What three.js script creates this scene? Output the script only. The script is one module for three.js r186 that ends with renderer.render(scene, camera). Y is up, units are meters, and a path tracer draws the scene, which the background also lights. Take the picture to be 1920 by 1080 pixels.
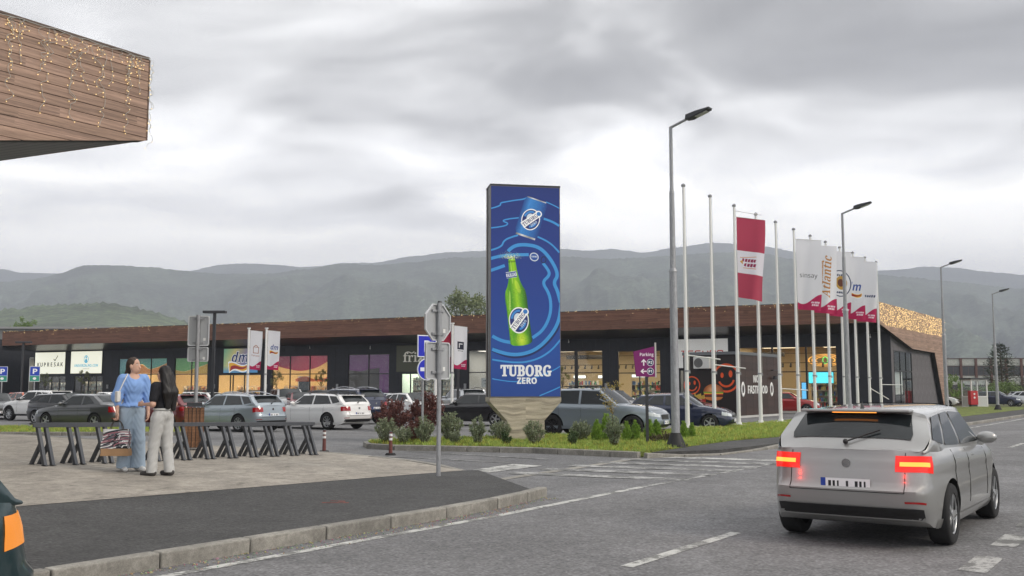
import * as THREE from 'three';
import { mergeGeometries, mergeVertices, toCreasedNormals } from 'three/addons/utils/BufferGeometryUtils.js';
import { RoundedBoxGeometry } from 'three/addons/geometries/RoundedBoxGeometry.js';
import { MarchingCubes } from 'three/addons/objects/MarchingCubes.js';
import { RectAreaLightUniformsLib } from 'three/addons/lights/RectAreaLightUniformsLib.js';
import { Brush, Evaluator, SUBTRACTION } from 'three-bvh-csg';
import { createNoise2D, createNoise3D } from 'simplex-noise';

// ---------------------------------------------------------------- camera, sky, sun, exposure
// Ground plan coordinates are (X to the right, D away from the camera); world is (X, y, -D).
const scene = new THREE.Scene();
const camera = new THREE.PerspectiveCamera(32.54, 16 / 9, 0.1, 20000);
camera.position.set(0, 1.6, 0);
camera.rotation.x = 0.10234;
const renderer = new THREE.WebGLRenderer({ antialias: true });
renderer.toneMapping = THREE.LinearToneMapping;
renderer.toneMappingExposure = 1.55;
renderer.shadowMap.enabled = true;
RectAreaLightUniformsLib.init();

const rng = (seed) => () => { seed = (seed + 0x6d2b79f5) | 0; let t = Math.imul(seed ^ (seed >>> 15), 1 | seed); t = (t + Math.imul(t ^ (t >>> 7), 61 | t)) ^ t; return ((t ^ (t >>> 14)) >>> 0) / 4294967296; };
const clamp = (x, a, b) => Math.min(b, Math.max(a, x)), lerp = (a, b, t) => a + (b - a) * t;
const smooth = (a, b, x) => { const t = clamp((x - a) / (b - a), 0, 1); return t * t * (3 - 2 * t); };
const n2 = createNoise2D(rng(11)), n3 = createNoise3D(rng(7));
const fbm2 = (x, y, o) => { let a = 0.5, s = 0; for (let i = 0; i < o; i++) { s += a * n2(x, y); x = x * 2.03 + 17.1; y = y * 2.03 - 9.7; a *= 0.5; } return s; };

const SUN_AZ = 100 * Math.PI / 180, SUN_EL = 38 * Math.PI / 180;
const sunDir = new THREE.Vector3(Math.sin(SUN_AZ) * Math.cos(SUN_EL), Math.sin(SUN_EL), -Math.cos(SUN_AZ) * Math.cos(SUN_EL));
{
  const W = 3072, H = 1536, data = new Float32Array(W * H * 4);
  for (let row = 0; row < H; row++) {
    const el = ((row + 0.5) / H - 0.5) * Math.PI, y = Math.sin(el), c = Math.cos(el), step = el < 0 ? 16 : el > 0.62 ? 4 : 1;
    if (el < -0.06) { for (let col = 0; col < W; col++) { const i = (row * W + col) * 4; data[i] = 0.8; data[i + 1] = 0.8; data[i + 2] = 0.8; data[i + 3] = 1; } continue; }
    let prev = 0;
    for (let col = 0; col < W; col++) {
      const i = (row * W + col) * 4;
      if (col % step) { for (let k = 0; k < 4; k++) data[i + k] = data[i - (col % step) * 4 + k]; continue; }
      const round = ((col + 0.5) / W - 0.5) * 2 * Math.PI, x = Math.cos(round) * c, z = Math.sin(round) * c;
      const k = 1 / (Math.max(y, 0) + 0.16), px = x * k, pz = z * k;
      // two cloud decks: a broad grey layer with soft dark bellies and a torn, brighter one below it
      const wx = fbm2(px * 0.55 + 4.2, pz * 0.55 + 1.3, 3), wz = fbm2(px * 0.55 - 7.7, pz * 0.55 + 8.1, 3);
      const broad = fbm2(px * 0.50 + 1.7 + wx * 0.35, pz * 0.72 - 2.4 + wz * 0.35, 4);
      const fine = fbm2(px * 1.5 + wx * 0.5 + 9, pz * 2.1 + wz * 0.5, 7);
      const cosSun = x * sunDir.x + y * sunDir.y + z * sunDir.z, low = 1 - smooth(0.07, 0.37, y);
      const brk = Math.atan2(x, -z), thin = Math.exp(-(((brk - 0.25) / 0.30) ** 2) - (((el - 0.20) / 0.10) ** 2));   // the thin bright part of the deck right of the pylon
      const zen = smooth(0.40, 0.85, y);
      const rim = 1 - smooth(0.10, 0.24, y), calm = 1 - 0.5 * rim;          // towards the hills the deck thins to an even, bright band
      let b = 0.365 + 0.46 * low + 0.30 * rim + 0.16 * zen + (0.54 * broad + 0.30 * fine) * calm + 0.24 * thin;
      b += 0.12 * Math.pow(Math.max(0, cosSun), 4);
      b = b < 0.30 ? 0.30 - (0.30 - b) * 0.35 : b;
      b = b > 1.0 ? 1.0 + 0.4 * (1 - Math.exp(-(b - 1.0) / 0.4)) : b;
      const warm = smooth(0.72, 0.98, b) * low;
      b *= 1.43;
      data[i] = b * (1.0 + 0.03 * warm); data[i + 1] = b * (0.998 + 0.012 * warm); data[i + 2] = b * (0.992 - 0.03 * warm); data[i + 3] = 1;
    }
  }
  const sky = new THREE.DataTexture(data, W, H, THREE.RGBAFormat, THREE.FloatType);
  sky.mapping = THREE.EquirectangularReflectionMapping;
  sky.magFilter = THREE.LinearFilter; sky.minFilter = THREE.LinearFilter; sky.needsUpdate = true;
  scene.background = sky; scene.environment = sky;
}
const sun = new THREE.DirectionalLight(0xfff3e2, 1.5);
sun.position.copy(sunDir).multiplyScalar(200); sun.target.position.set(0, 0, -45);
sun.castShadow = true; sun.shadow.radius = 38; sun.shadow.mapSize.set(2048, 2048);
Object.assign(sun.shadow.camera, { left: -90, right: 90, top: 90, bottom: -90, near: 1, far: 500 });
sun.name = 'sun'; scene.add(sun, sun.target);
// the valley air: hills a few kilometres off fade to pale grey
scene.fog = new THREE.FogExp2(0xd2d9ea, 0.00034);

// ---------------------------------------------------------------- helpers
const V = (X, y, D) => new THREE.Vector3(X, y, -D);
const S = [0.568, 0.823], R = [0.823, -0.568], Bd = [-0.9077, 0.4199], Nb = [0.4199, 0.9077];   // street direction, its right, facade direction, facade inward normal
const ROAD0 = [1.72, 10.14], road = (t, o) => [ROAD0[0] + S[0] * t + R[0] * o, ROAD0[1] + S[1] * t + R[1] * o];
const turnTo = (dx, dD) => Math.atan2(dD, dx);                     // rotation.y that turns local +x to that plan direction
const taken = new Map();
function numbered(name) { const n = taken.get(name) ?? 0; taken.set(name, n + 1); return n ? name + '_' + String(n).padStart(3, '0') : name; }
function tag(o, label, category, group, kind) { if (label) o.userData.label = label; if (category) o.userData.category = category; if (group) o.userData.group = group; if (kind) o.userData.kind = kind; return o; }
function thing(name, label, category, [X, y, D] = [0, 0, 0], turn = 0, group) {
  const o = new THREE.Group(); o.name = numbered(name); o.position.set(X, y, -D); o.rotation.y = turn; scene.add(o);
  return tag(o, label, category, group);
}
function mesh(name, geo, mat, parent) { const m = new THREE.Mesh(geo, mat); m.name = parent ? name : numbered(name); m.castShadow = m.receiveShadow = true; (parent ?? scene).add(m); return m; }
function structure(name, geo, mat) { return tag(mesh(name, geo, mat), null, null, null, 'structure'); }
function copyThing(src, label, [X, y, D], turn = 0, group) {
  const c = src.clone(); c.name = numbered(src.name.replace(/_\d{3}$/, '')); c.userData = { ...src.userData, label };
  if (group) c.userData.group = group;
  c.position.set(X, y, -D); c.rotation.y = turn; scene.add(c); return c;
}
// geometry: everything to non-indexed position/normal/uv so that it merges
function flat(g) {
  let o = g.index ? g.toNonIndexed() : g;
  if (!o.attributes.normal) o.computeVertexNormals();
  for (const k of Object.keys(o.attributes)) if (!['position', 'normal', 'uv'].includes(k)) o.deleteAttribute(k);
  if (!o.attributes.uv) o.setAttribute('uv', new THREE.BufferAttribute(new Float32Array(o.attributes.position.count * 2), 2));
  o.groups = []; o.morphAttributes = {}; return o;
}
const join = (list) => mergeGeometries(list.map(flat), false);
function metric(g) {                                                // uv in metres, by the face's main direction
  g = flat(g); const p = g.attributes.position, n = g.attributes.normal, uv = g.attributes.uv;
  for (let i = 0; i < p.count; i++) {
    const ax = Math.abs(n.getX(i)), ay = Math.abs(n.getY(i)), az = Math.abs(n.getZ(i));
    if (ay >= ax && ay >= az) uv.setXY(i, p.getX(i), p.getZ(i)); else if (ax > az) uv.setXY(i, p.getZ(i), p.getY(i)); else uv.setXY(i, p.getX(i), p.getY(i));
  }
  return g;
}
function box(w, h, d, x = 0, y = 0, z = 0, r = {}) {
  const g = r.bevel ? new RoundedBoxGeometry(w, h, d, 1, r.bevel) : new THREE.BoxGeometry(w, h, d);
  if (r.rx) g.rotateX(r.rx); if (r.rz) g.rotateZ(r.rz); if (r.ry) g.rotateY(r.ry);
  return metric(g.translate(x, y, z));
}
function cyl(r0, r1, h, x = 0, y = 0, z = 0, seg = 16, r = {}) {     // r0 at the bottom, base at y
  const g = new THREE.CylinderGeometry(r1, r0, h, seg, 1, !!r.open); g.translate(0, h / 2, 0);
  if (r.rx) g.rotateX(r.rx); if (r.rz) g.rotateZ(r.rz); if (r.ry) g.rotateY(r.ry);
  return flat(g.translate(x, y, z));
}
function bar(a, b, r, seg = 8, r1 = r) {                            // round bar between two points
  const v = new THREE.Vector3().subVectors(b, a), g = new THREE.CylinderGeometry(r1, r, v.length(), seg);
  g.translate(0, v.length() / 2, 0).applyQuaternion(new THREE.Quaternion().setFromUnitVectors(new THREE.Vector3(0, 1, 0), v.clone().normalize())).translate(a.x, a.y, a.z);
  return flat(g);
}
function beam(a, b, w, h, up = new THREE.Vector3(0, 1, 0)) {        // box section between two points
  const x = new THREE.Vector3().subVectors(b, a), L = x.length(); x.normalize();
  const z = new THREE.Vector3().crossVectors(x, up).normalize(), y = new THREE.Vector3().crossVectors(z, x);
  const g = metric(new THREE.BoxGeometry(L, h, w)); g.applyMatrix4(new THREE.Matrix4().makeBasis(x, y, z)).translate((a.x + b.x) / 2, (a.y + b.y) / 2, (a.z + b.z) / 2);
  return g;
}
const v3 = (x, y, z) => new THREE.Vector3(x, y, z);
function tube(points, r, seg = 5, n = points.length * 2) { return flat(new THREE.TubeGeometry(new THREE.CatmullRomCurve3(points), n, r, seg)); }
function plate(w, h, x, y, z, turn = 0, uvMetric = false) {         // a flat sheet facing local +z before the turn, uv 0..1
  const g = new THREE.PlaneGeometry(w, h); if (turn) g.rotateY(turn); g.translate(x, y, z); return uvMetric ? metric(g) : flat(g);
}
function prism(pts, y0, y1, hole) {                                 // plan polygon of [X, D], from y0 up to y1
  const sh = new THREE.Shape(pts.map(([x, d]) => new THREE.Vector2(x, d)));
  const g = new THREE.ExtrudeGeometry(sh, { depth: y1 - y0, bevelEnabled: false });
  g.rotateX(-Math.PI / 2).translate(0, y0, 0); return metric(g);
}
function sheet(pts, y) { const g = new THREE.ShapeGeometry(new THREE.Shape(pts.map(([x, d]) => new THREE.Vector2(x, d)))); g.rotateX(-Math.PI / 2).translate(0, y, 0); return metric(g); }
// materials
const lin = (r, g, b) => new THREE.Color().setRGB(r, g, b);
const col = (c) => (c instanceof THREE.Color ? c : Array.isArray(c) ? lin(...c) : new THREE.Color(c));
function mat(c, rough = 0.8, o = {}) { const P = o.clearcoat !== undefined || o.transmission !== undefined || o.sheen !== undefined; const m = new (P ? THREE.MeshPhysicalMaterial : THREE.MeshStandardMaterial)({ color: col(c), roughness: rough, ...o }); return m; }
function dataTex(W, H, fn, srgb = true, rep = [1, 1]) {             // fn(u, v, x, y) -> [r, g, b] 0..1
  const d = new Uint8Array(W * H * 4);
  for (let y = 0; y < H; y++) for (let x = 0; x < W; x++) { const c = fn(x / W, y / H, x, y), i = (y * W + x) * 4; d[i] = clamp(c[0], 0, 1) * 255; d[i + 1] = clamp(c[1], 0, 1) * 255; d[i + 2] = clamp(c[2], 0, 1) * 255; d[i + 3] = 255; }
  const t = new THREE.DataTexture(d, W, H, THREE.RGBAFormat); t.wrapS = t.wrapT = THREE.RepeatWrapping; t.repeat.set(...rep);
  t.magFilter = THREE.LinearFilter; t.minFilter = THREE.LinearMipmapLinearFilter; t.generateMipmaps = true; if (srgb) t.colorSpace = THREE.SRGBColorSpace; t.needsUpdate = true; return t;
}
// tileable value noise
function tiler(seed, n) { const r = rng(seed), g = new Float32Array(n * n).map(() => r()); return (u, v) => { const x = u * n, y = v * n, x0 = Math.floor(x), y0 = Math.floor(y), fx = x - x0, fy = y - y0, sx = fx * fx * (3 - 2 * fx), sy = fy * fy * (3 - 2 * fy), at = (i, j) => g[(((j % n) + n) % n) * n + (((i % n) + n) % n)]; return lerp(lerp(at(x0, y0), at(x0 + 1, y0), sx), lerp(at(x0, y0 + 1), at(x0 + 1, y0 + 1), sx), sy); }; }
function canvasTex(W, H, draw, srgb = true) {
  const c = document.createElement('canvas'); c.width = W; c.height = H; const x = c.getContext('2d'); draw(x, W, H);
  const t = new THREE.CanvasTexture(c); if (srgb) t.colorSpace = THREE.SRGBColorSpace; t.magFilter = THREE.LinearFilter; return t;
}
// textures of ground and walls
const asphaltMap = (() => {
  const a = tiler(1, 8), b = tiler(2, 32), c = tiler(3, 128), d = tiler(4, 1024), e = tiler(5, 512), f = tiler(6, 5);
  return dataTex(2048, 2048, (u, v) => { const g = 0.55 + 0.07 * (a(u, v) - 0.5) + 0.07 * (b(u, v) - 0.5) + 0.05 * (c(u, v) - 0.5) + 0.20 * (d(u, v) - 0.5) + 0.09 * (e(u, v) - 0.5) - 0.10 * smooth(0.75, 0.95, f(u, v)) * b(u, v) + (d(u + 0.37, v + 0.11) > 0.93 ? 0.14 : 0); return [g, g, g * 1.005]; }, true, [1 / 18, 1 / 18]);
})();
const asphaltBump = (() => { const d = tiler(14, 256), e = tiler(15, 128); return dataTex(512, 512, (u, v) => { const g = 0.6 * d(u, v) + 0.4 * e(u, v); return [g, g, g]; }, false, [1 / 3, 1 / 3]); })();
const concreteMap = (() => { const a = tiler(21, 6), b = tiler(22, 24), c = tiler(23, 90), d = tiler(24, 400); return dataTex(1024, 1024, (u, v) => { const g = 0.80 + 0.14 * (a(u, v) - 0.5) + 0.12 * (b(u, v) - 0.5) + 0.10 * (c(u, v) - 0.5) + 0.12 * (d(u, v) - 0.5) - 0.12 * smooth(0.8, 0.95, b(u + 0.3, v)); return [g, g, g]; }, true, [1 / 3, 1 / 3]); })();
const woodMap = (() => { const a = tiler(31, 3), b = tiler(32, 64), c = tiler(33, 256); return dataTex(512, 1024, (u, v) => { const q = a(u * 0.3, v), g = 0.80 + 0.22 * (b(u * 0.06, v) - 0.5) + 0.16 * (c(u * 0.1, v * 2) - 0.5) + 0.12 * (q - 0.5); return [g, g * 0.985, g * 0.97]; }, true, [1 / 2.6, 1 / 1.1]); })();
const speckle = (() => { const a = tiler(41, 8), b = tiler(42, 60), c = tiler(43, 240); return dataTex(512, 512, (u, v) => { const g = 0.86 + 0.14 * (a(u, v) - 0.5) + 0.14 * (b(u, v) - 0.5) + 0.14 * (c(u, v) - 0.5); return [g, g, g]; }, true, [1 / 1.5, 1 / 1.5]); })();
const M = {
  road: mat([0.58, 0.575, 0.58], 0.86, { map: asphaltMap, bumpMap: asphaltBump, bumpScale: 0.006 }),
  lot: mat([0.58, 0.58, 0.585], 0.88, { map: asphaltMap, bumpMap: asphaltBump, bumpScale: 0.006 }),
  walkway: mat([0.215, 0.213, 0.208], 0.9, { map: asphaltMap, bumpMap: asphaltBump, bumpScale: 0.008 }),
  kerb: mat([0.44, 0.42, 0.375], 0.9, { map: concreteMap }), kerbDark: mat([0.36, 0.345, 0.31], 0.92, { map: concreteMap }),
  plaza: mat([0.50, 0.455, 0.39], 0.9, { map: concreteMap }),
  earth: mat([0.16, 0.17, 0.08], 1, { map: speckle }),
  paint: mat([0.72, 0.72, 0.70], 0.75, { map: concreteMap }),
  steel: mat([0.50, 0.51, 0.53], 0.42, { metalness: 0.55 }), galv: mat([0.46, 0.47, 0.49], 0.5, { metalness: 0.35, map: speckle }),
  white: mat([0.74, 0.74, 0.72], 0.45), black: mat([0.010, 0.010, 0.011], 0.62), darkMetal: mat([0.035, 0.037, 0.042], 0.45),
  rubber: mat([0.015, 0.015, 0.016], 0.85), tintGlass: mat([0.015, 0.018, 0.02], 0.04, { clearcoat: 1, clearcoatRoughness: 0.02 }),
  pane: mat([0.92, 0.95, 0.95], 0.02, { transmission: 1, ior: 1.5 }),
};
function clipHalf(pts, f) { const out = []; pts.forEach((p, i) => { const q = pts[(i + 1) % pts.length], a = f(p), b = f(q); if (a >= 0) out.push(p); if ((a >= 0) !== (b >= 0)) { const t = a / (a - b); out.push([lerp(p[0], q[0], t), lerp(p[1], q[1], t)]); } }); return out; }
// ---------------------------------------------------------------- ground, roads, kerbs, markings
const inward = (X, D) => -((X - ROAD0[0]) * R[0] + (D - ROAD0[1]) * R[1]) - 3.4;      // metres behind the plaza kerb
const plazaY = (X, D) => 0.13 + 0.045 * clamp(-X - 1, 0, 14) * smooth(0.2, 4.5, inward(X, D));
function tilted(pts, lift = 0) {
  const parts = [];
  for (let w = 0; w < 40; w += w < 6 ? 0.75 : 8) {
    const w1 = w + (w < 6 ? 0.75 : 8), band = clipHalf(clipHalf(pts, (p) => inward(...p) - (w ? w : -9)), (p) => w1 - inward(...p)); if (band.length < 3) continue;
    for (const [a, b] of [[-99, -15], [-15, -11], [-11, -8], [-8, -5.5], [-5.5, -3.5], [-3.5, -2.2], [-2.2, -1], [-1, 99]]) { const q = clipHalf(clipHalf(band, (p) => p[0] - a), (p) => b - p[0]); if (q.length < 3) continue; const g = sheet(q, 0), p = g.attributes.position, n = g.attributes.normal; for (let i = 0; i < p.count; i++) p.setY(i, plazaY(p.getX(i), -p.getZ(i)) + lift); parts.push(g); }
  }
  return join(parts);
}
structure('ground', (() => { const g = new THREE.RingGeometry(0.01, 1400, 64, 6).rotateX(-Math.PI / 2).translate(0, -0.03, 0); return metric(g); })(), M.earth);
structure('parking_lot', sheet([[-75, 8], [30, 8], [60, 60], [40, 86], [22, 100], [-75, 130]], -0.005), M.lot);
structure('road', sheet([road(-30, -3.42), road(-30, 3.2), road(260, 3.2), road(260, -3.9), road(60, -3.9), road(36, -4.1), road(12.5, -5.6), road(8, -4.2), road(3.3, -3.8), road(0.5, -3.42)], 0), M.road);
structure('right_verge', sheet([road(-30, 3.2), road(-30, 60), road(200, 60), road(200, 3.2)], -0.012), M.earth);
structure('right_walkway', prism([road(-30, 3.36), road(-30, 6), road(160, 6), road(160, 3.36)], -0.2, 0.12), M.walkway);
const walkPts = [road(-22, -3.57), road(0.5, -3.57), road(1.8, -3.66), road(3.05, -3.86), [-0.62, 18.33], [-0.9, 18.25], road(-22, -6.3)];
structure('asphalt_walkway', tilted(walkPts), M.walkway);
const plazaPts = [road(-22, -6.3), [-0.9, 18.25], [-2.2, 20.1], [-3.9, 21.2], [-11.6, 22.3], [-30, 25], [-34, 0]];
structure('paved_plaza', tilted(plazaPts, 0.004), M.plaza);
// far pavement beside the lawn
const farEdge = [[3.2, 23.3], [5.0, 24.3], [9.1, 29.6], [18.2, 41.2]], farRun = [18.2, 41.2];
structure('far_walkway', prism([[3.3, 23.55], [5.1, 24.5], [9.0, 29.7], [18.05, 41.25], [18.05 + S[0] * 150, 41.25 + S[1] * 150], [9.58 + S[0] * 150, 32.48 + S[1] * 150 + 4], [9.58, 32.48], [6.36, 28.78], [4.74, 26.08]], -0.2, 0.125), M.walkway);
// kerb stones: each one its own piece
const kerbStones = [0, 1, 2].map((k) => { const g = metric(new RoundedBoxGeometry(0.992, 0.36, 0.15, 2, 0.022)); const p = g.attributes.position, r = rng(50 + k); const j = (r() - 0.5) * 0.006; for (let i = 0; i < p.count; i++) p.setZ(i, p.getZ(i) + j + 0.004 * n2(p.getX(i) * 3 + k * 9, p.getY(i) * 3)); const uv = g.attributes.uv; for (let i = 0; i < uv.count; i++) uv.setXY(i, uv.getX(i) + k * 0.83, uv.getY(i) + k * 0.41); return g.translate(0, -0.18, 0); });
function kerbRun(name, pts, topFn, len = 1) {
  const g = new THREE.Group(); g.name = numbered(name); scene.add(g); tag(g, null, null, null, 'structure');
  const curve = []; for (let i = 0; i + 1 < pts.length; i++) { const [a, b] = [pts[i], pts[i + 1]], L = Math.hypot(b[0] - a[0], b[1] - a[1]), n = Math.max(1, Math.round(L / len)); for (let k = 0; k < n; k++) curve.push([lerp(a[0], b[0], k / n), lerp(a[1], b[1], k / n)]); } curve.push(pts[pts.length - 1]);
  for (let i = 0; i + 1 < curve.length; i++) {
    const [a, b] = [curve[i], curve[i + 1]], L = Math.hypot(b[0] - a[0], b[1] - a[1]), m = mesh('kerb_stone', kerbStones[i % 3], i % 5 === 2 ? M.kerbDark : M.kerb, g);
    const ya = topFn(a[0], a[1]), yb = topFn(b[0], b[1]);
    m.position.set((a[0] + b[0]) / 2, (ya + yb) / 2 + 0.012, -(a[1] + b[1]) / 2); m.rotation.order = 'YXZ'; m.rotation.y = turnTo(b[0] - a[0], b[1] - a[1]); m.rotation.z = Math.atan2(yb - ya, L); m.scale.x = L - 0.006;
  }
  return g;
}
kerbRun('plaza_kerb', [road(-14, -3.49), road(0.5, -3.49), road(1.7, -3.57), road(2.6, -3.69), road(3.35, -3.84)], (X, D) => plazaY(X, D));
kerbRun('dropped_kerb', [[0.42, 15.2], [-0.7, 18.42], [-2.1, 20.25], [-3.85, 21.36], [-11.6, 22.46], [-22, 23.9]], (X, D) => lerp(0.03, plazaY(X, D) - 0.006, smooth(17, 21, D + (X < -1 ? 3 : 0))));
kerbRun('pavement_kerb', [[3.12, 23.4], [5.05, 24.4]], (X) => lerp(0.11, 0.03, smooth(3.1, 4.4, X)));
kerbRun('pavement_kerb', [[5.05, 24.4], [9.05, 29.65], [18.12, 41.22], [18.12 + S[0] * 40, 41.22 + S[1] * 40]], (X) => lerp(0.03, 0.115, smooth(6, 8, X)));
kerbRun('near_kerb', [road(-6, 3.28), road(24, 3.28)], () => 0.11);
const lawnFront = [[-3.75, 28.9], [-4.12, 28.1], [-3.9, 27.2], [-3.1, 26.45], [-2.0, 26.15], [0.55, 25.28], [3.0, 23.5]];
kerbRun('lawn_kerb', lawnFront, () => 0.125, 0.8);
kerbRun('lawn_kerb', [[-3.75, 28.9], [0.6, 32.0], [4.6, 33.4], [5.9, 36.6]], () => 0.1);
// painted markings
const paintMap = (() => { const a = tiler(61, 10), b = tiler(62, 50), c = tiler(63, 200); return dataTex(512, 512, (u, v) => { const w = smooth(0.30, 0.62, 0.42 * a(u, v) + 0.33 * b(u, v) + 0.25 * c(u, v)), g = lerp(0.50, 0.83, w); return [g, g, g * 0.99]; }, true, [1 / 2.2, 1 / 2.2]); })();
const wornMap = (() => { const a = tiler(64, 12), b = tiler(65, 60), c = tiler(66, 220); return dataTex(512, 512, (u, v) => { const w = smooth(0.42, 0.68, 0.45 * a(u, v) + 0.3 * b(u, v) + 0.25 * c(u, v)), g = lerp(0.50, 0.79, w); return [g, g, g]; }, true, [1 / 2.6, 1 / 2.6]); })();
M.line = mat([0.78, 0.78, 0.76], 0.8, { map: paintMap }); M.worn = mat([0.70, 0.70, 0.68], 0.85, { map: wornMap });
function strip(name, a, b, w, m, y = 0.004) { const dx = b[0] - a[0], dD = b[1] - a[1], L = Math.hypot(dx, dD), nx = -dD / L * w / 2, nD = dx / L * w / 2; return structure(name, sheet([[a[0] - nx, a[1] - nD], [b[0] - nx, b[1] - nD], [b[0] + nx, b[1] + nD], [a[0] + nx, a[1] + nD]], y), m); }
strip('edge_line', road(-14, -3.02), road(1, -3.06), 0.13, M.line); strip('edge_line', road(1, -3.06), road(5.5, -3.26), 0.13, M.line); strip('edge_line', road(5.5, -3.26), road(12, -3.26), 0.12, M.worn);
strip('edge_line', road(26, -3.5), road(90, -3.5), 0.13, M.line);
for (let k = -3; k < 16; k++) strip('centre_dash', road(15.6 + 5.6 * k, 0), road(18.2 + 5.6 * k, 0), 0.13, M.line);
for (let k = 0; k < 22; k++) strip('lane_dash', road(0.3 + 1.72 * k, 2.62), road(1.25 + 1.72 * k, 2.62), 0.24, M.worn);
for (let k = 0; k < 6; k++) { const c = [4.75 - S[0] * 1.12 * k, 23.15 - S[1] * 1.12 * k], l = k ? 1.75 : 1.9; strip('crosswalk_stripe', [c[0] + Bd[0] * l, c[1] + Bd[1] * l], [c[0] - Bd[0] * l, c[1] - Bd[1] * l], 0.46, k < 1 ? M.line : M.worn); }
structure('stop_line', sheet([[-0.78, 19.95], [-0.45, 19.3], [0.66, 21.05], [0.02, 21.5]], 0.0035), M.line);
strip('lane_line', [-2.75, 25.9], [0.86, 22.9], 0.11, M.worn); strip('lane_line', [-4.6, 25.0], [0.0, 21.85], 0.09, M.worn);
structure('drain_channel', sheet([[-0.42, 17.75], [-0.18, 17.7], [3.05, 23.2], [2.8, 23.3]], 0.0025), M.kerb);
for (let k = 0; k < 9; k++) strip('bay_line', [-34 + 4.4 * k, 56 - 1.2 * k], [-32.2 + 4.4 * k, 61 - 1.2 * k], 0.1, M.worn, -0.001);
structure('spray_mark', (() => { const g = []; for (const [x, d, l, a] of [[-2.45, 12.9, 0.34, 0.5], [-2.38, 13.1, 0.2, -0.1]]) g.push(tilted([[x, d], [x + l, d + l * a * 0.3], [x + l, d + l * a * 0.3 + 0.05], [x, d + 0.06]], 0.003)); return join(g); })(), mat([0.55, 0.10, 0.06], 0.9, { map: wornMap }));
// grit gathered in the gutter
{
  const r = rng(77), N = 1500, im = new THREE.InstancedMesh(new THREE.IcosahedronGeometry(0.011, 0), mat([0.30, 0.27, 0.22], 0.95), N), m4 = new THREE.Matrix4(), q = new THREE.Quaternion(), e = new THREE.Euler();
  for (let i = 0; i < N; i++) { const t = -10 + 13.2 * r(), near = Math.pow(r(), 1.8) * (0.35 + 0.25 * n2(t * 0.9, 2)), [X, D] = road(t, (t > 0.5 ? lerp(-3.40, -3.72, smooth(0.5, 3.2, t)) : -3.40) + Math.abs(near)); e.set(r() * 6, r() * 6, r() * 6); const s = 0.35 + 1.1 * r() * r(); m4.compose(V(X, 0.004, D), q.setFromEuler(e), new THREE.Vector3(s * 1.2, s * 0.7, s)); im.setMatrixAt(i, m4); im.setColorAt(i, lin(0.6 + 0.8 * r(), 0.6 + 0.75 * r(), 0.6 + 0.6 * r())); }
  im.name = 'gutter_grit'; scene.add(im); tag(im, 'grit and dry leaves lying in the gutter along the plaza kerb', 'grit', null, 'stuff');
}
// lawn islands
const soilMap = (() => { const a = tiler(71, 10), b = tiler(72, 50), c = tiler(73, 220); return dataTex(512, 512, (u, v) => { const g = 0.42 + 0.22 * (a(u, v) - 0.5) + 0.2 * (b(u, v) - 0.5) + 0.25 * (c(u, v) - 0.5); return [g * 0.92, g, g * 0.42]; }, true, [1 / 4, 1 / 4]); })();
M.lawn = mat([0.95, 1, 0.9], 1, { map: soilMap });
const lawnPts = [...lawnFront.map(([x, d]) => [x + (x < -3.5 ? 0.07 : 0.02), d + 0.08]), [4.72, 26.1], [6.34, 28.8], [9.56, 32.5], [9.56 + S[0] * 60, 32.5 + S[1] * 60], [6.0 + S[0] * 60, 36.75 + S[1] * 60], [6.0, 36.75], [4.6, 33.35], [0.6, 31.95]];
const farLawn = [[-27, 34.8], [-11.6, 34.9], [-11.3, 36], [-12.4, 39.5], [-29, 42]];
structure('lawn', prism(lawnPts, -0.2, 0.135), M.lawn); structure('lawn', prism(farLawn, -0.2, 0.11), M.lawn);
kerbRun('lawn_kerb', [[-27, 34.7], [-11.6, 34.8], [-11.2, 36]], () => 0.11);
const inPoly = (p, poly) => { let c = false; for (let i = 0, j = poly.length - 1; i < poly.length; j = i++) if ((poly[i][1] > p[1]) !== (poly[j][1] > p[1]) && p[0] < (poly[j][0] - poly[i][0]) * (p[1] - poly[i][1]) / (poly[j][1] - poly[i][1]) + poly[i][0]) c = !c; return c; };
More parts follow.
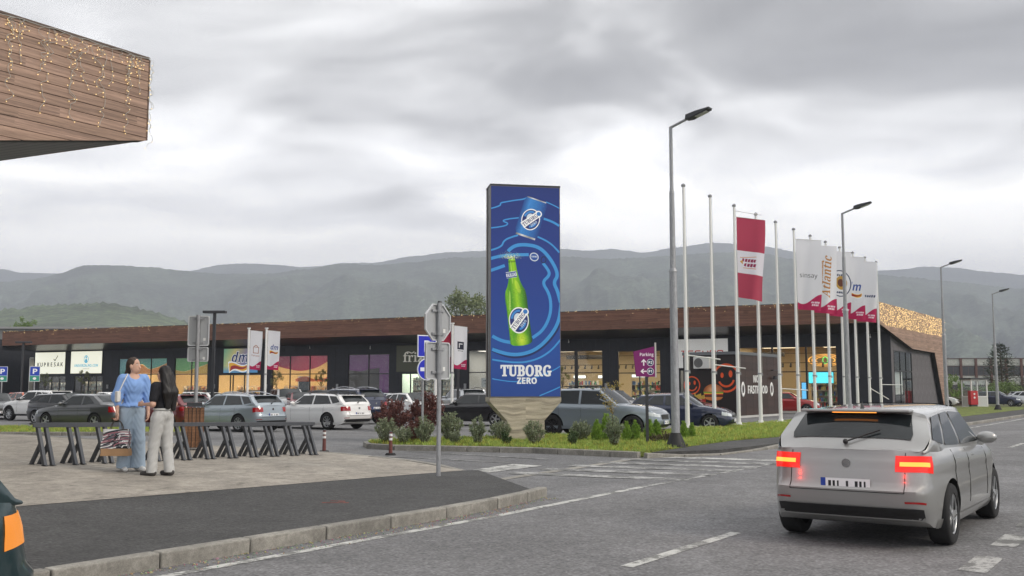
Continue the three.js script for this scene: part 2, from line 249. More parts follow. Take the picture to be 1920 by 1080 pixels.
{
  const tuft = (() => { const r = rng(81), g = []; for (let k = 0; k < 7; k++) { const a = r() * 6.28, l = 0.05 + 0.07 * r(), b = 0.02 + 0.05 * r(), w = 0.006 + 0.004 * r(), ox = (r() - 0.5) * 0.07, oz = (r() - 0.5) * 0.07, c = Math.cos(a), s = Math.sin(a); const q = new THREE.BufferGeometry(); q.setAttribute('position', new THREE.Float32BufferAttribute([ox - s * w, 0, oz + c * w, ox + s * w, 0, oz - c * w, ox + c * b, l, oz + s * b], 3)); q.computeVertexNormals(); g.push(q); } return join(g); })();
  const leaf = mat([0.29, 0.39, 0.085], 0.8, { side: THREE.DoubleSide });
  for (const [poly, N, y, x0, x1, d0, d1, label] of [[lawnPts, 30000, 0.13, -4.2, 20, 23.4, 62, 'short bright green grass on the lawn around the advertising pylon'], [farLawn, 6000, 0.105, -27, -11, 34.5, 42, 'strip of green grass in front of the parked white crossover']]) {
    const r = rng(83), im = new THREE.InstancedMesh(tuft, leaf, N), m4 = new THREE.Matrix4(), q = new THREE.Quaternion(), up = v3(0, 1, 0); let n = 0;
    while (n < N) { const X = lerp(x0, x1, r()), D = lerp(d0, d1, r()); if (!inPoly([X, D], poly)) continue; if (D > 44 && r() < 0.5) continue; const bare = n2(X * 0.9, D * 0.9) + 0.5 * n2(X * 3, D * 3); if (bare < -0.75 || (bare < -0.3 && r() < 0.55)) continue; const s = 0.5 + 0.7 * r(); m4.compose(V(X, y, D), q.setFromAxisAngle(up, r() * 6.28), v3(s, s * (0.55 + 0.6 * r()), s)); im.setMatrixAt(n, m4); const k = 0.7 + 0.6 * r(), dry = r() < 0.22 ? 1.5 : 1; im.setColorAt(n, lin(k * dry, k, k * 0.9)); n++; }
    im.name = numbered('grass'); scene.add(im); tag(im, label, 'grass', null, 'stuff');
  }
}
// ---------------------------------------------------------------- hills
{
  const front = [[-3200, 470], [-1800, 560], [-900, 520], [-400, 535], [0, 527], [60, 522], [105, 512], [150, 496], [220, 496], [280, 500], [340, 506], [400, 512], [500, 512], [560, 505], [640, 493], [700, 496], [770, 491], [850, 482], [960, 480], [1050, 480], [1150, 484], [1250, 479], [1350, 472], [1430, 473], [1500, 487], [1600, 507], [1700, 518], [1800, 528], [1920, 540], [2400, 520], [2900, 500], [3900, 540], [5200, 460]];
  const back = [[-3200, 500], [-1900, 440], [-900, 490], [-300, 515], [0, 504], [30, 510], [100, 512], [200, 520], [330, 511], [415, 495], [460, 493], [520, 496], [560, 500], [600, 498], [640, 492], [700, 492], [770, 480], [840, 472], [905, 470], [980, 467], [1050, 465], [1100, 469], [1150, 466], [1210, 473], [1270, 463], [1340, 454], [1400, 457], [1450, 463], [1500, 472], [1560, 482], [1640, 507], [1690, 505], [1740, 499], [1800, 501], [1850, 508], [1920, 514], [2300, 490], [2900, 470], [4000, 430], [5200, 520]];
  const knoll = [[-900, 560], [-300, 575], [0, 577], [100, 568], [200, 565], [280, 579], [350, 600], [450, 640], [560, 690], [640, 730]];
  const at = (tab, x) => { for (let i = 0; i + 1 < tab.length; i++) if (x <= tab[i + 1][0]) { const t = (x - tab[i][0]) / (tab[i + 1][0] - tab[i][0]), s = t * t * (3 - 2 * t); return lerp(tab[i][1], tab[i + 1][1], lerp(t, s, 0.5)); } return tab[tab.length - 1][1]; };
  const P = 0.10234, cp = Math.cos(P), sp = Math.sin(P), rise = (y) => { const u = (540 - y) / 1850; return (sp + u * cp) / (cp - u * sp); };
  const forest = (() => { const a = tiler(91, 16), b = tiler(92, 90), c = tiler(93, 400); return dataTex(1024, 1024, (u, v) => { const g = 0.40 + 0.12 * (a(u, v) - 0.5) + 0.13 * (b(u, v) - 0.5) + 0.26 * (c(u, v) - 0.5); return [g * 0.93, g, g * 0.84]; }, true, [1 / 1300, 1 / 1300]); })();
  function ridge(name, tab, base, top, far, x0, x1, nx, seed, m, rough) {
    const rows = 40, pos = [], uv = [], idx = [], crown = 6;
    for (let j = 0; j <= rows; j++) for (let i = 0; i <= nx; i++) {
      const px = lerp(x0, x1, i / nx), k = j / rows, D = j <= 30 ? lerp(base, top, j / 30) : lerp(top, far, (j - 30) / 10), X = (px - 960) / 1850 * D / 1.0, H = rise(at(tab, px)) * top + 1.6;
      const up = j <= 30 ? Math.pow(j / 30, 1.25) : 1 - 0.7 * Math.pow((j - 30) / 10, 1.4), gul = Math.sin(Math.PI * clamp(j / 30, 0, 1));
      const y = Math.max(-20, H * up + gul * rough * (fbm2(X / 420 + seed, D / 900, 5) - 0.15) + (j === 30 ? 3.5 * Math.abs(n2(px * 0.35, seed)) + 2.5 * Math.abs(n2(px * 1.1, seed)) : 0)) - 4;
      pos.push(X, y, -D); uv.push(X, D + y);
    }
    for (let j = 0; j < rows; j++) for (let i = 0; i < nx; i++) { const a = j * (nx + 1) + i, b = a + 1, c = a + nx + 1, d = c + 1; idx.push(a, b, c, b, d, c); }
    const g = new THREE.BufferGeometry(); g.setAttribute('position', new THREE.Float32BufferAttribute(pos, 3)); g.setAttribute('uv', new THREE.Float32BufferAttribute(uv, 2)); g.setIndex(idx); g.computeVertexNormals();
    return structure(name, g, m);
  }
  const wood = mat([0.70, 0.75, 0.78], 1, { map: forest }), meadow = mat([0.62, 0.72, 0.54], 1, { map: forest });
  ridge('hills', front, 1150, 2700, 3400, -3200, 5200, 1900, 3.1, wood, 120);
  ridge('mountain_ridge', back, 2500, 4200, 5200, -3200, 5200, 1900, 8.7, wood, 140);
  ridge('green_knoll', knoll, 420, 1000, 1300, -900, 640, 260, 5.5, meadow, 6);
}
// ---------------------------------------------------------------- the shopping park building
const shadeWoods = [0, 1, 2, 3].map((k) => mat([[0.27, 0.132, 0.088], [0.25, 0.12, 0.08], [0.29, 0.142, 0.095], [0.262, 0.126, 0.084]][k], 0.72, { map: woodMap }));  // front boards: the shade on this side is painted into the brown
const litWoods = [0, 1, 2, 3].map((k) => mat([[0.56, 0.385, 0.305], [0.53, 0.365, 0.285], [0.59, 0.405, 0.32], [0.545, 0.375, 0.29]][k], 0.72, { map: woodMap }));   // same timber, the brighter light on the side faces painted into its colour
M.wall = mat([0.020, 0.023, 0.033], 0.6, { map: speckle }); M.sideWall = mat([0.17, 0.16, 0.17], 0.8, { map: speckle }); M.soffit = mat([0.035, 0.030, 0.028], 0.32); M.frame = mat([0.014, 0.014, 0.016], 0.4);
M.roof = mat([0.2, 0.2, 0.21], 0.9);
// horizontal boards that fill a polygon of (run, height); at() maps (run, height, out) to local space
function boardFill(parent, poly, pitch, y0, y1, at, seed, segment = 0, kinds = shadeWoods) {
  const r = rng(seed);
  for (let y = y0; y < y1 - 0.02; y += pitch) {
    let band = clipHalf(clipHalf(poly, (p) => p[1] - (y + 0.006)), (p) => Math.min(y + pitch - 0.006, y1) - p[1]);
    if (band.length < 3) continue;
    const xs = band.map((p) => p[0]), a = Math.min(...xs), b = Math.max(...xs), n = segment ? Math.max(1, Math.round((b - a) / segment)) : 1, cut = [a]; for (let k = 1; k < n; k++) cut.push(lerp(a, b, (k + 0.6 * (r() - 0.5)) / n)); cut.push(b);
    for (let k = 0; k < n; k++) {
      const q = n > 1 ? clipHalf(clipHalf(band, (p) => p[0] - cut[k] - 0.003), (p) => cut[k + 1] - 0.003 - p[0]) : band; if (q.length < 3) continue;
      const g = new THREE.ExtrudeGeometry(new THREE.Shape(q.map((p) => new THREE.Vector2(...p))), { depth: 0.03, bevelEnabled: false });
      const p = g.attributes.position, uv = g.attributes.uv, o = [r() * 3, r() * 3], v = new THREE.Vector3();
      for (let i = 0; i < p.count; i++) { uv.setXY(i, p.getX(i) + o[0], p.getY(i) + o[1]); v.copy(at(p.getX(i), p.getY(i), p.getZ(i))); p.setXYZ(i, v.x, v.y, v.z); }
      g.deleteAttribute('normal'); g.computeVertexNormals();
      mesh('board', flat(g), kinds[Math.floor(r() * 4)], parent);
    }
  }
}
const C0 = [26, 70], sl = [-0.170, 0.9855], LEN = 90, FT = 7.85, FB = 6.33, WW = 4.2, WT = 5.84;
const shop = thing('retail_building', 'long single storey retail building with brown boarded fascia and dark walls behind the parked cars', 'building', [C0[0], 0, C0[1]], turnTo(...Bd));
{
  const wins = [];                                                  // openings in the front wall: u0, u1, y0, y1
  const O = { kup: [84.95, 89.2, 0.05, 3.1], uni: [79.35, 83.6, 0.05, 3.1], w1: [70.33, 77.1, 0.45, 4.9], w2: [64.84, 69.24, 0.45, 4.88], dm: [58.05, 63.5, 0.05, 3.1], w3: [50.09, 56.64, 0.2, 4.9], w4: [43.17, 47.72, 0.2, 4.92], fr: [36.3, 41.87, 0.05, 3.08], w45: [31.3, 34.9, 0.2, 5.1], w5: [22.22, 27.04, 0.2, 4.89], w6: [17.2, 20.86, 0.2, 4.82], tech: [11.9, 15.6, 0.05, 3.2], w7: [3.38, 10.78, 0.1, 4.92] };
  const sh = new THREE.Shape([[-0.5, 0], [LEN + 0.05, 0], [LEN + 0.05, WT], [-0.5, WT]].map((p) => new THREE.Vector2(...p)));
  for (const [a, b, c, d] of Object.values(O)) sh.holes.push(new THREE.Path([[a, c], [a, d], [b, d], [b, c]].map((p) => new THREE.Vector2(...p))));
  const fw = new THREE.ExtrudeGeometry(sh, { depth: 0.25, bevelEnabled: false }); fw.translate(0, 0, WW);
  mesh('wall', metric(fw), M.wall, shop);
  // wall panel joints as standing seams
  const seams = []; for (let u = 1.2; u < LEN; u += 1.2) { const inOpen = Object.values(O).some(([a, b]) => u > a - 0.1 && u < b + 0.1); seams.push(box(0.02, inOpen ? WT - 5.2 : WT - 0.1, 0.012, u, inOpen ? (WT + 5.2) / 2 : WT / 2, WW - 0.006)); }
  mesh('wall_seams', join(seams), M.frame, shop);
  // roof, soffit, canopy back
  const q = (list) => { const g = new THREE.BufferGeometry(); g.setAttribute('position', new THREE.Float32BufferAttribute(list.flat(), 3)); g.setIndex([0, 1, 2, 0, 2, 3]); g.computeVertexNormals(); return metric(g); };
  const E = (u, y, t) => [u + sl[0] * t, y, sl[1] * t];              // skewed plan: t runs along the side wall
  mesh('roof', join([q([E(0.02, FT - 0.03, 0.04), E(LEN, FT - 0.03, 0.04), E(LEN, FT - 0.03, 22.4), E(0.02, FT - 0.03, 22.4)])]), M.roof, shop);
  const soffits = []; for (let k = 0; k < 12; k++) { const y = (t) => FB - (FB - WT) * t / 4.3, a = k * 0.355 + 0.03, b = a + 0.335; soffits.push(q([E(0.05, y(a), a), E(LEN, y(a), a), E(LEN, y(b) + 0.004, b), E(0.05, y(b) + 0.004, b)])); }
  const so = mesh('soffit', join([q([E(0.04, FB + 0.04, 0), E(LEN, FB + 0.04, 0), E(LEN, WT + 0.04, 4.5), E(0.04, WT + 0.04, 4.5)])]), M.black, shop);
  soffits.forEach((g) => mesh('soffit_panel', g, M.soffit, so));
  mesh('back_wall', join([q([E(0.1, 0, 22.4), E(LEN, 0, 22.4), E(LEN, FT, 22.4), E(0.1, FT, 22.4)]), q([E(LEN + 0.8, 0, 4.3), E(LEN + 0.8, 0, 22.4), E(LEN + 0.8, WT, 22.4), E(LEN + 0.8, WT, 4.3)]), q([E(LEN, WT, 0.05), E(LEN, WT, 22.4), E(LEN, FT, 22.4), E(LEN, FT, 0.05)])]), M.wall, shop);
  const fascia = mesh('fascia', box(LEN - 0.05, FT - FB - 0.06, 0.05, LEN / 2, (FT + FB) / 2, 0.06), M.black, shop);
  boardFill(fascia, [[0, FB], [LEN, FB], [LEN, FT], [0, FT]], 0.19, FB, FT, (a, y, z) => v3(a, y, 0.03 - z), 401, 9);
  mesh('roof_edge', box(LEN, 0.05, 0.12, LEN / 2, FT + 0.02, 0.03), M.darkMetal, shop);
  // side face, clad in boards, with the slanted cut
  const prof = [[0.02, FT], [22.5, FT], [22.5, 0], [21.2, 0], [18.3, 4.72], [10.2, 4.80], [0.02, FB]];
  const side = mesh('side_cladding', (() => { const g = new THREE.ExtrudeGeometry(new THREE.Shape(prof.map((p) => new THREE.Vector2(...p))), { depth: 0.3, bevelEnabled: false }); const p = g.attributes.position; for (let i = 0; i < p.count; i++) { const t = p.getX(i), y = p.getY(i), z = p.getZ(i); p.setXYZ(i, sl[0] * t + 0.02 + z, y, sl[1] * t); } g.computeVertexNormals(); return flat(g); })(), M.black, shop);
  boardFill(side, prof, 0.19, 0, FT, (t, y, z) => v3(sl[0] * t - z * 1 + 0.02, y, sl[1] * t), 402, 7.3, litWoods);
  const grey = new THREE.Shape([[4.3, 0], [21.6, 0], [21.6, 5.6], [4.3, 6.2]].map((p) => new THREE.Vector2(...p))); grey.holes.push(new THREE.Path([[5.9, 0.1], [11.6, 0.1], [11.6, 4.55], [5.9, 4.55]].map((p) => new THREE.Vector2(...p))));
  const gw = new THREE.ExtrudeGeometry(grey, { depth: 0.2, bevelEnabled: false }); { const p = gw.attributes.position; for (let i = 0; i < p.count; i++) { const t = p.getX(i), z = p.getZ(i); p.setX(i, sl[0] * t + 0.42 + z); p.setZ(i, sl[1] * t); } gw.computeVertexNormals(); }
  mesh('side_wall', metric(gw), M.sideWall, shop);
  const sf = (t, y, o = 0.44) => v3(sl[0] * t + o, y, sl[1] * t);
  const sideWin = mesh('window', join([5.94, 7.8, 9.7, 11.56].map((t) => beam(sf(t, 0.1), sf(t, 4.55), 0.1, 0.08, v3(1, 0, 0))).concat([0.14, 3.0, 4.52].map((y) => beam(sf(5.9, y), sf(11.6, y), 0.1, 0.08)))), M.frame, shop);
  for (let k = 0; k < 3; k++) for (const [a, b] of [[0.16, 2.97], [3.03, 4.5]]) { const t0 = [5.97, 7.83, 9.73][k], t1 = [7.77, 9.67, 11.53][k]; mesh('pane', q([sf(t0, a).toArray(), sf(t1, a).toArray(), sf(t1, b).toArray(), sf(t0, b).toArray()]), M.pane, sideWin); }
  mesh('window_poster', q([sf(6.1, 1.2, 0.62).toArray(), sf(9.2, 1.2, 0.62).toArray(), sf(9.2, 2.95, 0.62).toArray(), sf(6.1, 2.95, 0.62).toArray()]), mat([0.55, 0.58, 0.56], 0.7), sideWin);
  // ---- shop windows on the front: frame bars, panes, printed films
  function shopWindow(key, mull, trans, thick = 0.09) {
    const [a, b, c, d] = O[key], g = [];
    for (const u of [a, b, ...mull]) g.push(box(u === a || u === b ? 0.09 : thick, d - c, 0.1, u, (c + d) / 2, WW + 0.1)); for (const y of [c + 0.04, d - 0.04, ...trans]) g.push(box(b - a, 0.085, 0.098, (a + b) / 2, y, WW + 0.1));
    const w = mesh(d < 3.3 ? 'entrance' : 'window', join(g), M.frame, shop), us = [a, ...[...mull].sort((x, y) => x - y), b], ys = [c, ...trans, d];
    for (let i = 0; i + 1 < us.length; i++) for (let j = 0; j + 1 < ys.length; j++) mesh('pane', plate(us[i + 1] - us[i] - 0.09, ys[j + 1] - ys[j] - 0.08, (us[i] + us[i + 1]) / 2, (ys[j] + ys[j + 1]) / 2, WW + 0.1, Math.PI), M.pane, w);
    return w;
  }
  const film = (w, name, pts, c) => { const s = new THREE.Shape(); s.moveTo(pts[0][0], pts[0][1]); let curve = []; for (const p of pts.slice(1)) { if (p.length === 3) curve.push(new THREE.Vector2(p[0], p[1])); else { if (curve.length) { s.splineThru([...curve, new THREE.Vector2(p[0], p[1])]); curve = []; } else s.lineTo(p[0], p[1]); } } const g = new THREE.ShapeGeometry(s, 16); g.translate(0, 0, WW + 0.125 + 0.004 * w.children.length * 0.2); return mesh(name, flat(g), mat(c, 0.5, { side: THREE.DoubleSide, transmission: 0.25, thickness: 0 }), w); };
  for (const k of ['kup', 'uni']) shopWindow(k, [O[k][0] + 1.0, O[k][0] + 2.2, O[k][1] - 1.0], []);
  const w1 = shopWindow('w1', [74.79, 72.54], [3.18]);
  film(w1, 'window_film', [[77.05, 0.5], [77.05, 4.85], [74.84, 4.85], [74.84, 2.9], [76, 2.4, 1], [77.05, 0.5]], [0.10, 0.36, 0.50]);
  film(w1, 'window_film', [[74.75, 4.86], [74.75, 3.9], [73.9, 4.25, 1], [72.9, 3.75, 1], [71.8, 3.9, 1], [70.4, 4.35], [70.4, 4.86]], [0.10, 0.42, 0.42]);
  film(w1, 'window_film', [[74.75, 3.88], [73.9, 4.2, 1], [72.9, 3.72, 1], [71.8, 3.86, 1], [70.4, 4.3], [70.4, 3.25], [74.75, 3.25]], [0.62, 0.30, 0.07]);
  const w2 = shopWindow('w2', [67.0], [3.15]);
  film(w2, 'window_film', [[69.2, 4.84], [69.2, 3.6], [68, 3.45, 1], [66.4, 3.8, 1], [64.9, 4.2], [64.9, 4.84]], [0.14, 0.48, 0.17]);
  film(w2, 'window_film', [[69.2, 3.56], [68, 3.4, 1], [66.4, 3.75, 1], [64.9, 4.15], [64.9, 3.22], [69.2, 3.22]], [0.55, 0.42, 0.06]);
  shopWindow('dm', [61.9, 61.55, 60.1], []);
  const w3 = shopWindow('w3', [54.52, 52.17], [3.08]);
  film(w3, 'window_film', [[56.6, 4.86], [56.6, 4.0], [55.4, 3.7, 1], [54.1, 3.45, 1], [52.9, 3.4, 1], [51.4, 3.7, 1], [50.15, 4.25], [50.15, 4.86]], [0.50, 0.025, 0.10]);
  film(w3, 'window_film', [[56.6, 4.86], [56.6, 4.02], [55.4, 3.72], [54.7, 3.9, 1], [54.2, 4.3, 1], [53.6, 4.86]], [0.58, 0.09, 0.05]);
  film(w3, 'window_film', [[53.9, 2.6], [52.8, 2.85, 1], [51.6, 2.6, 1], [50.15, 2.75], [50.15, 2.35], [53.9, 2.35]], [0.7, 0.16, 0.05]);
  mesh('window_poster', plate(1.15, 1.5, 52.9, 2.0, WW + 0.14, Math.PI), mat([0.02, 0.035, 0.04], 0.5), w3); mesh('poster_frame', join([plate(1.35, 1.7, 52.9, 2.0, WW + 0.145, Math.PI)]), mat([0.6, 0.6, 0.58], 0.6), w3);
  const w4 = shopWindow('w4', [45.44], [3.04]);
  film(w4, 'window_film', [[47.68, 4.88], [47.68, 3.4], [46.4, 3.3, 1], [45.5, 3.45, 1], [44.3, 3.6], [44.3, 0.3], [43.22, 0.3], [43.22, 4.88]], [0.22, 0.03, 0.24]);
  film(w4, 'window_film', [[47.68, 4.88], [47.68, 3.5], [46.6, 4.1, 1], [45.6, 4.5, 1], [45.2, 4.88]], [0.36, 0.02, 0.20]);
  film(w4, 'window_film', [[44.25, 3.2], [44.25, 0.3], [43.22, 0.3], [43.22, 4.4]], [0.16, 0.03, 0.34]);
  shopWindow('fr', [40.9, 39.4, 37.6], []);
  const w45 = shopWindow('w45', [33.1], [3.1]);
  shopWindow('w5', [24.6], [2.99], 0.3); shopWindow('w6', [19.0], [2.95]);
  shopWindow('tech', [14.4, 13.2], []); shopWindow('w7', [5.63, 8.2], [2.95], 0.14);
  // ---- signs
  const sign = (name, u0, u1, y0, y1, W, H, draw, glow = 0, z = 0.08) => { const t = canvasTex(W, H, draw); const box1 = mesh(name, box(u1 - u0, y1 - y0, z, (u0 + u1) / 2, (y0 + y1) / 2, WW - z / 2 - 0.004), M.frame, shop); mesh('sign_face', plate(u1 - u0 - 0.04, y1 - y0 - 0.04, (u0 + u1) / 2, (y0 + y1) / 2, WW - z - 0.008, Math.PI), mat(0xffffff, 0.4, { map: t, emissiveMap: t, emissive: lin(glow, glow, glow) }), box1); return box1; };
  sign('lit_sign', 85.0, 89.75, 3.3, 5.73, 760, 390, (x, W, H) => { x.fillStyle = '#d8d8c8'; x.fillRect(0, 0, W, H); x.fillStyle = '#20221f'; x.textAlign = 'center'; x.font = 'bold 104px sans-serif'; 'KUPRESAK'.split('').forEach((c, i) => x.fillText(c, 85 + i * 84, 258)); x.strokeStyle = '#20221f'; x.lineWidth = 15; x.beginPath(); x.moveTo(470, 120); x.lineTo(505, 155); x.lineTo(575, 62); x.stroke(); }, 0.62);
  sign('lit_sign', 79.45, 84.15, 3.32, 5.76, 760, 390, (x, W, H) => { x.fillStyle = '#dcdccb'; x.fillRect(0, 0, W, H); x.fillStyle = '#2f93b4'; x.textAlign = 'center'; x.font = 'bold 66px sans-serif'; x.fillText('UNIVERZALNO.COM', W / 2, 275, 590); x.fillStyle = '#778'; for (let i = 0; i < 9; i++) x.fillRect(W / 2 - 76 + i * 17, 304, 11, 14); x.strokeStyle = '#2f93b4'; x.lineWidth = 13; x.beginPath(); x.ellipse(375, 140, 52, 62, 0, 0, 7); x.stroke(); x.fillStyle = '#2f93b4'; x.beginPath(); x.ellipse(375, 166, 26, 34, 0, 0, 7); x.fill(); x.beginPath(); x.arc(375, 108, 18, 0, 7); x.fill(); }, 0.62);
  const dmWave = (x, cx, cy, w) => { const h = w * 0.16; x.fillStyle = '#fff'; x.beginPath(); x.moveTo(cx - w * 0.54, cy - h); x.bezierCurveTo(cx - w * 0.2, cy - h * 2, cx + w * 0.1, cy + h * 1.2, cx + w * 0.54, cy - h * 0.9); x.lineTo(cx + w * 0.5, cy + h * 1.1); x.bezierCurveTo(cx + w * 0.1, cy + h * 2.9, cx - w * 0.15, cy - h * 0.2, cx - w * 0.48, cy + h * 2.1); x.fill(); x.fillStyle = '#e9b23a'; x.beginPath(); x.moveTo(cx - w * 0.5, cy - h * 0.6); x.bezierCurveTo(cx - w * 0.2, cy - h * 1.6, cx + w * 0.1, cy + h * 1.3, cx + w * 0.5, cy - h * 0.5); x.lineTo(cx + w * 0.47, cy + h * 0.8); x.bezierCurveTo(cx + w * 0.1, cy + h * 2.5, cx - w * 0.15, cy - h * 0.6, cx - w * 0.46, cy + h * 1.6); x.fill(); x.fillStyle = '#a3262a'; x.beginPath(); x.moveTo(cx - w * 0.4, cy + h * 0.2); x.bezierCurveTo(cx - w * 0.1, cy - h * 0.9, cx + w * 0.1, cy + h * 1.3, cx + w * 0.45, cy - h * 0.1); x.lineTo(cx + w * 0.42, cy + h * 0.4); x.bezierCurveTo(cx + w * 0.1, cy + h * 1.8, cx - w * 0.1, cy - h * 0.1, cx - w * 0.43, cy + h * 1.4); x.fill(); };
  globalThis.dmWave = dmWave;
  sign('shop_sign', 58.35, 62.7, 3.24, 5.69, 700, 400, (x, W, H) => { const g = x.createLinearGradient(0, 0, W, H); g.addColorStop(0, '#7ab89a'); g.addColorStop(0.28, '#cfc989'); g.addColorStop(0.55, '#8f86a6'); g.addColorStop(1, '#3f6fb0'); x.fillStyle = g; x.fillRect(0, 0, W, H); const g2 = x.createLinearGradient(0, H * 0.7, 0, H); g2.addColorStop(0, '#5f9fcf00'); g2.addColorStop(1, '#5f9fcf'); x.fillStyle = g2; x.fillRect(0, H * 0.6, W, H); x.textAlign = 'center'; x.font = 'italic bold 230px sans-serif'; x.lineWidth = 16; x.strokeStyle = '#fff'; x.strokeText('dm', W / 2 - 30, 225); x.fillStyle = '#23376f'; x.fillText('dm', W / 2 - 30, 225); dmWave(x, W / 2 - 40, 285, 400); }, 0.18);
  sign('shop_sign', 37.9, 42.35, 3.19, 5.63, 700, 400, (x, W, H) => { x.fillStyle = '#4a4c38'; x.fillRect(0, 0, W, H); x.fillStyle = '#f4f2e4'; x.font = 'bold 190px serif'; x.fillText('friz', 110, 250); x.fillText('e', 395, 250); x.strokeStyle = '#f4f2e4'; x.lineWidth = 16; x.beginPath(); x.moveTo(150, 112); x.quadraticCurveTo(200, 84, 240, 112); x.quadraticCurveTo(270, 124, 300, 92); x.stroke(); });
  sign('shop_sign', 11.6, 15.8, 3.3, 5.66, 700, 400, (x, W, H) => { x.fillStyle = '#e9e9e6'; x.fillRect(0, 0, W, H); x.strokeStyle = '#b8433a'; x.lineWidth = 15; const L = { T: [[0, 0, 1, 0], [0.5, 0, 0.5, 1]], E: [[0, 0, 1, 0], [0, 0, 0, 1], [0, 0.5, 0.9, 0.5], [0, 1, 1, 1]], C: [[0, 0, 1, 0], [0, 0, 0, 1], [0, 1, 1, 1]], H: [[0, 0, 0, 1], [1, 0, 1, 1], [0, 0.5, 1, 0.5]], N: [[0, 0, 0, 1], [0, 0, 1, 0], [1, 0, 1, 1]], O: [[0, 0, 1, 0], [0, 1, 1, 1], [0, 0, 0, 1], [1, 0, 1, 1]] }; 'TECHNO'.split('').forEach((c, i) => L[c].forEach(([a, b, d, e]) => { x.beginPath(); x.moveTo(60 + i * 100 + a * 68, 165 + b * 90); x.lineTo(60 + i * 100 + d * 68, 165 + e * 90); x.stroke(); })); }, 0.12);
  mesh('window_lettering', plate(1.5, 0.8, 32.9, 2.2, WW + 0.13, Math.PI), mat(0xffffff, 0.5, { map: canvasTex(256, 136, (x) => { x.fillStyle = '#b9bdbb'; x.fillRect(0, 0, 256, 136); x.fillStyle = '#4d5552'; for (let j = 0; j < 2; j++) for (let i = 0; i < 9; i++) x.fillRect(36 + i * 20 + j * 14, 34 + j * 44 - (i % 3) * 4, 10 + (i % 2) * 5, 16 + (i % 3) * 5); }) }), w45);
  // ---- rooms behind the glass
  const rooms = [['a', 79, 91, [0.55, 0.55, 0.52], 0xfff4de, 3.4, 3], ['dm', 49.4, 78.2, [0.56, 0.46, 0.28], 0xffdca6, 5.2, 6], ['v', 42.7, 49.3, [0.16, 0.17, 0.18], 0xfff0e0, 1.0, 1], ['fr', 35.6, 42.6, [0.55, 0.57, 0.52], 0xf4ffe8, 5, 2], ['g', 30.6, 35.5, [0.42, 0.43, 0.42], 0xfff4e4, 2.4, 1], ['ph', 16.8, 30.5, [0.52, 0.45, 0.32], 0xffe9c4, 3.6, 3], ['te', 11.0, 16.7, [0.4, 0.4, 0.4], 0xfff4e4, 1.8, 1], ['ca', 1.2, 10.9, [0.52, 0.43, 0.29], 0xffe6bd, 3.2, 2]];
  for (const [k, a, b, c, lc, power, lamps] of rooms) {
    const m = mat(c, 0.85), z0 = WW + 0.26, z1 = WW + 9, x0 = a, x1 = b, h = 5.15;
    const room = mesh('shop_interior', join([box(x1 - x0, 0.1, z1 - z0, (x0 + x1) / 2, 0, (z0 + z1) / 2), box(x1 - x0, 0.1, z1 - z0, (x0 + x1) / 2, h, (z0 + z1) / 2), box(0.1, h, z1 - z0, x0, h / 2, (z0 + z1) / 2), box(0.1, h, z1 - z0, x1, h / 2, (z0 + z1) / 2), box(x1 - x0, h, 0.1, (x0 + x1) / 2, h / 2, z1)]), m, shop);
    for (let i = 0; i < lamps; i++) {
      const x = lerp(x0, x1, (i + 0.5) / lamps), w = Math.min(2.6, (x1 - x0) / lamps * 0.7);
      mesh('ceiling_light', box(w, 0.05, 4.6, x, h - 0.12, WW + 3.2), mat([0.8, 0.8, 0.8], 0.5, { emissive: new THREE.Color(lc).multiplyScalar(power * 0.35) }), room);
      const L = new THREE.RectAreaLight(lc, power, w, 4.6); L.name = 'ceiling_light'; L.position.set(x, h - 0.17, WW + 3.2); L.rotation.x = -Math.PI / 2; shop.add(L);
    }
    if (k === 'ph' || k === 'ca') { const tracks = [box(x1 - x0 - 1, 0.05, 0.06, (x0 + x1) / 2, 3.7, WW + 2.2), box(x1 - x0 - 1, 0.04, 0.04, (x0 + x1) / 2, 4.5, WW + 3.5)]; for (let x = x0 + 1; x < x1 - 0.5; x += 0.62) { tracks.push(cyl(0.09, 0.07, 0.28, x, 3.38, WW + 2.2, 8, { rx: 0.4 })); if ((x * 10 | 0) % 3 === 0) tracks.push(box(0.9, 0.35, 0.7, x, 4.45, WW + 4)); } mesh('track_lights', join(tracks), M.black, room); }
  }
  for (const [u, y] of [[45.2, 5.35], [56, 5.6], [52.1, 5.5], [25.2, 5.55], [0.9, 5.45]]) { const l = mesh('wall_lamp', join([cyl(0.05, 0.05, 0.12, u, y, WW - 0.12, 8), cyl(0.02, 0.02, 0.2, u, y + 0.1, WW - 0.12, 6)]), M.white, shop); l.name = 'security_camera'; }
  for (const u of [35.2, 57.3, 48.9, 63.9, 78.6, 21.9]) mesh('wall_vent', box(0.24, 0.42, 0.05, u, 1.9, WW - 0.03), M.galv, shop);
}
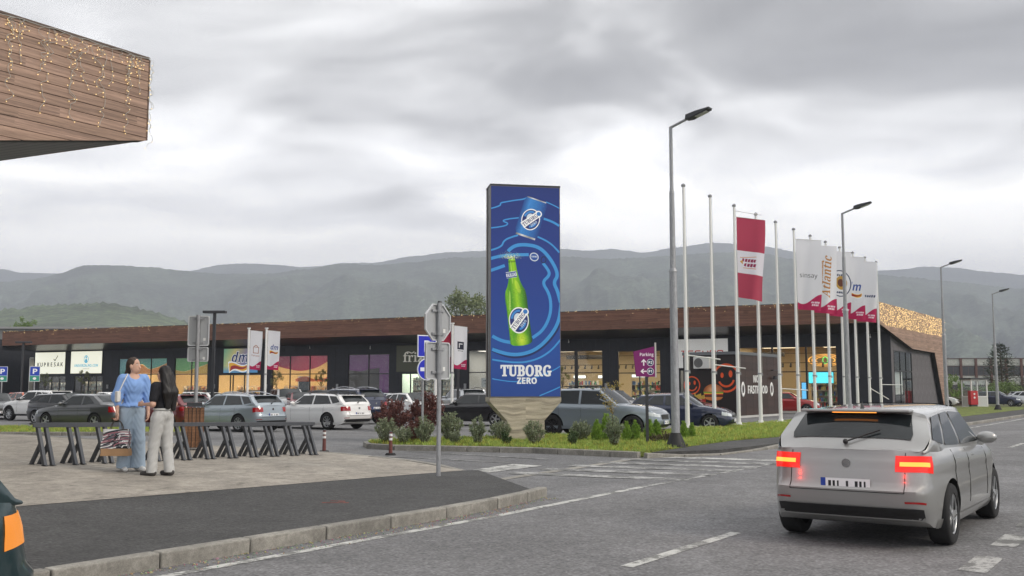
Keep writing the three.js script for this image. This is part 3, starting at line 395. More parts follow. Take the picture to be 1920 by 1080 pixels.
// goods on shelves, seen through the windows
{
  const toWorld = (u, w) => [C0[0] + Bd[0] * (u) + Nb[0] * w, C0[1] + Bd[1] * (u) + Nb[1] * w];
  const shelfMat = mat([0.55, 0.50, 0.42], 0.7), palettes = { warm: [[0.75, 0.42, 0.1], [0.7, 0.6, 0.4], [0.6, 0.15, 0.08], [0.8, 0.7, 0.5], [0.25, 0.14, 0.06]], pale: [[0.7, 0.7, 0.66], [0.25, 0.27, 0.25], [0.5, 0.55, 0.5], [0.1, 0.1, 0.1], [0.6, 0.5, 0.4]], mix: [[0.55, 0.1, 0.08], [0.1, 0.2, 0.4], [0.6, 0.5, 0.2], [0.1, 0.3, 0.14], [0.6, 0.6, 0.58], [0.05, 0.05, 0.06]] };
  for (const ps of Object.values(palettes)) for (let i = 0; i < ps.length; i++) ps[i] = mat(ps[i], 0.6);
  const list = [['pale', 87.2, 1.6, 3.6, 2.3, 'rack of folded clothes behind the left shop entrance'], ['pale', 81.6, 1.6, 3.6, 2.4, 'rack of small white goods behind the entrance under the blue lettered sign'], ['warm', 73.6, 1.5, 6.2, 1.9, 'shelves of warm lit goods behind the turquoise and orange window'], ['warm', 67.0, 1.5, 4.2, 1.9, 'shelves of warm lit goods behind the green film window'], ['warm', 61.0, 3.0, 4.6, 1.9, 'shelves of goods behind the drugstore entrance'], ['warm', 53.2, 1.6, 6.0, 1.9, 'shelves of goods behind the crimson film window'], ['pale', 39.0, 1.8, 5.0, 2.6, 'white bottle shelves behind the entrance below the olive sign'], ['mix', 24.6, 4.0, 4.4, 2.2, 'display wall of phones behind the wide window right of the pylon'], ['mix', 19.2, 3.4, 3.0, 2.2, 'display counter behind the window beside the purple parking sign'], ['mix', 9.2, 2.6, 2.4, 2.0, 'display of toys behind the left part of the wide corner window'], ['mix', 4.6, 2.4, 2.0, 2.1, 'grey shop counters behind the right part of the corner window']];
  list.forEach(([kind, u, w, len, h, label], n) => {
    const [X, D] = toWorld(u, WW + w), r = rng(900 + n), t = thing('display_shelf', label, 'shelf', [X, 0.06, D], turnTo(...Bd)), levels = Math.round(h / 0.45);
    mesh('rack', join([box(len, h, 0.04, 0, h / 2, 0.22), box(0.05, h, 0.45, -len / 2, h / 2, 0), box(0.05, h, 0.45, len / 2, h / 2, 0), ...Array.from({ length: levels }, (_, i) => box(len, 0.035, 0.42, 0, 0.12 + i * 0.45, 0))]), shelfMat, t);
    const per = palettes[kind].map(() => []);
    for (let i = 0; i < levels; i++) for (let x = -len / 2 + 0.1; x < len / 2 - 0.1;) { const bw = 0.07 + 0.16 * r(), bh = 0.14 + 0.24 * r(); if (r() < 0.86) per[Math.floor(r() * per.length)].push(box(bw * 0.9, bh, 0.2, x + bw / 2, 0.14 + i * 0.45 + bh / 2, -0.08)); x += bw; }
    per.forEach((g, i) => { if (g.length) mesh('goods', join(g), palettes[kind][i], t); });
  });
  const lit = (name, label, u, w, y, W, H, c, e) => { const [X, D] = toWorld(u, WW + w), t = thing(name, label, 'screen', [X, y, D], turnTo(...Bd)); mesh('housing', box(W, H, 0.08, 0, 0, 0.05), M.black, t); mesh('screen', plate(W - 0.06, H - 0.06, 0, 0, -0.002, Math.PI), mat([0.1, 0.1, 0.1], 0.3, { emissive: lin(...c).multiplyScalar(e) }), t); };
  lit('display_screen', 'glowing cyan screen inside the corner shop window', 4.7, 1.0, 2.5, 1.9, 0.9, [0.1, 0.75, 0.85], 0.9); lit('display_screen', 'narrow blue screen left of the cyan screen in the corner shop', 5.95, 0.9, 1.5, 0.45, 1.3, [0.12, 0.5, 0.85], 0.8);
  lit('lit_panel_sign', 'white glowing logo panel inside the window right of the pylon', 25.6, 3.5, 2.7, 1.2, 0.3, [0.9, 0.9, 0.8], 1.2); lit('lit_panel_sign', 'white glowing logo panel in the middle of the phone shop window', 23.2, 3.5, 2.7, 1.4, 0.3, [0.9, 0.9, 0.8], 1.2); lit('lit_panel_sign', 'white glowing logo panel behind the window by the purple sign', 19.9, 3.0, 2.75, 1.5, 0.3, [0.9, 0.9, 0.8], 1.1);
  const ns = (() => { const [X, D] = toWorld(4.6, WW + 3), t = thing('neon_sign', 'round orange and green neon lettering high inside the corner shop', 'neon sign', [X, 3.9, D], turnTo(...Bd)); const ring = []; for (let k = 0; k < 3; k++) ring.push(flat(new THREE.TorusGeometry(0.75 - 0.16 * k, 0.035, 5, 24).scale(1.7, 0.62, 1))); mesh('neon_tube', join(ring), mat([0.3, 0.15, 0.05], 0.5, { emissive: lin(0.75, 0.34, 0.06) }), t); mesh('neon_leaf', join([flat(new THREE.TorusGeometry(0.2, 0.04, 5, 10).scale(1, 1.3, 1))]), mat([0.05, 0.2, 0.05], 0.5, { emissive: lin(0.12, 0.5, 0.1) }), t); return t; })();
  const [bx, bd] = toWorld(9.6, WW + 1.2), fl = thing('balloon_bunch', 'bunch of orange and green balloons in the corner shop window', 'balloons', [bx, 1.9, bd]); [[0, 0.6, 0.32, [0.7, 0.14, 0.03]], [0.35, 0.4, 0.26, [0.75, 0.2, 0.03]], [-0.3, 0.45, 0.26, [0.65, 0.12, 0.05]], [0, 0, 0.3, [0.25, 0.5, 0.04]], [0.35, -0.1, 0.24, [0.1, 0.4, 0.06]]].forEach(([x, y, r, c]) => mesh('balloon', flat(new THREE.SphereGeometry(r, 14, 10).scale(1, 1.15, 1).translate(x, y, 0)), mat(c, 0.35), fl)); mesh('weight', join([cyl(0.008, 0.008, 1.8, 0, -1.8, 0, 5), cyl(0.12, 0.1, 0.12, 0, -1.84, 0, 10)]), M.white, fl);
}
// roof-edge fairy lights and the curtain of lights on the side face
M.bulb = mat([0.6, 0.5, 0.3], 0.4, { emissive: lin(1.0, 0.68, 0.27).multiplyScalar(0.85) }); M.wire = mat([0.45, 0.45, 0.42], 0.6);
{
  const r = rng(303), bulb = new THREE.IcosahedronGeometry(0.03, 0), place = (name, label, N, fn, size) => { const im = new THREE.InstancedMesh(size ? new THREE.IcosahedronGeometry(size, 0) : bulb, M.bulb, N), m = new THREE.Matrix4(); for (let i = 0; i < N; i++) { const p = fn(i); m.makeTranslation(p.x, p.y, p.z); im.setMatrixAt(i, m); } im.name = numbered(name); im.position.set(C0[0], 0, -C0[1]); im.rotation.y = turnTo(...Bd); scene.add(im); return tag(im, label, 'fairy lights', null, 'stuff'); };
  place('roof_edge_lights', 'warm fairy lights strung along the roof edge of the retail building', 420, () => { const u = LEN * r(), k = n2(u * 0.4, 3) > 0.2 ? 1 : 0.3; return v3(u, FT + 0.05 - Math.pow(r(), 3) * 0.5 * k, -0.06); }, 0.022);
  place('light_curtain', 'dense curtain of golden fairy lights on the boarded side wall', 1500, () => { for (;;) { const t = 0.15 + 22.2 * r(), y = FT - 0.04 - 1.6 * Math.pow(r(), 0.95), low = t < 10 ? lerp(FB + 0.1, 5.2, t / 10) : 5.1; if (y > low) return v3(sl[0] * t - 0.09 - 0.05 * r(), y, sl[1] * t); } }, 0.023);
}
// ---------------------------------------------------------------- the sister building whose canopy hangs in at upper left
{
  const K = [-6.93, 18.25], t0 = thing('canopy_building', 'timber boarded canopy corner hung with icicle lights at the upper left', 'building', [K[0], 0, K[1]], turnTo(-S[0], -S[1]));
  // local: +x towards the camera along the street, -z away from the street is +... facade direction below
  const th = turnTo(-S[0], -S[1]), bl = (u) => { const v = V(Bd[0] * u, 0, Bd[1] * u); v.applyAxisAngle(v3(0, 1, 0), -th); return v; }, out = (() => { const v = V(R[0], 0, R[1]).applyAxisAngle(v3(0, 1, 0), -th); return v; })();
  const prof = [[0, 7.84], [14, 7.84], [14, 3.6], [12.6, 3.6], [8, 4.6], [0, 6.27]];
  const core = mesh('canopy_side', (() => { const g = new THREE.ExtrudeGeometry(new THREE.Shape(prof.map((p) => new THREE.Vector2(...p))), { depth: 0.2, bevelEnabled: false }); const p = g.attributes.position; for (let i = 0; i < p.count; i++) { const x = p.getX(i), y = p.getY(i), z = p.getZ(i); p.setXYZ(i, x - out.x * (0.03 + z), y, -out.z * (0.03 + z)); } g.computeVertexNormals(); return flat(g); })(), M.black, t0);
  boardFill(core, prof, 0.1815, 3.6, 7.84, (x, y, z) => v3(x + out.x * z, y, out.z * z), 411, 0, litWoods);
  mesh('corner_trim', box(0.03, 1.56, 0.06, -0.02, 7.06, 0), mat([0.12, 0.07, 0.05], 0.6), t0);
  mesh('edge_flashing', box(14, 0.035, 0.1, 7, 7.86, 0), mat([0.10, 0.07, 0.055], 0.6), t0);
  const q = (list) => { const g = new THREE.BufferGeometry(); g.setAttribute('position', new THREE.Float32BufferAttribute(list.flat(), 3)); g.setIndex([0, 1, 2, 0, 2, 3]); g.computeVertexNormals(); return metric(g); };
  const E = (u, y, x) => { const v = bl(u); return [v.x + x, y, v.z]; }, drop = (x) => 6.27 - 0.209 * x;
  const so = mesh('soffit', q([E(0.02, drop(0) + 0.05, 0), E(40, drop(0) + 0.05, 0), E(40, drop(8) + 0.05, 8), E(0.02, drop(8) + 0.05, 8)]), M.black, t0);
  const greySoffit = mat([0.16, 0.16, 0.165], 0.5);
  for (let k = 0; k < 22; k++) { const a = k * 0.36 + 0.02, b = a + 0.335; mesh('soffit_panel', q([E(0.03, drop(a) + 0.01, a), E(40, drop(a) + 0.01, a), E(40, drop(b) + 0.01, b), E(0.03, drop(b) + 0.01, b)]), greySoffit, so); }
  mesh('fascia', q([E(0, 6.27, 0), E(40, 6.27, 0), E(40, 7.84, 0), E(0, 7.84, 0)]), shadeWoods[1], t0);
  mesh('roof', q([E(0, 7.82, 0), E(40, 7.82, 0), E(40, 7.82, 14), E(0, 7.82, 14)]), M.roof, t0);
  mesh('wall', join([q([E(0.5, 0.2, 8), E(40, 0.2, 8), E(40, 4.7, 8), E(0.5, 4.7, 8)]), q([E(0.5, 0.2, 8), E(0.5, 0.2, 14), E(0.5, 4.7, 14), E(0.5, 4.7, 8)])]), M.wall, t0);
  // icicle lights
  const r = rng(515), il = thing('icicle_lights', 'string of warm icicle lights hanging down the timber canopy', 'fairy lights', [K[0], 0, K[1]], th);
  const onFace = (x, y, o) => v3(x + out.x * o, y, out.z * o), bulb = new THREE.IcosahedronGeometry(0.0095, 1);
  const top = []; for (let x = -0.02; x <= 4; x += 0.12) top.push(onFace(x, 7.86 - 0.03 * Math.abs(Math.sin(x * 5)) - 0.02 * r(), 0.06)); mesh('lead_wire', tube(top, 0.006, 4), M.wire, il);
  const strand = (x, len, curl) => {
    const pts = [], n = Math.max(4, Math.round(len / 0.07)); for (let i = 0; i <= n; i++) pts.push(onFace(x + curl * (n2(i * 0.33, x * 9) * 0.09 + 0.012 * Math.sin(i * 1.9)), 7.83 - len * i / n, 0.055 + 0.02 * r()));
    const s = mesh('strand', tube(pts, 0.0042, 4), M.wire, il), bulbs = [];
    for (let i = 1; i <= n; i++) { if (r() < 0.45 && i < n) continue; const p = pts[i], a = r() * 6.28; bulbs.push(flat(bulb.clone().translate(p.x + 0.028 * Math.cos(a), p.y - 0.01 - 0.02 * r(), p.z + 0.012))); }
    mesh('bulbs', join(bulbs), M.bulb, s);
  };
  for (const [x, l] of [[0.42, 1.52], [0.95, 1.50], [1.53, 1.52], [2.05, 1.5], [2.66, 1.45], [3.2, 1.5]]) { strand(x, l, 1); strand(x + 0.05, l * (0.55 + 0.25 * r()), 1.4); strand(x - 0.1 - 0.1 * r(), l * (0.3 + 0.3 * r()), 1.3); }
  for (let k = 0; k < 22; k++) strand(0.05 + 3.4 * r(), 0.12 + 0.42 * r() * r() + 0.05, 1.2);
  strand(-0.03, 1.35, 0.7); strand(-0.05, 1.7, 1.0);
}
// ---------------------------------------------------------------- fast food kiosk
{
  const { FontLoader } = await import('three/addons/loaders/FontLoader.js'), { TextGeometry } = await import('three/addons/geometries/TextGeometry.js');
  const font = await new FontLoader().loadAsync('fonts/droid/droid_sans_bold.typeface.json');
  const k = thing('fast_food_kiosk', 'dark brown fast food kiosk with burger print and orange smiley faces behind the flagpoles', 'kiosk', [12.64, 0, 55.5], turnTo(...S));
  const L = 7.0, Wd = 3.3, H = 3.66;
  mesh('wall', box(L - 0.06, H - 0.2, Wd - 0.06, L / 2, H / 2 - 0.02, -Wd / 2), mat([0.02, 0.014, 0.012], 0.7), k);
  const tones = [0, 1, 2].map((i) => mat([[0.070, 0.038, 0.029], [0.062, 0.034, 0.027], [0.078, 0.042, 0.031]][i], 0.45, { map: woodMap })), r = rng(61), panel = [0, 1, 2].map(() => metric(new THREE.BoxGeometry(1.15, 0.425, 0.03)));
  for (let j = 0; j < 8; j++) for (let i = 0; i < 6; i++) { const p = mesh('cladding_panel', panel[(i + j) % 3], tones[Math.floor(r() * 3)], k); p.position.set(0.585 + i * 1.166, 0.32 + j * 0.431, -0.015); }
  mesh('roof', join([box(L + 0.08, 0.17, Wd + 0.08, L / 2, H - 0.02, -Wd / 2)]), mat([0.13, 0.14, 0.15], 0.6), k);
  mesh('plinth', box(L + 0.02, 0.12, Wd + 0.02, L / 2, 0.06, -Wd / 2), mat([0.55, 0.55, 0.53], 0.8), k);
  const text = (s, size, x, y) => { const g = new TextGeometry(s, { font, size, depth: 0.03, curveSegments: 4 }); g.computeBoundingBox(); g.translate(x - (g.boundingBox.max.x + g.boundingBox.min.x) / 2, y, 0.005); return flat(g); };
  mesh('lettering', join([text('NOM', 0.42, 3.0, 2.0), text('FASTFOOD', 0.46, 3.0, 1.36), flat(new THREE.TorusGeometry(0.3, 0.1, 6, 20).scale(0.7, 1.1, 0.3).translate(0.72, 1.6, 0.02)), flat(new THREE.TorusGeometry(0.3, 0.1, 6, 20).scale(0.7, 1.1, 0.3).translate(5.3, 1.6, 0.02))]), mat([0.8, 0.8, 0.78], 0.5), k);
  mesh('wall_lamp', join([box(0.9, 0.05, 0.05, 5.3, 2.75, 0.3), box(0.05, 0.05, 0.3, 5.3, 2.75, 0.15), cyl(0.16, 0.13, 0.2, 5.5, 2.2, 0.2, 12)]), M.darkMetal, k);
  const print = canvasTex(1024, 1024, (x, W) => {
    x.fillStyle = '#1a110e'; x.fillRect(0, 0, W, W); x.strokeStyle = '#e2551f'; x.fillStyle = '#e2551f';
    const smile = (cx, cy, rr) => { x.lineWidth = rr * 0.15; x.beginPath(); x.arc(cx, cy, rr, 0, 7); x.stroke(); x.beginPath(); x.ellipse(cx - rr * 0.32, cy - rr * 0.2, rr * 0.13, rr * 0.2, 0, 0, 7); x.fill(); x.beginPath(); x.ellipse(cx + rr * 0.36, cy - rr * 0.3, rr * 0.15, rr * 0.26, 0, 0, 7); x.fill(); x.beginPath(); x.arc(cx, cy, rr * 0.62, 0.25, 2.7); x.stroke(); };
    smile(820, 375, 235); smile(165, 500, 150);
    const bun = (cx, cy, s) => { let g = x.createRadialGradient(cx - s * 0.2, cy - s * 0.35, 4, cx, cy, s); g.addColorStop(0, '#eeb27a'); g.addColorStop(1, '#9a4a1d'); x.fillStyle = g; x.beginPath(); x.ellipse(cx, cy - s * 0.12, s, s * 0.72, 0, Math.PI, 0); x.fill(); x.fillStyle = '#69a02b'; x.fillRect(cx - s, cy - s * 0.13, s * 2, s * 0.1); x.fillStyle = '#e9b93a'; x.fillRect(cx - s * 0.96, cy - s * 0.03, s * 1.92, s * 0.1); x.fillStyle = '#b8321f'; x.fillRect(cx - s * 0.95, cy + 0.07 * s, s * 1.9, s * 0.1); x.fillStyle = '#4a2413'; x.fillRect(cx - s * 0.93, cy + 0.17 * s, s * 1.86, s * 0.16); x.fillStyle = '#c9793c'; x.beginPath(); x.ellipse(cx, cy + 0.34 * s, s * 0.92, s * 0.34, 0, 0, Math.PI); x.fill(); }; bun(575, 640, 190);
    x.fillStyle = '#e8c04e'; for (let i = 0; i < 9; i++) x.fillRect(212 + i * 22, 640 + (i * 37) % 45, 15, 150); x.fillStyle = '#a8231b'; x.beginPath(); x.moveTo(185, 740); x.lineTo(430, 740); x.lineTo(405, 900); x.lineTo(212, 900); x.fill(); x.fillStyle = '#e3d3a6'; x.fillRect(190, 795, 232, 40);
  });
  mesh('printed_panel', plate(Wd - 0.04, H - 0.35, -0.036, (H - 0.35) / 2 + 0.14, -Wd / 2, -Math.PI / 2), mat(0xffffff, 0.4, { map: print }), k);
  const ac = mesh('air_conditioner', box(0.34, 0.66, 0.98, -0.24, 3.1, -2.0, { bevel: 0.03 }), mat([0.62, 0.62, 0.6], 0.5), k);
  mesh('fan_grille', join([0.26, 0.2, 0.14, 0.08].map((q) => flat(new THREE.TorusGeometry(q, 0.012, 5, 20).rotateY(Math.PI / 2).translate(-0.415, 3.1, -2.17))).concat([cyl(0.27, 0.27, 0.012, -0.4, 3.1, -2.17, 20, { rz: Math.PI / 2 })])), mat([0.14, 0.14, 0.14], 0.6), ac);
  mesh('bracket', join([box(0.4, 0.04, 0.04, -0.2, 2.74, -2.35), box(0.4, 0.04, 0.04, -0.2, 2.74, -1.65)]), M.darkMetal, ac);
}
// ---------------------------------------------------------------- far left wing, buildings behind
{
  const w = thing('side_wing', 'boarded side wing with string lights beyond the left end of the long building', 'building', [-60.5, 0, 112], turnTo(...Bd));
  mesh('wall', box(26, 7.2, 12, 10, 3.6, 6), M.wall, w);
  const f = mesh('fascia', box(26, 0.05, 0.05, 10, 5.3, -0.2), M.black, w);
  for (const [y, h] of [[5.6, 0.5], [6.6, 0.5]]) for (let i = 0; i < 3; i++) mesh('board', box(26, 0.16, 0.06, 10, y + i * 0.18, -0.1), shadeWoods[i], f);
  for (let i = 0; i < 6; i++) mesh('board', box(26, 0.19, 0.06, 10, 3.75 + i * 0.2, -0.1), shadeWoods[i % 4], f);
  mesh('canopy_edge', box(26, 0.22, 1.6, 10, 3.55, -0.8), mat([0.62, 0.62, 0.6], 0.7), w);
  for (let i = 0; i < 6; i++) { const o = mesh('window', box(2.6, 2.7, 0.05, 0.2 + i * 3.6, 1.45, -0.04), M.frame, w); mesh('pane', plate(2.4, 2.5, 0.2 + i * 3.6, 1.45, -0.075, Math.PI), mat([0.25, 0.22, 0.17], 0.1, { emissive: lin(0.30, 0.24, 0.15) }), o); }
  mesh('strut', join([bar(v3(3.5, 5.4, -0.1), v3(1.2, 3.7, -1.5), 0.07), bar(v3(7.5, 5.4, -0.1), v3(5.4, 3.7, -1.5), 0.07)]), M.galv, w);
  const r = rng(9), b = []; for (let i = 0; i < 180; i++) b.push(flat(new THREE.IcosahedronGeometry(0.07, 0).translate(-2 + 22 * r(), 5.4 + 1.3 * r(), -0.22))); mesh('string_light_bulbs', join(b), M.bulb, w);
  const h = thing('grey_hall', 'plain grey metal roof showing behind the left end of the building', 'building', [-66, 0, 140]); mesh('wall', box(34, 10.2, 16, 0, 5.1, -8), mat([0.26, 0.265, 0.27], 0.7, { map: speckle }), h); mesh('roof', box(34.6, 0.3, 16.6, 0, 10.3, -8), mat([0.3, 0.3, 0.31], 0.6), h);
  const o = thing('office_block', 'two storey white panel office block with brown pillars at the far right', 'building', [107, 0, 222], -0.06);
  mesh('wall', box(46, 8.4, 12, 12, 4.2, -6.3), mat([0.44, 0.44, 0.42], 0.85), o); const white = mat([0.55, 0.56, 0.53], 0.8, { map: speckle }), dark = mat([0.015, 0.017, 0.022], 0.15), brown = mat([0.10, 0.045, 0.035], 0.7);
  for (let i = 0; i < 14; i++) { const x = -9.5 + i * 3.3; mesh('pillar', box(0.5, 8.5, 0.4, x, 4.25, 0.12), brown, o); for (const [y, hh] of [[7.6, 1.35], [3.6, 1.9]]) mesh('panel', box(2.78, hh, 0.1, x + 1.65, y, 0.02), white, o); for (const [y, hh] of [[5.75, 2.1], [1.7, 1.8]]) { const wn = mesh('window', box(2.78, hh, 0.08, x + 1.65, y, -0.05), brown, o); for (let j = 0; j < 2; j++) mesh('pane', plate(1.28, hh - 0.14, x + 1.0 + j * 1.34, y, -0.008), dark, wn); } }
  mesh('roof', box(46.5, 0.22, 12.5, 12, 8.5, -6.3), mat([0.12, 0.1, 0.1], 0.8), o);
  const bo = thing('glass_booth', 'small white framed glass booth with flat dark roof on the right verge', 'booth', [41.2, 0.02, 88.4], 0.25);
  mesh('frame', join([[-0.8, -0.6], [0.8, -0.6], [-0.8, 0.6], [0.8, 0.6]].map(([x, z]) => box(0.09, 2.45, 0.09, x, 1.22, z)).concat([0.06, 0.95, 2.4].flatMap((y) => [box(1.6, 0.08, 0.06, 0, y, 0.6), box(1.6, 0.08, 0.06, 0, y, -0.6), box(0.06, 0.08, 1.2, 0.8, y, 0), box(0.06, 0.08, 1.2, -0.8, y, 0)]))), M.white, bo);
  for (const [y, hh] of [[1.68, 1.36]]) { mesh('pane', plate(1.5, hh, 0, y, 0.6), M.pane, bo); mesh('pane', plate(1.5, hh, 0, y, -0.6), M.pane, bo); mesh('pane', plate(1.1, hh, 0.8, y, 0, Math.PI / 2), M.pane, bo); mesh('pane', plate(1.1, hh, -0.8, y, 0, Math.PI / 2), M.pane, bo); }
  mesh('lower_panel', join([box(1.5, 0.82, 0.04, 0, 0.5, 0.6), box(1.5, 0.82, 0.04, 0, 0.5, -0.6), box(0.04, 0.82, 1.1, 0.8, 0.5, 0), box(0.04, 0.82, 1.1, -0.8, 0.5, 0)]), mat([0.5, 0.52, 0.5], 0.7), bo); mesh('roof', box(1.9, 0.14, 1.5, 0, 2.52, 0), M.darkMetal, bo);
  const rc = thing('red_cabinet', 'red metal cabinet with two white discs in front of the glass booth', 'cabinet', [40.35, 0.02, 86.9], 0.2); mesh('body', box(0.72, 1.2, 0.4, 0, 0.85, 0, { bevel: 0.02 }), mat([0.45, 0.02, 0.025], 0.5), rc); mesh('foot', box(0.6, 0.25, 0.34, 0, 0.13, 0), M.darkMetal, rc); for (const y of [1.18, 0.86]) mesh('disc', cyl(0.09, 0.09, 0.012, 0, y, 0.205, 14, { rx: Math.PI / 2 }), M.white, rc);
  const wl = thing('garden_wall', 'pale concrete garden wall at the right edge beyond the silver hatchback', 'wall', [53.5, 0, 100], 0.1); for (let i = 0; i < 8; i++) mesh('panel', box(1.96, 1.75, 0.14, -0.6 + i * 2, 0.9, 0, { bevel: 0.02 }), M.kerb, wl); for (let i = 0; i < 9; i++) mesh('post', box(0.2, 2.1, 0.2, -1.6 + i * 2, 1.05, 0), M.kerb, wl);
  const rub = thing('timber_stack', 'low brown stack of old timber and stone beside the far shrubs', 'stack', [41.2, 0, 96], 0.1), rr = rng(5), bm = [mat([0.11, 0.08, 0.06], 0.95, { map: woodMap }), mat([0.2, 0.17, 0.14], 0.95, { map: woodMap })]; for (let j = 0; j < 6; j++) for (let i = 0; i < 4; i++) mesh('timber', box(2.1, 0.24, 0.4, -3.2 + i * 2.15 + 0.3 * rr(), 0.14 + j * 0.26, 0.2 * rr(), { rz: 0.06 * (rr() - 0.5), ry: 0.2 * (rr() - 0.5) }), bm[j > 4 ? 1 : (i + j) % 2], rub);
}
// ---------------------------------------------------------------- advertising pylon
{
  const p = thing('advertising_pylon', 'tall blue beer advertising pylon on a stone plinth in the lawn', 'pylon', [0.40, 0.13, 29.0], turnTo(0.984, 0.178)), W = 2.11, T = 0.82, y0 = 1.24, y1 = 7.5;
  const art = canvasTex(680, 2048, (x) => {
    const fx = (v) => (v - 919) / 131 * 680, fy = (v) => (v - 348) / 397 * 2048;
    const g = x.createLinearGradient(0, 0, 0, 2048); g.addColorStop(0, '#16307c'); g.addColorStop(0.45, '#173c93'); g.addColorStop(0.8, '#1b4da3'); g.addColorStop(1, '#1a4597'); x.fillStyle = g; x.fillRect(0, 0, 680, 2048);
    const line = (pts, w, z, c = '#3f9be2') => { const q = pts.map(([a, b]) => (z === 5 ? [fx(880 + a / 4.155), fy(330 + b / 4.155)] : z === 6 ? [fx(880 + a / 3.6), fy(560 + b / 3.6)] : [fx(920 + a / 4.908), fy(440 + b / 4.908)])); x.strokeStyle = c; x.lineWidth = w; x.lineJoin = 'round'; x.beginPath(); x.moveTo(...q[0]); for (let i = 1; i + 1 < q.length; i++) x.quadraticCurveTo(...q[i], (q[i][0] + q[i + 1][0]) / 2, (q[i][1] + q[i + 1][1]) / 2); x.lineTo(...q[q.length - 1]); x.stroke(); };
    const dark = '#12275f';
    line([[150, 350], [240, 392], [340, 398], [450, 362], [550, 272], [612, 165], [625, 40]], 46, 6, dark);
    line([[160, 255], [240, 232], [232, 208], [280, 198], [350, 183], [425, 172], [460, 152]], 13, 5); line([[598, 188], [650, 208], [706, 236]], 11, 5);
    line([[160, 410], [262, 396], [304, 370], [246, 352], [290, 335], [384, 322]], 13, 5); line([[580, 324], [640, 340], [706, 378]], 22, 5);
    line([[160, 586], [245, 562], [262, 505], [330, 475], [375, 462]], 17, 5); line([[530, 470], [620, 503], [706, 592]], 17, 5);
    line([[296, 592], [330, 548], [430, 532], [550, 552], [640, 650], [698, 770], [655, 830], [690, 900], [712, 990]], 34, 5);
    line([[160, 652], [250, 622], [460, 614]], 30, 5); line([[160, 746], [270, 705]], 30, 5);
    line([[480, 262], [530, 320], [545, 375], [470, 440], [535, 540], [556, 640], [545, 760], [480, 890], [380, 960]], 30, 7);
    line([[150, 262], [200, 292], [280, 305]], 32, 6); line([[150, 350], [230, 382], [340, 388], [450, 352], [545, 262], [606, 160], [622, 30]], 34, 6);
    line([[150, 420], [300, 446], [440, 425], [545, 365], [620, 278]], 17, 6); line([[150, 548], [300, 578], [430, 545], [560, 495], [620, 458]], 10, 6); line([[470, 662], [545, 632], [620, 598]], 11, 6);
    const emblem = (w, h, name, sub) => {                            // roundel with a diagonal name band
      x.save(); x.fillStyle = '#fff'; x.beginPath(); x.ellipse(0, 0, w, h, 0, 0, 7); x.fill(); x.beginPath(); x.ellipse(0, 0, w * 0.9, h * 0.9, 0, 0, 7); x.clip();
      x.fillStyle = '#1a2d77'; x.fillRect(-w, -h, 2 * w, 2 * h); x.strokeStyle = '#3d8fdc'; x.lineWidth = w * 0.22; x.beginPath(); x.ellipse(0, 0, w * 0.72, h * 0.72, 0, 3.3, 4.9); x.stroke(); x.fillStyle = '#dfeaf7'; x.beginPath(); x.ellipse(-w * 0.1, -h * 0.14, w * 0.4, h * 0.4, 0, 0, 7); x.fill(); x.strokeStyle = '#3d8fdc'; x.beginPath(); x.ellipse(0, 0, w * 0.66, h * 0.66, 0, 0.3, 1.5); x.stroke(); x.restore();
      x.save(); x.rotate(-0.92); x.fillStyle = '#fff'; x.fillRect(-w * 1.12, -w * 0.34, w * 2.2, w * 0.68); x.beginPath(); x.arc(w * 1.05, 0, w * 0.37, 0, 7); x.fill(); x.fillStyle = '#172a6b'; x.font = 'bold ' + w * 0.56 + 'px serif'; x.textAlign = 'center'; x.fillText(name, -w * 0.08, w * 0.2, w * 1.9); x.fillStyle = '#2f7fd0'; x.beginPath(); x.arc(w * 1.08, 0, w * 0.22, 0, 7); x.fill(); x.fillStyle = '#cfe4fa'; x.font = 'bold ' + w * 0.34 + 'px sans-serif'; x.fillText(sub, w * 0.02, w * 0.68); x.restore();
    };
    // can
    x.save(); x.translate(fx(995.5), fy(407)); x.rotate(0.30); let c = x.createLinearGradient(-118, 0, 118, 0); c.addColorStop(0, '#174a94'); c.addColorStop(0.25, '#3b8fdc'); c.addColorStop(0.5, '#2f7fcc'); c.addColorStop(0.8, '#2366b4'); c.addColorStop(1, '#14408a'); x.fillStyle = c; x.beginPath(); x.moveTo(-100, -186); x.lineTo(100, -186); x.lineTo(118, -150); x.lineTo(118, 150); x.lineTo(98, 186); x.lineTo(-98, 186); x.lineTo(-118, 150); x.lineTo(-118, -150); x.fill();
    c = x.createLinearGradient(-100, 0, 100, 0); c.addColorStop(0, '#777'); c.addColorStop(0.3, '#eee'); c.addColorStop(0.7, '#999'); c.addColorStop(1, '#ddd'); x.fillStyle = c; x.fillRect(-100, 184, 200, 18); x.fillRect(-98, -196, 196, 11); const rr = rng(4); for (let i = 0; i < 260; i++) { x.fillStyle = rr() < 0.5 ? '#9fd0f533' : '#0e2c6a44'; x.beginPath(); x.arc((rr() - 0.5) * 228, (rr() - 0.5) * 350, 1 + 3 * rr(), 0, 7); x.fill(); } x.translate(0, 18); emblem(92, 108, 'TUBORG', 'ZERO'); x.restore();
    // bottle
    x.save(); x.translate(fx(967), fy(570)); x.rotate(-0.115); const s = 5.16; c = x.createLinearGradient(-22 * s, 0, 22 * s, 0); c.addColorStop(0, '#2c6a05'); c.addColorStop(0.12, '#79c417'); c.addColorStop(0.3, '#4da00b'); c.addColorStop(0.55, '#a5de1c'); c.addColorStop(0.8, '#4f9d0a'); c.addColorStop(1, '#1f5204'); x.fillStyle = c;
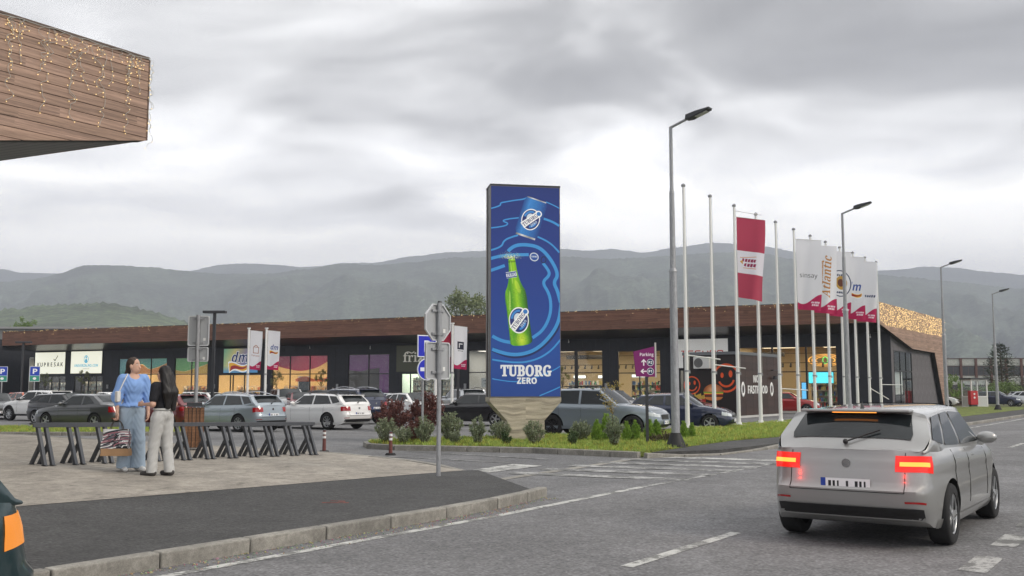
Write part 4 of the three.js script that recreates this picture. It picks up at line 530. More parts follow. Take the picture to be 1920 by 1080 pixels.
    x.beginPath(); x.moveTo(-6 * s, -84 * s); x.lineTo(7 * s, -84 * s); x.lineTo(8 * s, -66 * s); x.quadraticCurveTo(10 * s, -38 * s, 19 * s, -24 * s); x.quadraticCurveTo(22 * s, -12 * s, 21 * s, 4 * s); x.lineTo(22 * s, 74 * s); x.quadraticCurveTo(20 * s, 81 * s, 0, 81 * s); x.quadraticCurveTo(-19 * s, 81 * s, -20 * s, 74 * s); x.lineTo(-20 * s, 4 * s); x.quadraticCurveTo(-22 * s, -12 * s, -18 * s, -24 * s); x.quadraticCurveTo(-9 * s, -38 * s, -7 * s, -66 * s); x.fill();
    c = x.createRadialGradient(2 * s, 70 * s, 4, 2 * s, 70 * s, 16 * s); c.addColorStop(0, '#d8ef3c'); c.addColorStop(1, '#d8ef3c00'); x.fillStyle = c; x.fillRect(-18 * s, 58 * s, 38 * s, 22 * s); x.fillStyle = '#27410a66'; x.fillRect(-7 * s, -80 * s, 15 * s, 3 * s); x.fillStyle = '#e9ff9a88'; x.beginPath(); x.ellipse(-12 * s, -4 * s, 1.8 * s, 20 * s, 0.1, 0, 7); x.fill(); x.beginPath(); x.ellipse(-2.5 * s, -58 * s, 1.1 * s, 22 * s, 0.02, 0, 7); x.fill(); x.fillStyle = '#f4ff5a66'; x.beginPath(); x.ellipse(6 * s, -30 * s, 4 * s, 13 * s, -0.25, 0, 7); x.fill(); for (let i = 0; i < 420; i++) { x.fillStyle = rr() < 0.5 ? '#e6ffa055' : '#14380355'; x.beginPath(); x.arc((rr() - 0.5) * 36 * s, (-28 + 100 * rr()) * s, 1 + 2.4 * rr(), 0, 7); x.fill(); }
    x.save(); x.rotate(-0.06); x.fillStyle = '#eef2f8'; x.fillRect(-10 * s, -60 * s, 20 * s, 12 * s); x.fillStyle = '#27489c'; x.fillRect(-10 * s, -59 * s, 20 * s, 2 * s); x.fillRect(-10 * s, -50.5 * s, 20 * s, 2 * s); x.font = 'bold 36px sans-serif'; x.textAlign = 'center'; x.fillText('ZERO', 0, -51.5 * s); x.restore(); x.translate(1 * s, 33 * s); x.rotate(0.1); emblem(98, 128, 'TUBORG', 'ZERO'); x.restore();
    // splash, cap and ring
    for (let i = 0; i < 420; i++) { const a = -Math.PI * rr(), d = Math.pow(rr(), 0.7), px = 952 + 27 * d * Math.cos(a) + 8 * rr(), py = 484 + 16 * d * Math.sin(a) + 4 * rr(); x.fillStyle = ['#f6f7cf', '#dbe98a', '#ffffff', '#b7cf57'][i % 4]; x.globalAlpha = 0.9 - 0.5 * d; x.beginPath(); x.arc(fx(px), fy(py), 1 + 6 * (1 - d) * rr(), 0, 7); x.fill(); } x.globalAlpha = 1;
    x.fillStyle = '#d9e2ee'; x.beginPath(); x.ellipse(fx(1001), fy(482), 46, 42, 0.5, 0, 7); x.fill(); x.fillStyle = '#2b58ab'; x.beginPath(); x.ellipse(fx(1001), fy(482), 36, 32, 0.5, 0, 7); x.fill(); x.fillStyle = '#fff'; x.font = 'bold 22px serif'; x.textAlign = 'center'; x.fillText('TUBORG', fx(1001), fy(483), 60); x.strokeStyle = '#12203f'; x.lineWidth = 7; x.beginPath(); x.ellipse(fx(1019), fy(487), 24, 30, 0.2, 0, 7); x.stroke();
    // brand lettering
    x.fillStyle = '#f4f6fa'; x.font = 'bold 142px serif'; x.textAlign = 'center'; x.strokeStyle = '#f4f6fa'; x.lineWidth = 8; x.strokeText('TUBORG', fx(985.5), fy(707), 500); x.fillText('TUBORG', fx(985.5), fy(707), 500); x.font = 'bold 80px sans-serif'; x.lineWidth = 3; x.strokeText('ZERO', fx(987), fy(721.5), 208); x.fillText('ZERO', fx(987), fy(721.5), 208);
  });
  const metal = mat([0.16, 0.15, 0.145], 0.45, { metalness: 0.4 });
  mesh('cabinet', join([box(W, y1 - y0, 0.2, 0, (y0 + y1) / 2, -0.1), box(W, y1 - y0, 0.2, 0, (y0 + y1) / 2, -T + 0.1)]), metal, p); mesh('core', box(W - 0.3, y1 - y0 - 0.06, T - 0.4, 0, (y0 + y1) / 2, -T / 2), M.black, p);
  mesh('side_channel', join([box(0.05, y1 - y0, 0.08, -W / 2 + 0.03, (y0 + y1) / 2, -0.36), box(0.05, y1 - y0, 0.08, W / 2 - 0.03, (y0 + y1) / 2, -0.36)]), M.galv, p); mesh('top_cap', box(W + 0.02, 0.05, T + 0.02, 0, y1 + 0.02, -T / 2), M.darkMetal, p);
  const face = mesh('display_face', plate(W - 0.04, y1 - y0 - 0.05, 0, (y0 + y1) / 2, 0.006), mat(0xffffff, 0.38, { map: art }), p); face.userData.label = 'blue printed face with green bottle and blue can';
  const trav = (() => { const a = tiler(201, 40), b = tiler(202, 6), c = tiler(203, 128), d = tiler(204, 160); return dataTex(512, 1024, (u, v) => { const w = v + 0.05 * (b(u, v) - 0.5), k = a(u * 0.06, w), g = 0.80 + 0.26 * (k - 0.5) + 0.10 * (c(u * 0.08, w) - 0.5) + 0.05 * (d(u, v) - 0.5) - 0.08 * smooth(0.72, 0.86, c(u * 0.05 + 0.3, w)); return [g, g * 0.97, g * 0.91]; }, true, [1 / 2.2, 1 / 2.2]); })();
  const sh = new THREE.Shape([[-W / 2, y0], [W / 2, y0], [W / 2, y0 - 0.11], [0.55, 0.58], [0.55, -0.05], [-0.55, -0.05], [-0.55, 0.58], [-W / 2, y0 - 0.11]].map((q) => new THREE.Vector2(...q)));
  const pg = new THREE.ExtrudeGeometry(sh, { depth: T - 0.04, bevelEnabled: true, bevelSize: 0.012, bevelThickness: 0.012, bevelSegments: 1 }); pg.translate(0, -0.014, -T + 0.02); mesh('plinth', metric(pg), mat([0.68, 0.645, 0.575], 0.85, { map: trav }), p);
}
// ---------------------------------------------------------------- street lamps
function streetLamp(X, D, label, ground = 0.125) {
  const l = thing('street_lamp', label, 'street lamp', [X, ground, D], turnTo(...R), 'grey street lamps along the pavement'), H = 8.45;
  mesh('boot', cyl(0.27, 0.125, 0.36, 0, 0, 0, 20), M.black, l);
  mesh('pole', join([cyl(0.112, 0.098, 4.3, 0, 0.3, 0, 20), cyl(0.115, 0.085, 0.09, 0, 4.55, 0, 20), cyl(0.078, 0.066, 2.1, 0, 4.6, 0, 18), cyl(0.072, 0.055, 0.07, 0, 6.65, 0, 16), cyl(0.052, 0.046, H - 6.7, 0, 6.7, 0, 14)]), M.galv, l);
  mesh('arm', join([bar(v3(-0.02, H - 0.02, 0), v3(0.55, H + 0.17, 0), 0.036, 10)]), M.galv, l);
  mesh('flange_bolts', join([0, 1, 2, 3].map((k) => cyl(0.02, 0.02, 0.07, 0.3 * Math.cos(k * 1.57 + 0.78), 0, 0.3 * Math.sin(k * 1.57 + 0.78), 8))), M.darkMetal, l);
  const head = mesh('lamp_head', (() => { const s = new THREE.Shape([[0, 0], [0.14, -0.035], [0.66, -0.005], [0.68, 0.02], [0.3, 0.075], [0.04, 0.09]].map((q) => new THREE.Vector2(...q))); const g = new THREE.ExtrudeGeometry(s, { depth: 0.24, bevelEnabled: true, bevelSize: 0.012, bevelThickness: 0.012, bevelSegments: 1 }); g.translate(0, 0, -0.12).rotateZ(0.28).translate(0.48, H + 0.13, 0); return flat(g); })(), M.darkMetal, l);
  mesh('lens', box(0.34, 0.012, 0.18, 0.9, H + 0.205, 0, { rz: 0.3 }), mat([0.5, 0.5, 0.48], 0.2), head);
  return l;
}
streetLamp(4.24, 25.8, 'nearest and tallest grey street lamp beside the lawn corner'); streetLamp(13.15, 38.8, 'second street lamp, standing among the row of white flags'); streetLamp(24.6, 56.2, 'third street lamp, at the right end of the retail building'); streetLamp(35.3, 72.2, 'farthest street lamp, beside the dark conifer at right');
function tLamp(X, D, H, label, turn = 0) { const l = thing('parking_lamp', label, 'lamp post', [X, 0, D], turn, 'black T shaped parking lamps'); mesh('post', box(0.13, H, 0.13, 0, H / 2, 0), M.darkMetal, l); mesh('lamp_bar', box(1.16, 0.13, 0.32, 0, H + 0.06, 0, { bevel: 0.02 }), M.darkMetal, l); mesh('base_plate', box(0.34, 0.03, 0.34, 0, 0.015, 0), M.darkMetal, l); return l; }
tLamp(-15.1, 50, 5.45, 'black T shaped parking lamp behind the left road signs', -0.06); tLamp(-3.0, 55, 4.78, 'black T shaped parking lamp beside the square logo flag'); tLamp(-37.1, 75, 5.1, 'black T shaped parking lamp in front of the far left shop');
// ---------------------------------------------------------------- flagpoles and flags
function clothGeo(w, h, amp, seed, droop) { const g = new THREE.PlaneGeometry(w, h, 14, 24); g.translate(w / 2, -h / 2, 0); const p = g.attributes.position; for (let i = 0; i < p.count; i++) { const x = p.getX(i) / w, y = -p.getY(i) / h; p.setZ(i, amp * (0.25 + y) * Math.sin(x * 5.2 + seed + y * 2.1) * x + 0.35 * amp * Math.sin(x * 11 + y * 3 + seed * 3) * x * y); p.setX(i, p.getX(i) * (1 - 0.12 * y * droop * Math.sin(seed + y * 2) ** 2) - droop * 0.1 * y * y * x); p.setY(i, p.getY(i) - droop * 0.18 * x); } g.computeVertexNormals(); return flat(g); }
const cloth = (t) => mat(0xffffff, 0.85, { map: t, side: THREE.DoubleSide, transmission: 0.35, thickness: 0 });
const P1 = [6.42, 36.4];
const poleAt = (i) => [P1[0] + S[0] * 2.47 * i, P1[1] + S[1] * 2.47 * i];
const places = ['first and nearest', 'second', 'third', 'fourth', 'fifth', 'sixth', 'seventh', 'eighth', 'ninth', 'tenth', 'eleventh', 'twelfth and farthest'];
for (let i = 0; i < 12; i++) {
  const [X, D] = poleAt(i), f = thing('flagpole', places[i] + ' white flagpole of the long row beside the road', 'flagpole', [X, 0.135, D], 0, 'white flagpoles along the road'), H = 9.02;
  mesh('pole', cyl(0.085, 0.045, H, 0, 0, 0, 16), M.white, f); mesh('finial', join([cyl(0.075, 0.085, 0.07, 0, H, 0, 14), cyl(0.085, 0.03, 0.05, 0, H + 0.07, 0, 14)]), M.galv, f); mesh('foot_plate', join([box(0.42, 0.03, 0.42, 0, 0.035, 0), cyl(0.12, 0.1, 0.12, 0, 0.03, 0, 14)]), M.white, f); mesh('footing', box(0.85, 0.06, 0.85, 0, 0, 0), M.kerb, f);
  mesh('collar', join([cyl(0.09, 0.09, 0.07, 0, 2.1, 0, 12), box(0.07, 0.1, 0.05, 0.1, 2.1, 0)]), M.galv, f);
  mesh('halyard', bar(v3(0.11, 2.1, 0.02), v3(0.06, H - 0.05, 0.02), 0.006, 4), M.wire, f);
  if ([0, 1, 4, 10, 11].includes(i)) { const y = [2.72, 2.42, 0, 0, 1.5, 0, 0, 0, 0, 0, 1.55, 1.75][i], a = [-0.13, -0.12, 0, 0, -0.06, 0, 0, 0, 0, 0, -0.55, -0.02][i]; mesh('banner_arm', bar(v3(0, y, 0.02), v3(1.25 * Math.cos(a), y + 1.25 * Math.sin(a), 0.05), 0.022, 8), M.white, f); mesh('arm_cord', bar(v3(0.1, y, 0.02), v3(0.02, y - 0.9, 0.03), 0.008, 4), M.wire, f); }
  if (i === 2) mesh('banner_arm', bar(v3(0, 8.85, 0), v3(1.16, 8.66, 0), 0.016, 6), M.white, f);
}
const magenta = '#bd1656';
const scrawl = (x, x0, y0, w, h, n, c, seed) => { const r = rng(seed); x.fillStyle = c; for (let i = 0; i < n; i++) { const a = x0 + w * i / n, b = w / n * (0.62 + 0.3 * r()), t = h * 0.25 * r(); x.beginPath(); x.moveTo(a + h * 0.25, y0 + t); x.lineTo(a + b + h * 0.25, y0 + h * 0.2 * r()); x.lineTo(a + b, y0 + h); x.lineTo(a, y0 + h - h * 0.2 * r()); x.fill(); x.clearRect(0, 0, 0, 0); } };   // lettering too far off to read
const logoFlag = (draw) => canvasTex(360, 1040, (x, W, H) => { x.fillStyle = '#efeff3'; x.fillRect(0, 0, W, H); draw(x, W, H); x.fillStyle = magenta; x.beginPath(); x.moveTo(0, 930); x.bezierCurveTo(90, 985, 150, 940, 220, 880); x.bezierCurveTo(280, 830, 320, 800, W, 800); x.lineTo(W, H); x.lineTo(0, H); x.fill(); scrawl(x, 205, 908, 125, 30, 5, '#f3dbe6', 5); scrawl(x, 215, 946, 110, 30, 4, '#f3dbe6', 6); });
const bigFlags = [
  [2, 'red and white banded flag blowing from the third flagpole', canvasTex(360, 1040, (x, W, H) => { x.fillStyle = '#b9405a'; x.fillRect(0, 0, W, H); x.fillStyle = '#eeeaf2'; x.fillRect(0, 430, W, 290); x.strokeStyle = '#d98a3a'; x.lineWidth = 7; x.beginPath(); x.moveTo(40, 520); x.lineTo(255, 490); x.moveTo(80, 648); x.lineTo(255, 645); x.stroke(); scrawl(x, 62, 522, 190, 46, 5, '#9c2a55', 7); scrawl(x, 88, 582, 165, 46, 4, '#9c2a55', 8); x.fillStyle = '#d8a24a'; x.beginPath(); x.moveTo(34, 572); x.lineTo(72, 548); x.lineTo(78, 606); x.fill(); })],
  [5, 'pale flag with black script lettering on the sixth flagpole', logoFlag((x) => { x.fillStyle = '#4b4b4d'; x.font = '92px sans-serif'; x.fillText('sinsay', 40, 560, 280); })],
  [6, 'white flag with tall golden script running upward', logoFlag((x) => { x.save(); x.translate(250, 800); x.rotate(-Math.PI / 2 + 0.05); x.fillStyle = '#c98a3e'; x.font = 'italic bold 170px serif'; x.fillText('Atlantic', 0, 0, 640); scrawl(x, 200, -150, 360, 34, 12, '#c98a3e', 9); x.restore(); })],
  [7, 'white flag with round gold and navy badge behind the second lamp', logoFlag((x) => { x.lineWidth = 16; x.strokeStyle = '#3a4566'; x.beginPath(); x.ellipse(180, 510, 165, 205, 0, 0, 7); x.stroke(); x.fillStyle = '#c39a45'; x.beginPath(); x.ellipse(200, 500, 90, 110, 0, 0, 7); x.fill(); x.fillStyle = '#6a3a2a'; x.beginPath(); x.ellipse(190, 500, 48, 62, 0, 0, 7); x.fill(); scrawl(x, 100, 358, 150, 36, 5, '#3a4566', 10); scrawl(x, 120, 636, 120, 36, 4, '#3a4566', 11); })],
  [8, 'pale flag with blue letters over an orange wave', logoFlag((x) => { x.fillStyle = '#3a56a3'; x.font = 'italic bold 190px sans-serif'; x.fillText('dm', 50, 560, 250); dmWave(x, 185, 620, 260); })],
  [9, 'pale flag with small navy capitals at the end of the row', logoFlag((x) => { scrawl(x, 30, 570, 300, 46, 8, '#39456b', 12); })]];
for (const [i, label, t] of bigFlags) { const [X, D] = poleAt(i), f = thing('flag', label, 'flag', [X + 0.09, 8.72, D], -0.12 - 0.02 * i, 'tall advertising flags'); mesh('cloth', clothGeo(1.16, 3.35, 0.15, i * 1.7, i === 2 ? 1 : 0.6), cloth(t), f); mesh('top_rod', bar(v3(-0.08, 0.02, 0), v3(1.16, i === 2 ? -0.17 : -0.1, 0), 0.013, 6), M.white, f); }
const smallPole = (X, D, H, label) => { const f = thing('banner_pole', label, 'flagpole', [X, 0, D], 0, 'short white banner poles in the car park'); mesh('pole', cyl(0.075, 0.06, H, 0, 0, 0, 12), M.white, f); mesh('finial', cyl(0.1, 0.1, 0.06, 0, H, 0, 12), M.white, f); mesh('collar', cyl(0.085, 0.085, 0.08, 0, 2.4, 0, 10), M.galv, f); };
const smallFlags = [
  [-14.67, 55, 4.96, 'short white pole carrying the shopping bag banner', 'white banner with brown shopping bag drawing', logoFlag((x) => { x.strokeStyle = '#a8674c'; x.lineWidth = 16; x.strokeRect(105, 430, 150, 160); x.beginPath(); x.arc(180, 430, 46, Math.PI, 0); x.stroke(); x.fillStyle = '#a8674c'; x.font = '64px sans-serif'; x.fillText('Fantazia', 55, 680, 260); })],
  [-13.69, 55, 4.96, 'short white pole carrying the drugstore banner', 'white banner with blue letters and red wave in the car park', logoFlag((x) => { x.fillStyle = '#2d4a96'; x.font = 'italic bold 180px sans-serif'; x.fillText('dm', 70, 500, 240); dmWave(x, 185, 560, 260); })],
  [-3.86, 50, 4.9, 'short white pole behind the octagonal road sign', 'red and white banner half hidden by the octagonal road sign', canvasTex(128, 400, (x) => { x.fillStyle = '#a81f3f'; x.fillRect(0, 0, 128, 400); x.fillStyle = '#eee'; x.fillRect(0, 170, 128, 110); })],
  [-3.02, 50, 4.9, 'short white pole left of the pylon', 'white banner with a dark square logo left of the pylon', logoFlag((x) => { x.fillStyle = '#23263a'; x.fillRect(95, 370, 180, 190); x.strokeStyle = '#efeff3'; x.lineWidth = 22; x.beginPath(); x.moveTo(150, 520); x.lineTo(150, 425); x.lineTo(240, 425); x.stroke(); scrawl(x, 110, 585, 150, 22, 8, '#666', 13); })]];
smallFlags.forEach(([X, D, H, pl, label, t], i) => { smallPole(X, D, H, pl); const f = thing('banner', label, 'flag', [X + 0.08, H - 0.1, D], 0.05 * i, 'car park banners'); mesh('cloth', clothGeo(0.68, 2.15, 0.06, i * 2.3, 0.35), cloth(t), f); mesh('top_rod', bar(v3(-0.06, 0.02, 0), v3(0.68, -0.06, 0), 0.01, 6), M.white, f); });
// ---------------------------------------------------------------- road signs
const signFace = mat([0.42, 0.43, 0.44], 0.5, { metalness: 0.3 }), sticker = M.white;
function roundedRect(w, h, r) { const s = new THREE.Shape(); s.moveTo(-w / 2 + r, -h / 2); s.lineTo(w / 2 - r, -h / 2); s.quadraticCurveTo(w / 2, -h / 2, w / 2, -h / 2 + r); s.lineTo(w / 2, h / 2 - r); s.quadraticCurveTo(w / 2, h / 2, w / 2 - r, h / 2); s.lineTo(-w / 2 + r, h / 2); s.quadraticCurveTo(-w / 2, h / 2, -w / 2, h / 2 - r); s.lineTo(-w / 2, -h / 2 + r); s.quadraticCurveTo(-w / 2, -h / 2, -w / 2 + r, -h / 2); return s; }
function signPlate(parent, name, shape, inner, y, z = 0.05) {       // folded-edge sheet seen from behind
  const g = new THREE.ExtrudeGeometry(shape, { depth: 0.012, bevelEnabled: false }); g.translate(0, y, -0.012 - z); const p = mesh(name, flat(g), signFace, parent);
  const rim = shape.clone(); rim.holes.push(inner); const e = new THREE.ExtrudeGeometry(rim, { depth: 0.022, bevelEnabled: false }); e.translate(0, y, -z + 0.002); mesh('folded_rim', flat(e), mat([0.62, 0.63, 0.64], 0.4, { metalness: 0.4 }), p);
  return p;
}
const shrink = (s, k) => new THREE.Path(s.getPoints(6).map((p) => new THREE.Vector2(p.x * k, p.y * k)));
{
  const st = thing('octagonal_road_sign', 'back of an octagonal road sign with a square plate below on a grey post', 'road sign', [-1.25, 0.13, 17.0], turnTo(0.62, 0.78));
  mesh('post', cyl(0.038, 0.038, 2.96, 0, 0, 0, 14), M.galv, st);
  const oct = new THREE.Shape(Array.from({ length: 8 }, (_, k) => new THREE.Vector2(0.345 * Math.cos(Math.PI / 8 + k * Math.PI / 4), 0.345 * Math.sin(Math.PI / 8 + k * Math.PI / 4))));
  const a = signPlate(st, 'octagon_plate', oct, shrink(oct, 0.93), 2.62), rr = roundedRect(0.6, 0.64, 0.05), b = signPlate(st, 'square_plate', rr, shrink(rr, 0.94), 1.96);
  for (const [p, y] of [[a, 2.62], [b, 1.96]]) { for (const d of [-0.2, 0.2]) mesh('clamp', join([box(0.3, 0.04, 0.03, 0, y + d, -0.035), cyl(0.05, 0.05, 0.04, 0, y + d - 0.02, 0, 12)]), M.galv, p); mesh('sticker', plate(0.06, 0.07, 0.17, y - 0.14, -0.045), sticker, p); }
  mesh('post_cap', cyl(0.042, 0.03, 0.03, 0, 2.96, 0, 12), M.darkMetal, st);
  const sg = thing('rectangular_road_sign', 'backs of two rectangular road signs on a grey post behind the litter bin', 'road sign', [-6.72, plazaY(-6.72, 21.1), 21.1], -0.05);
  mesh('post', cyl(0.04, 0.04, 2.8, 0, 0, 0, 14), M.galv, sg);
  const r1 = roundedRect(0.46, 0.65, 0.05), r2 = roundedRect(0.45, 0.31, 0.04), c = signPlate(sg, 'tall_plate', r1, shrink(r1, 0.93), 2.46), d = signPlate(sg, 'small_plate', r2, shrink(r2, 0.92), 1.955);
  for (const [p, y, h] of [[c, 2.46, 0.26], [d, 1.955, 0.12]]) { for (const q of [-h, h]) mesh('clamp', join([cyl(0.052, 0.052, 0.04, 0, y + q - 0.02, 0, 12), box(0.24, 0.035, 0.03, 0, y + q, -0.035)]), M.galv, p); mesh('sticker', plate(0.055, 0.06, 0.13, y - h * 0.7, -0.045), sticker, p); }
  const pt = canvasTex(256, 256, (x) => { x.fillStyle = '#e6e9f2'; x.fillRect(0, 0, 256, 256); x.fillStyle = '#1522b8'; x.fillRect(9, 9, 238, 238); x.fillStyle = '#dfe3ef'; x.font = 'bold 190px sans-serif'; x.textAlign = 'center'; x.fillText('P', 128, 196); });
  const nt = canvasTex(256, 256, (x) => { x.fillStyle = '#e6e9f2'; x.fillRect(0, 0, 256, 256); x.fillStyle = '#1522b8'; x.beginPath(); x.arc(128, 128, 119, 0, 7); x.fill(); x.fillStyle = '#dfe3ef'; x.fillRect(38, 106, 180, 44); });
  const ps = thing('parking_road_sign', 'blue parking sign above a round blue sign, partly behind the octagonal sign', 'road sign', [-2.36, 0.13, 27.4], 0.62);
  mesh('post', cyl(0.035, 0.035, 2.92, -0.1, 0, -0.04, 12), M.galv, ps); const pl = mesh('square_plate', box(0.62, 0.62, 0.02, 0, 2.66, 0, { bevel: 0.008 }), signFace, ps); mesh('printed_face', plate(0.6, 0.6, 0, 2.66, 0.0125), mat(0xffffff, 0.4, { map: pt }), pl);
  const dl = mesh('round_plate', cyl(0.31, 0.31, 0.02, 0, 2.02, -0.01, 32, { rx: Math.PI / 2 }), signFace, ps); mesh('printed_face', flat(new THREE.CircleGeometry(0.3, 32).translate(0, 2.02, 0.014)), mat(0xffffff, 0.4, { map: nt }), dl);
  const pg = canvasTex(128, 256, (x) => { x.fillStyle = '#dfe3ea'; x.fillRect(0, 0, 128, 256); x.fillStyle = '#1c3fae'; x.fillRect(5, 5, 118, 150); x.fillStyle = '#2f8f7a'; x.fillRect(5, 160, 118, 90); x.fillStyle = '#eee'; x.font = 'bold 120px sans-serif'; x.textAlign = 'center'; x.fillText('P', 64, 124); x.beginPath(); x.arc(64, 205, 22, 0, 7); x.fill(); });
  for (const [X, D, label] of [[-38.6, 75, 'small blue and green parking sign at the far left edge'], [-35.9, 74.5, 'small blue and green parking sign right of the far left lamp']]) { const t = thing('bay_sign', label, 'road sign', [X, 0, D], 0.45, 'small bay signs'); mesh('post', cyl(0.05, 0.05, 2.3, 0, 0, -0.06, 10), M.galv, t); const q = mesh('plate', box(0.72, 1.15, 0.03, 0, 2.75, -0.02), signFace, t); mesh('printed_face', plate(0.7, 1.12, 0, 2.75, -0.001), mat(0xffffff, 0.5, { map: pg }), q); }
  // purple direction sign
  const ds = thing('parking_direction_sign', 'purple parking direction sign with two arrows on a dark post', 'sign', [3.69, 0.135, 27.26], 0.02);
  mesh('post', box(0.075, 1.86, 0.075, 0.02, 0.93, -0.05), M.darkMetal, ds);
  const pts = [[-0.345, 2.50], [0.235, 2.645], [0.26, 1.81], [-0.275, 1.81]], shp = new THREE.Shape(pts.map((q) => new THREE.Vector2(...q)));
  const bd = mesh('board', flat(new THREE.ExtrudeGeometry(shp, { depth: 0.05, bevelEnabled: false }).translate(0, 0, -0.055)), mat([0.20, 0.006, 0.12], 0.45), ds);
  const fg = new THREE.ShapeGeometry(shp); { const p = fg.attributes.position, uv = fg.attributes.uv; for (let i = 0; i < p.count; i++) uv.setXY(i, (p.getX(i) + 0.345) / 0.605, (p.getY(i) - 1.81) / 0.835); } fg.translate(0, 0, 0.001);
  mesh('printed_face', flat(fg), mat(0xffffff, 0.45, { map: canvasTex(512, 706, (x) => { x.fillStyle = '#7c0f66'; x.fillRect(0, 0, 512, 706); x.fillStyle = '#f3eef3'; x.font = 'bold 100px sans-serif'; x.textAlign = 'center'; x.fillText('Parking', 310, 225, 330); const badge = (cy, t) => { x.beginPath(); x.arc(395, cy, 82, 0, 7); x.fillStyle = '#e8e6ee'; x.fill(); x.beginPath(); x.arc(395, cy, 70, 0, 7); x.fillStyle = '#25365f'; x.fill(); x.fillStyle = '#fff'; x.font = 'bold 88px sans-serif'; x.fillText(t, 395, cy + 32); }; badge(375, 'P2'); badge(580, 'P1'); x.strokeStyle = '#f3eef3'; x.lineWidth = 27; x.beginPath(); x.moveTo(240, 450); x.lineTo(240, 312); x.moveTo(190, 368); x.lineTo(240, 312); x.lineTo(290, 368); x.moveTo(305, 580); x.lineTo(180, 580); x.moveTo(236, 530); x.lineTo(180, 580); x.lineTo(236, 630); x.stroke(); }) }), bd);
  mesh('edge_post', box(0.04, 0.96, 0.07, 0.27, 2.27, -0.03), mat([0.55, 0.53, 0.5], 0.5), ds);
}
// ---------------------------------------------------------------- plaza furniture
{
  const A = [-7.42, 15.55], B = [-4.08, 20.55], L = Math.hypot(B[0] - A[0], B[1] - A[1]), dir = [(B[0] - A[0]) / L, (B[1] - A[1]) / L], yA = plazaY(...A), yB = plazaY(...B);
  const rk = thing('bicycle_rack', 'long dark steel bicycle rack of slanted stands in front of the two women', 'bicycle rack', [A[0], yA + 0.004, A[1]], turnTo(...dir)), steel = mat([0.085, 0.09, 0.10], 0.42, { metalness: 0.3 }), slope = (yB - yA) / L, H = 0.64;
  rk.rotation.order = 'YXZ'; rk.rotation.z = Math.atan(slope);
  mesh('rail', join([box(L + 0.1, 0.03, 0.10, L / 2, H, -0.1), box(L + 0.1, 0.05, 0.02, L / 2, H - 0.03, -0.05)]), steel, rk);
  const frame = (x) => [beam(v3(x, H - 0.02, -0.1), v3(x, 0.0, 0.18), 0.06, 0.05, v3(1, 0, 0)), beam(v3(x, 0.34, 0.03), v3(x, 0.0, -0.2), 0.055, 0.045, v3(1, 0, 0)), box(0.05, 0.012, 0.12, x, 0.006, 0.18), box(0.05, 0.012, 0.12, x, 0.006, -0.2)];
  for (let k = 0; k < 12; k++) { const x = 0.12 + k * (L - 0.3) / 11; mesh('stand', join([...frame(x - 0.065), ...frame(x + 0.065)]), steel, rk); }
  const bn = thing('litter_bin', 'square litter bin clad in upright brown timber slats', 'litter bin', [-6.5, plazaY(-6.5, 20.35) + 0.004, 20.35], 0.3);
  mesh('liner', box(0.34, 0.8, 0.34, 0, 0.44, 0), M.darkMetal, bn); mesh('lid', join([box(0.42, 0.03, 0.42, 0, 0.88, 0), box(0.3, 0.06, 0.3, 0, 0.92, 0)]), M.darkMetal, bn);
  const slat = metric(new THREE.BoxGeometry(0.062, 0.8, 0.022)), tones = [mat([0.30, 0.15, 0.075], 0.7, { map: woodMap }), mat([0.24, 0.115, 0.055], 0.7, { map: woodMap })];
  for (let f = 0; f < 4; f++) for (let k = 0; k < 5; k++) { const s = mesh('slat', slat, tones[(k + f) % 2], bn), o = -0.15 + k * 0.075, a = f * Math.PI / 2; s.position.set(Math.cos(a) * o + Math.sin(a) * 0.185, 0.45, -Math.sin(a) * o + Math.cos(a) * 0.185); s.rotation.y = a; }
  for (const [X, D, label] of [[-2.98, 24.5, 'short red and white delineator post near the lawn tip'], [-4.8, 25.5, 'short red and white delineator post beside the bicycle rack end']]) { const d = thing('delineator_post', label, 'bollard', [X, -0.004, D], 0, 'delineator posts on the side street'); mesh('base', cyl(0.14, 0.11, 0.05, 0, 0, 0, 18), M.rubber, d); mesh('post', cyl(0.047, 0.038, 0.52, 0, 0.04, 0, 14), mat([0.15, 0.05, 0.042], 0.75), d); for (const y of [0.36, 0.46]) mesh('reflective_band', cyl(0.0440, 0.0425, 0.06, 0, y, 0, 14, { open: true }), M.white, d); mesh('cap', cyl(0.045, 0.02, 0.03, 0, 0.56, 0, 12), M.darkMetal, d); }
}
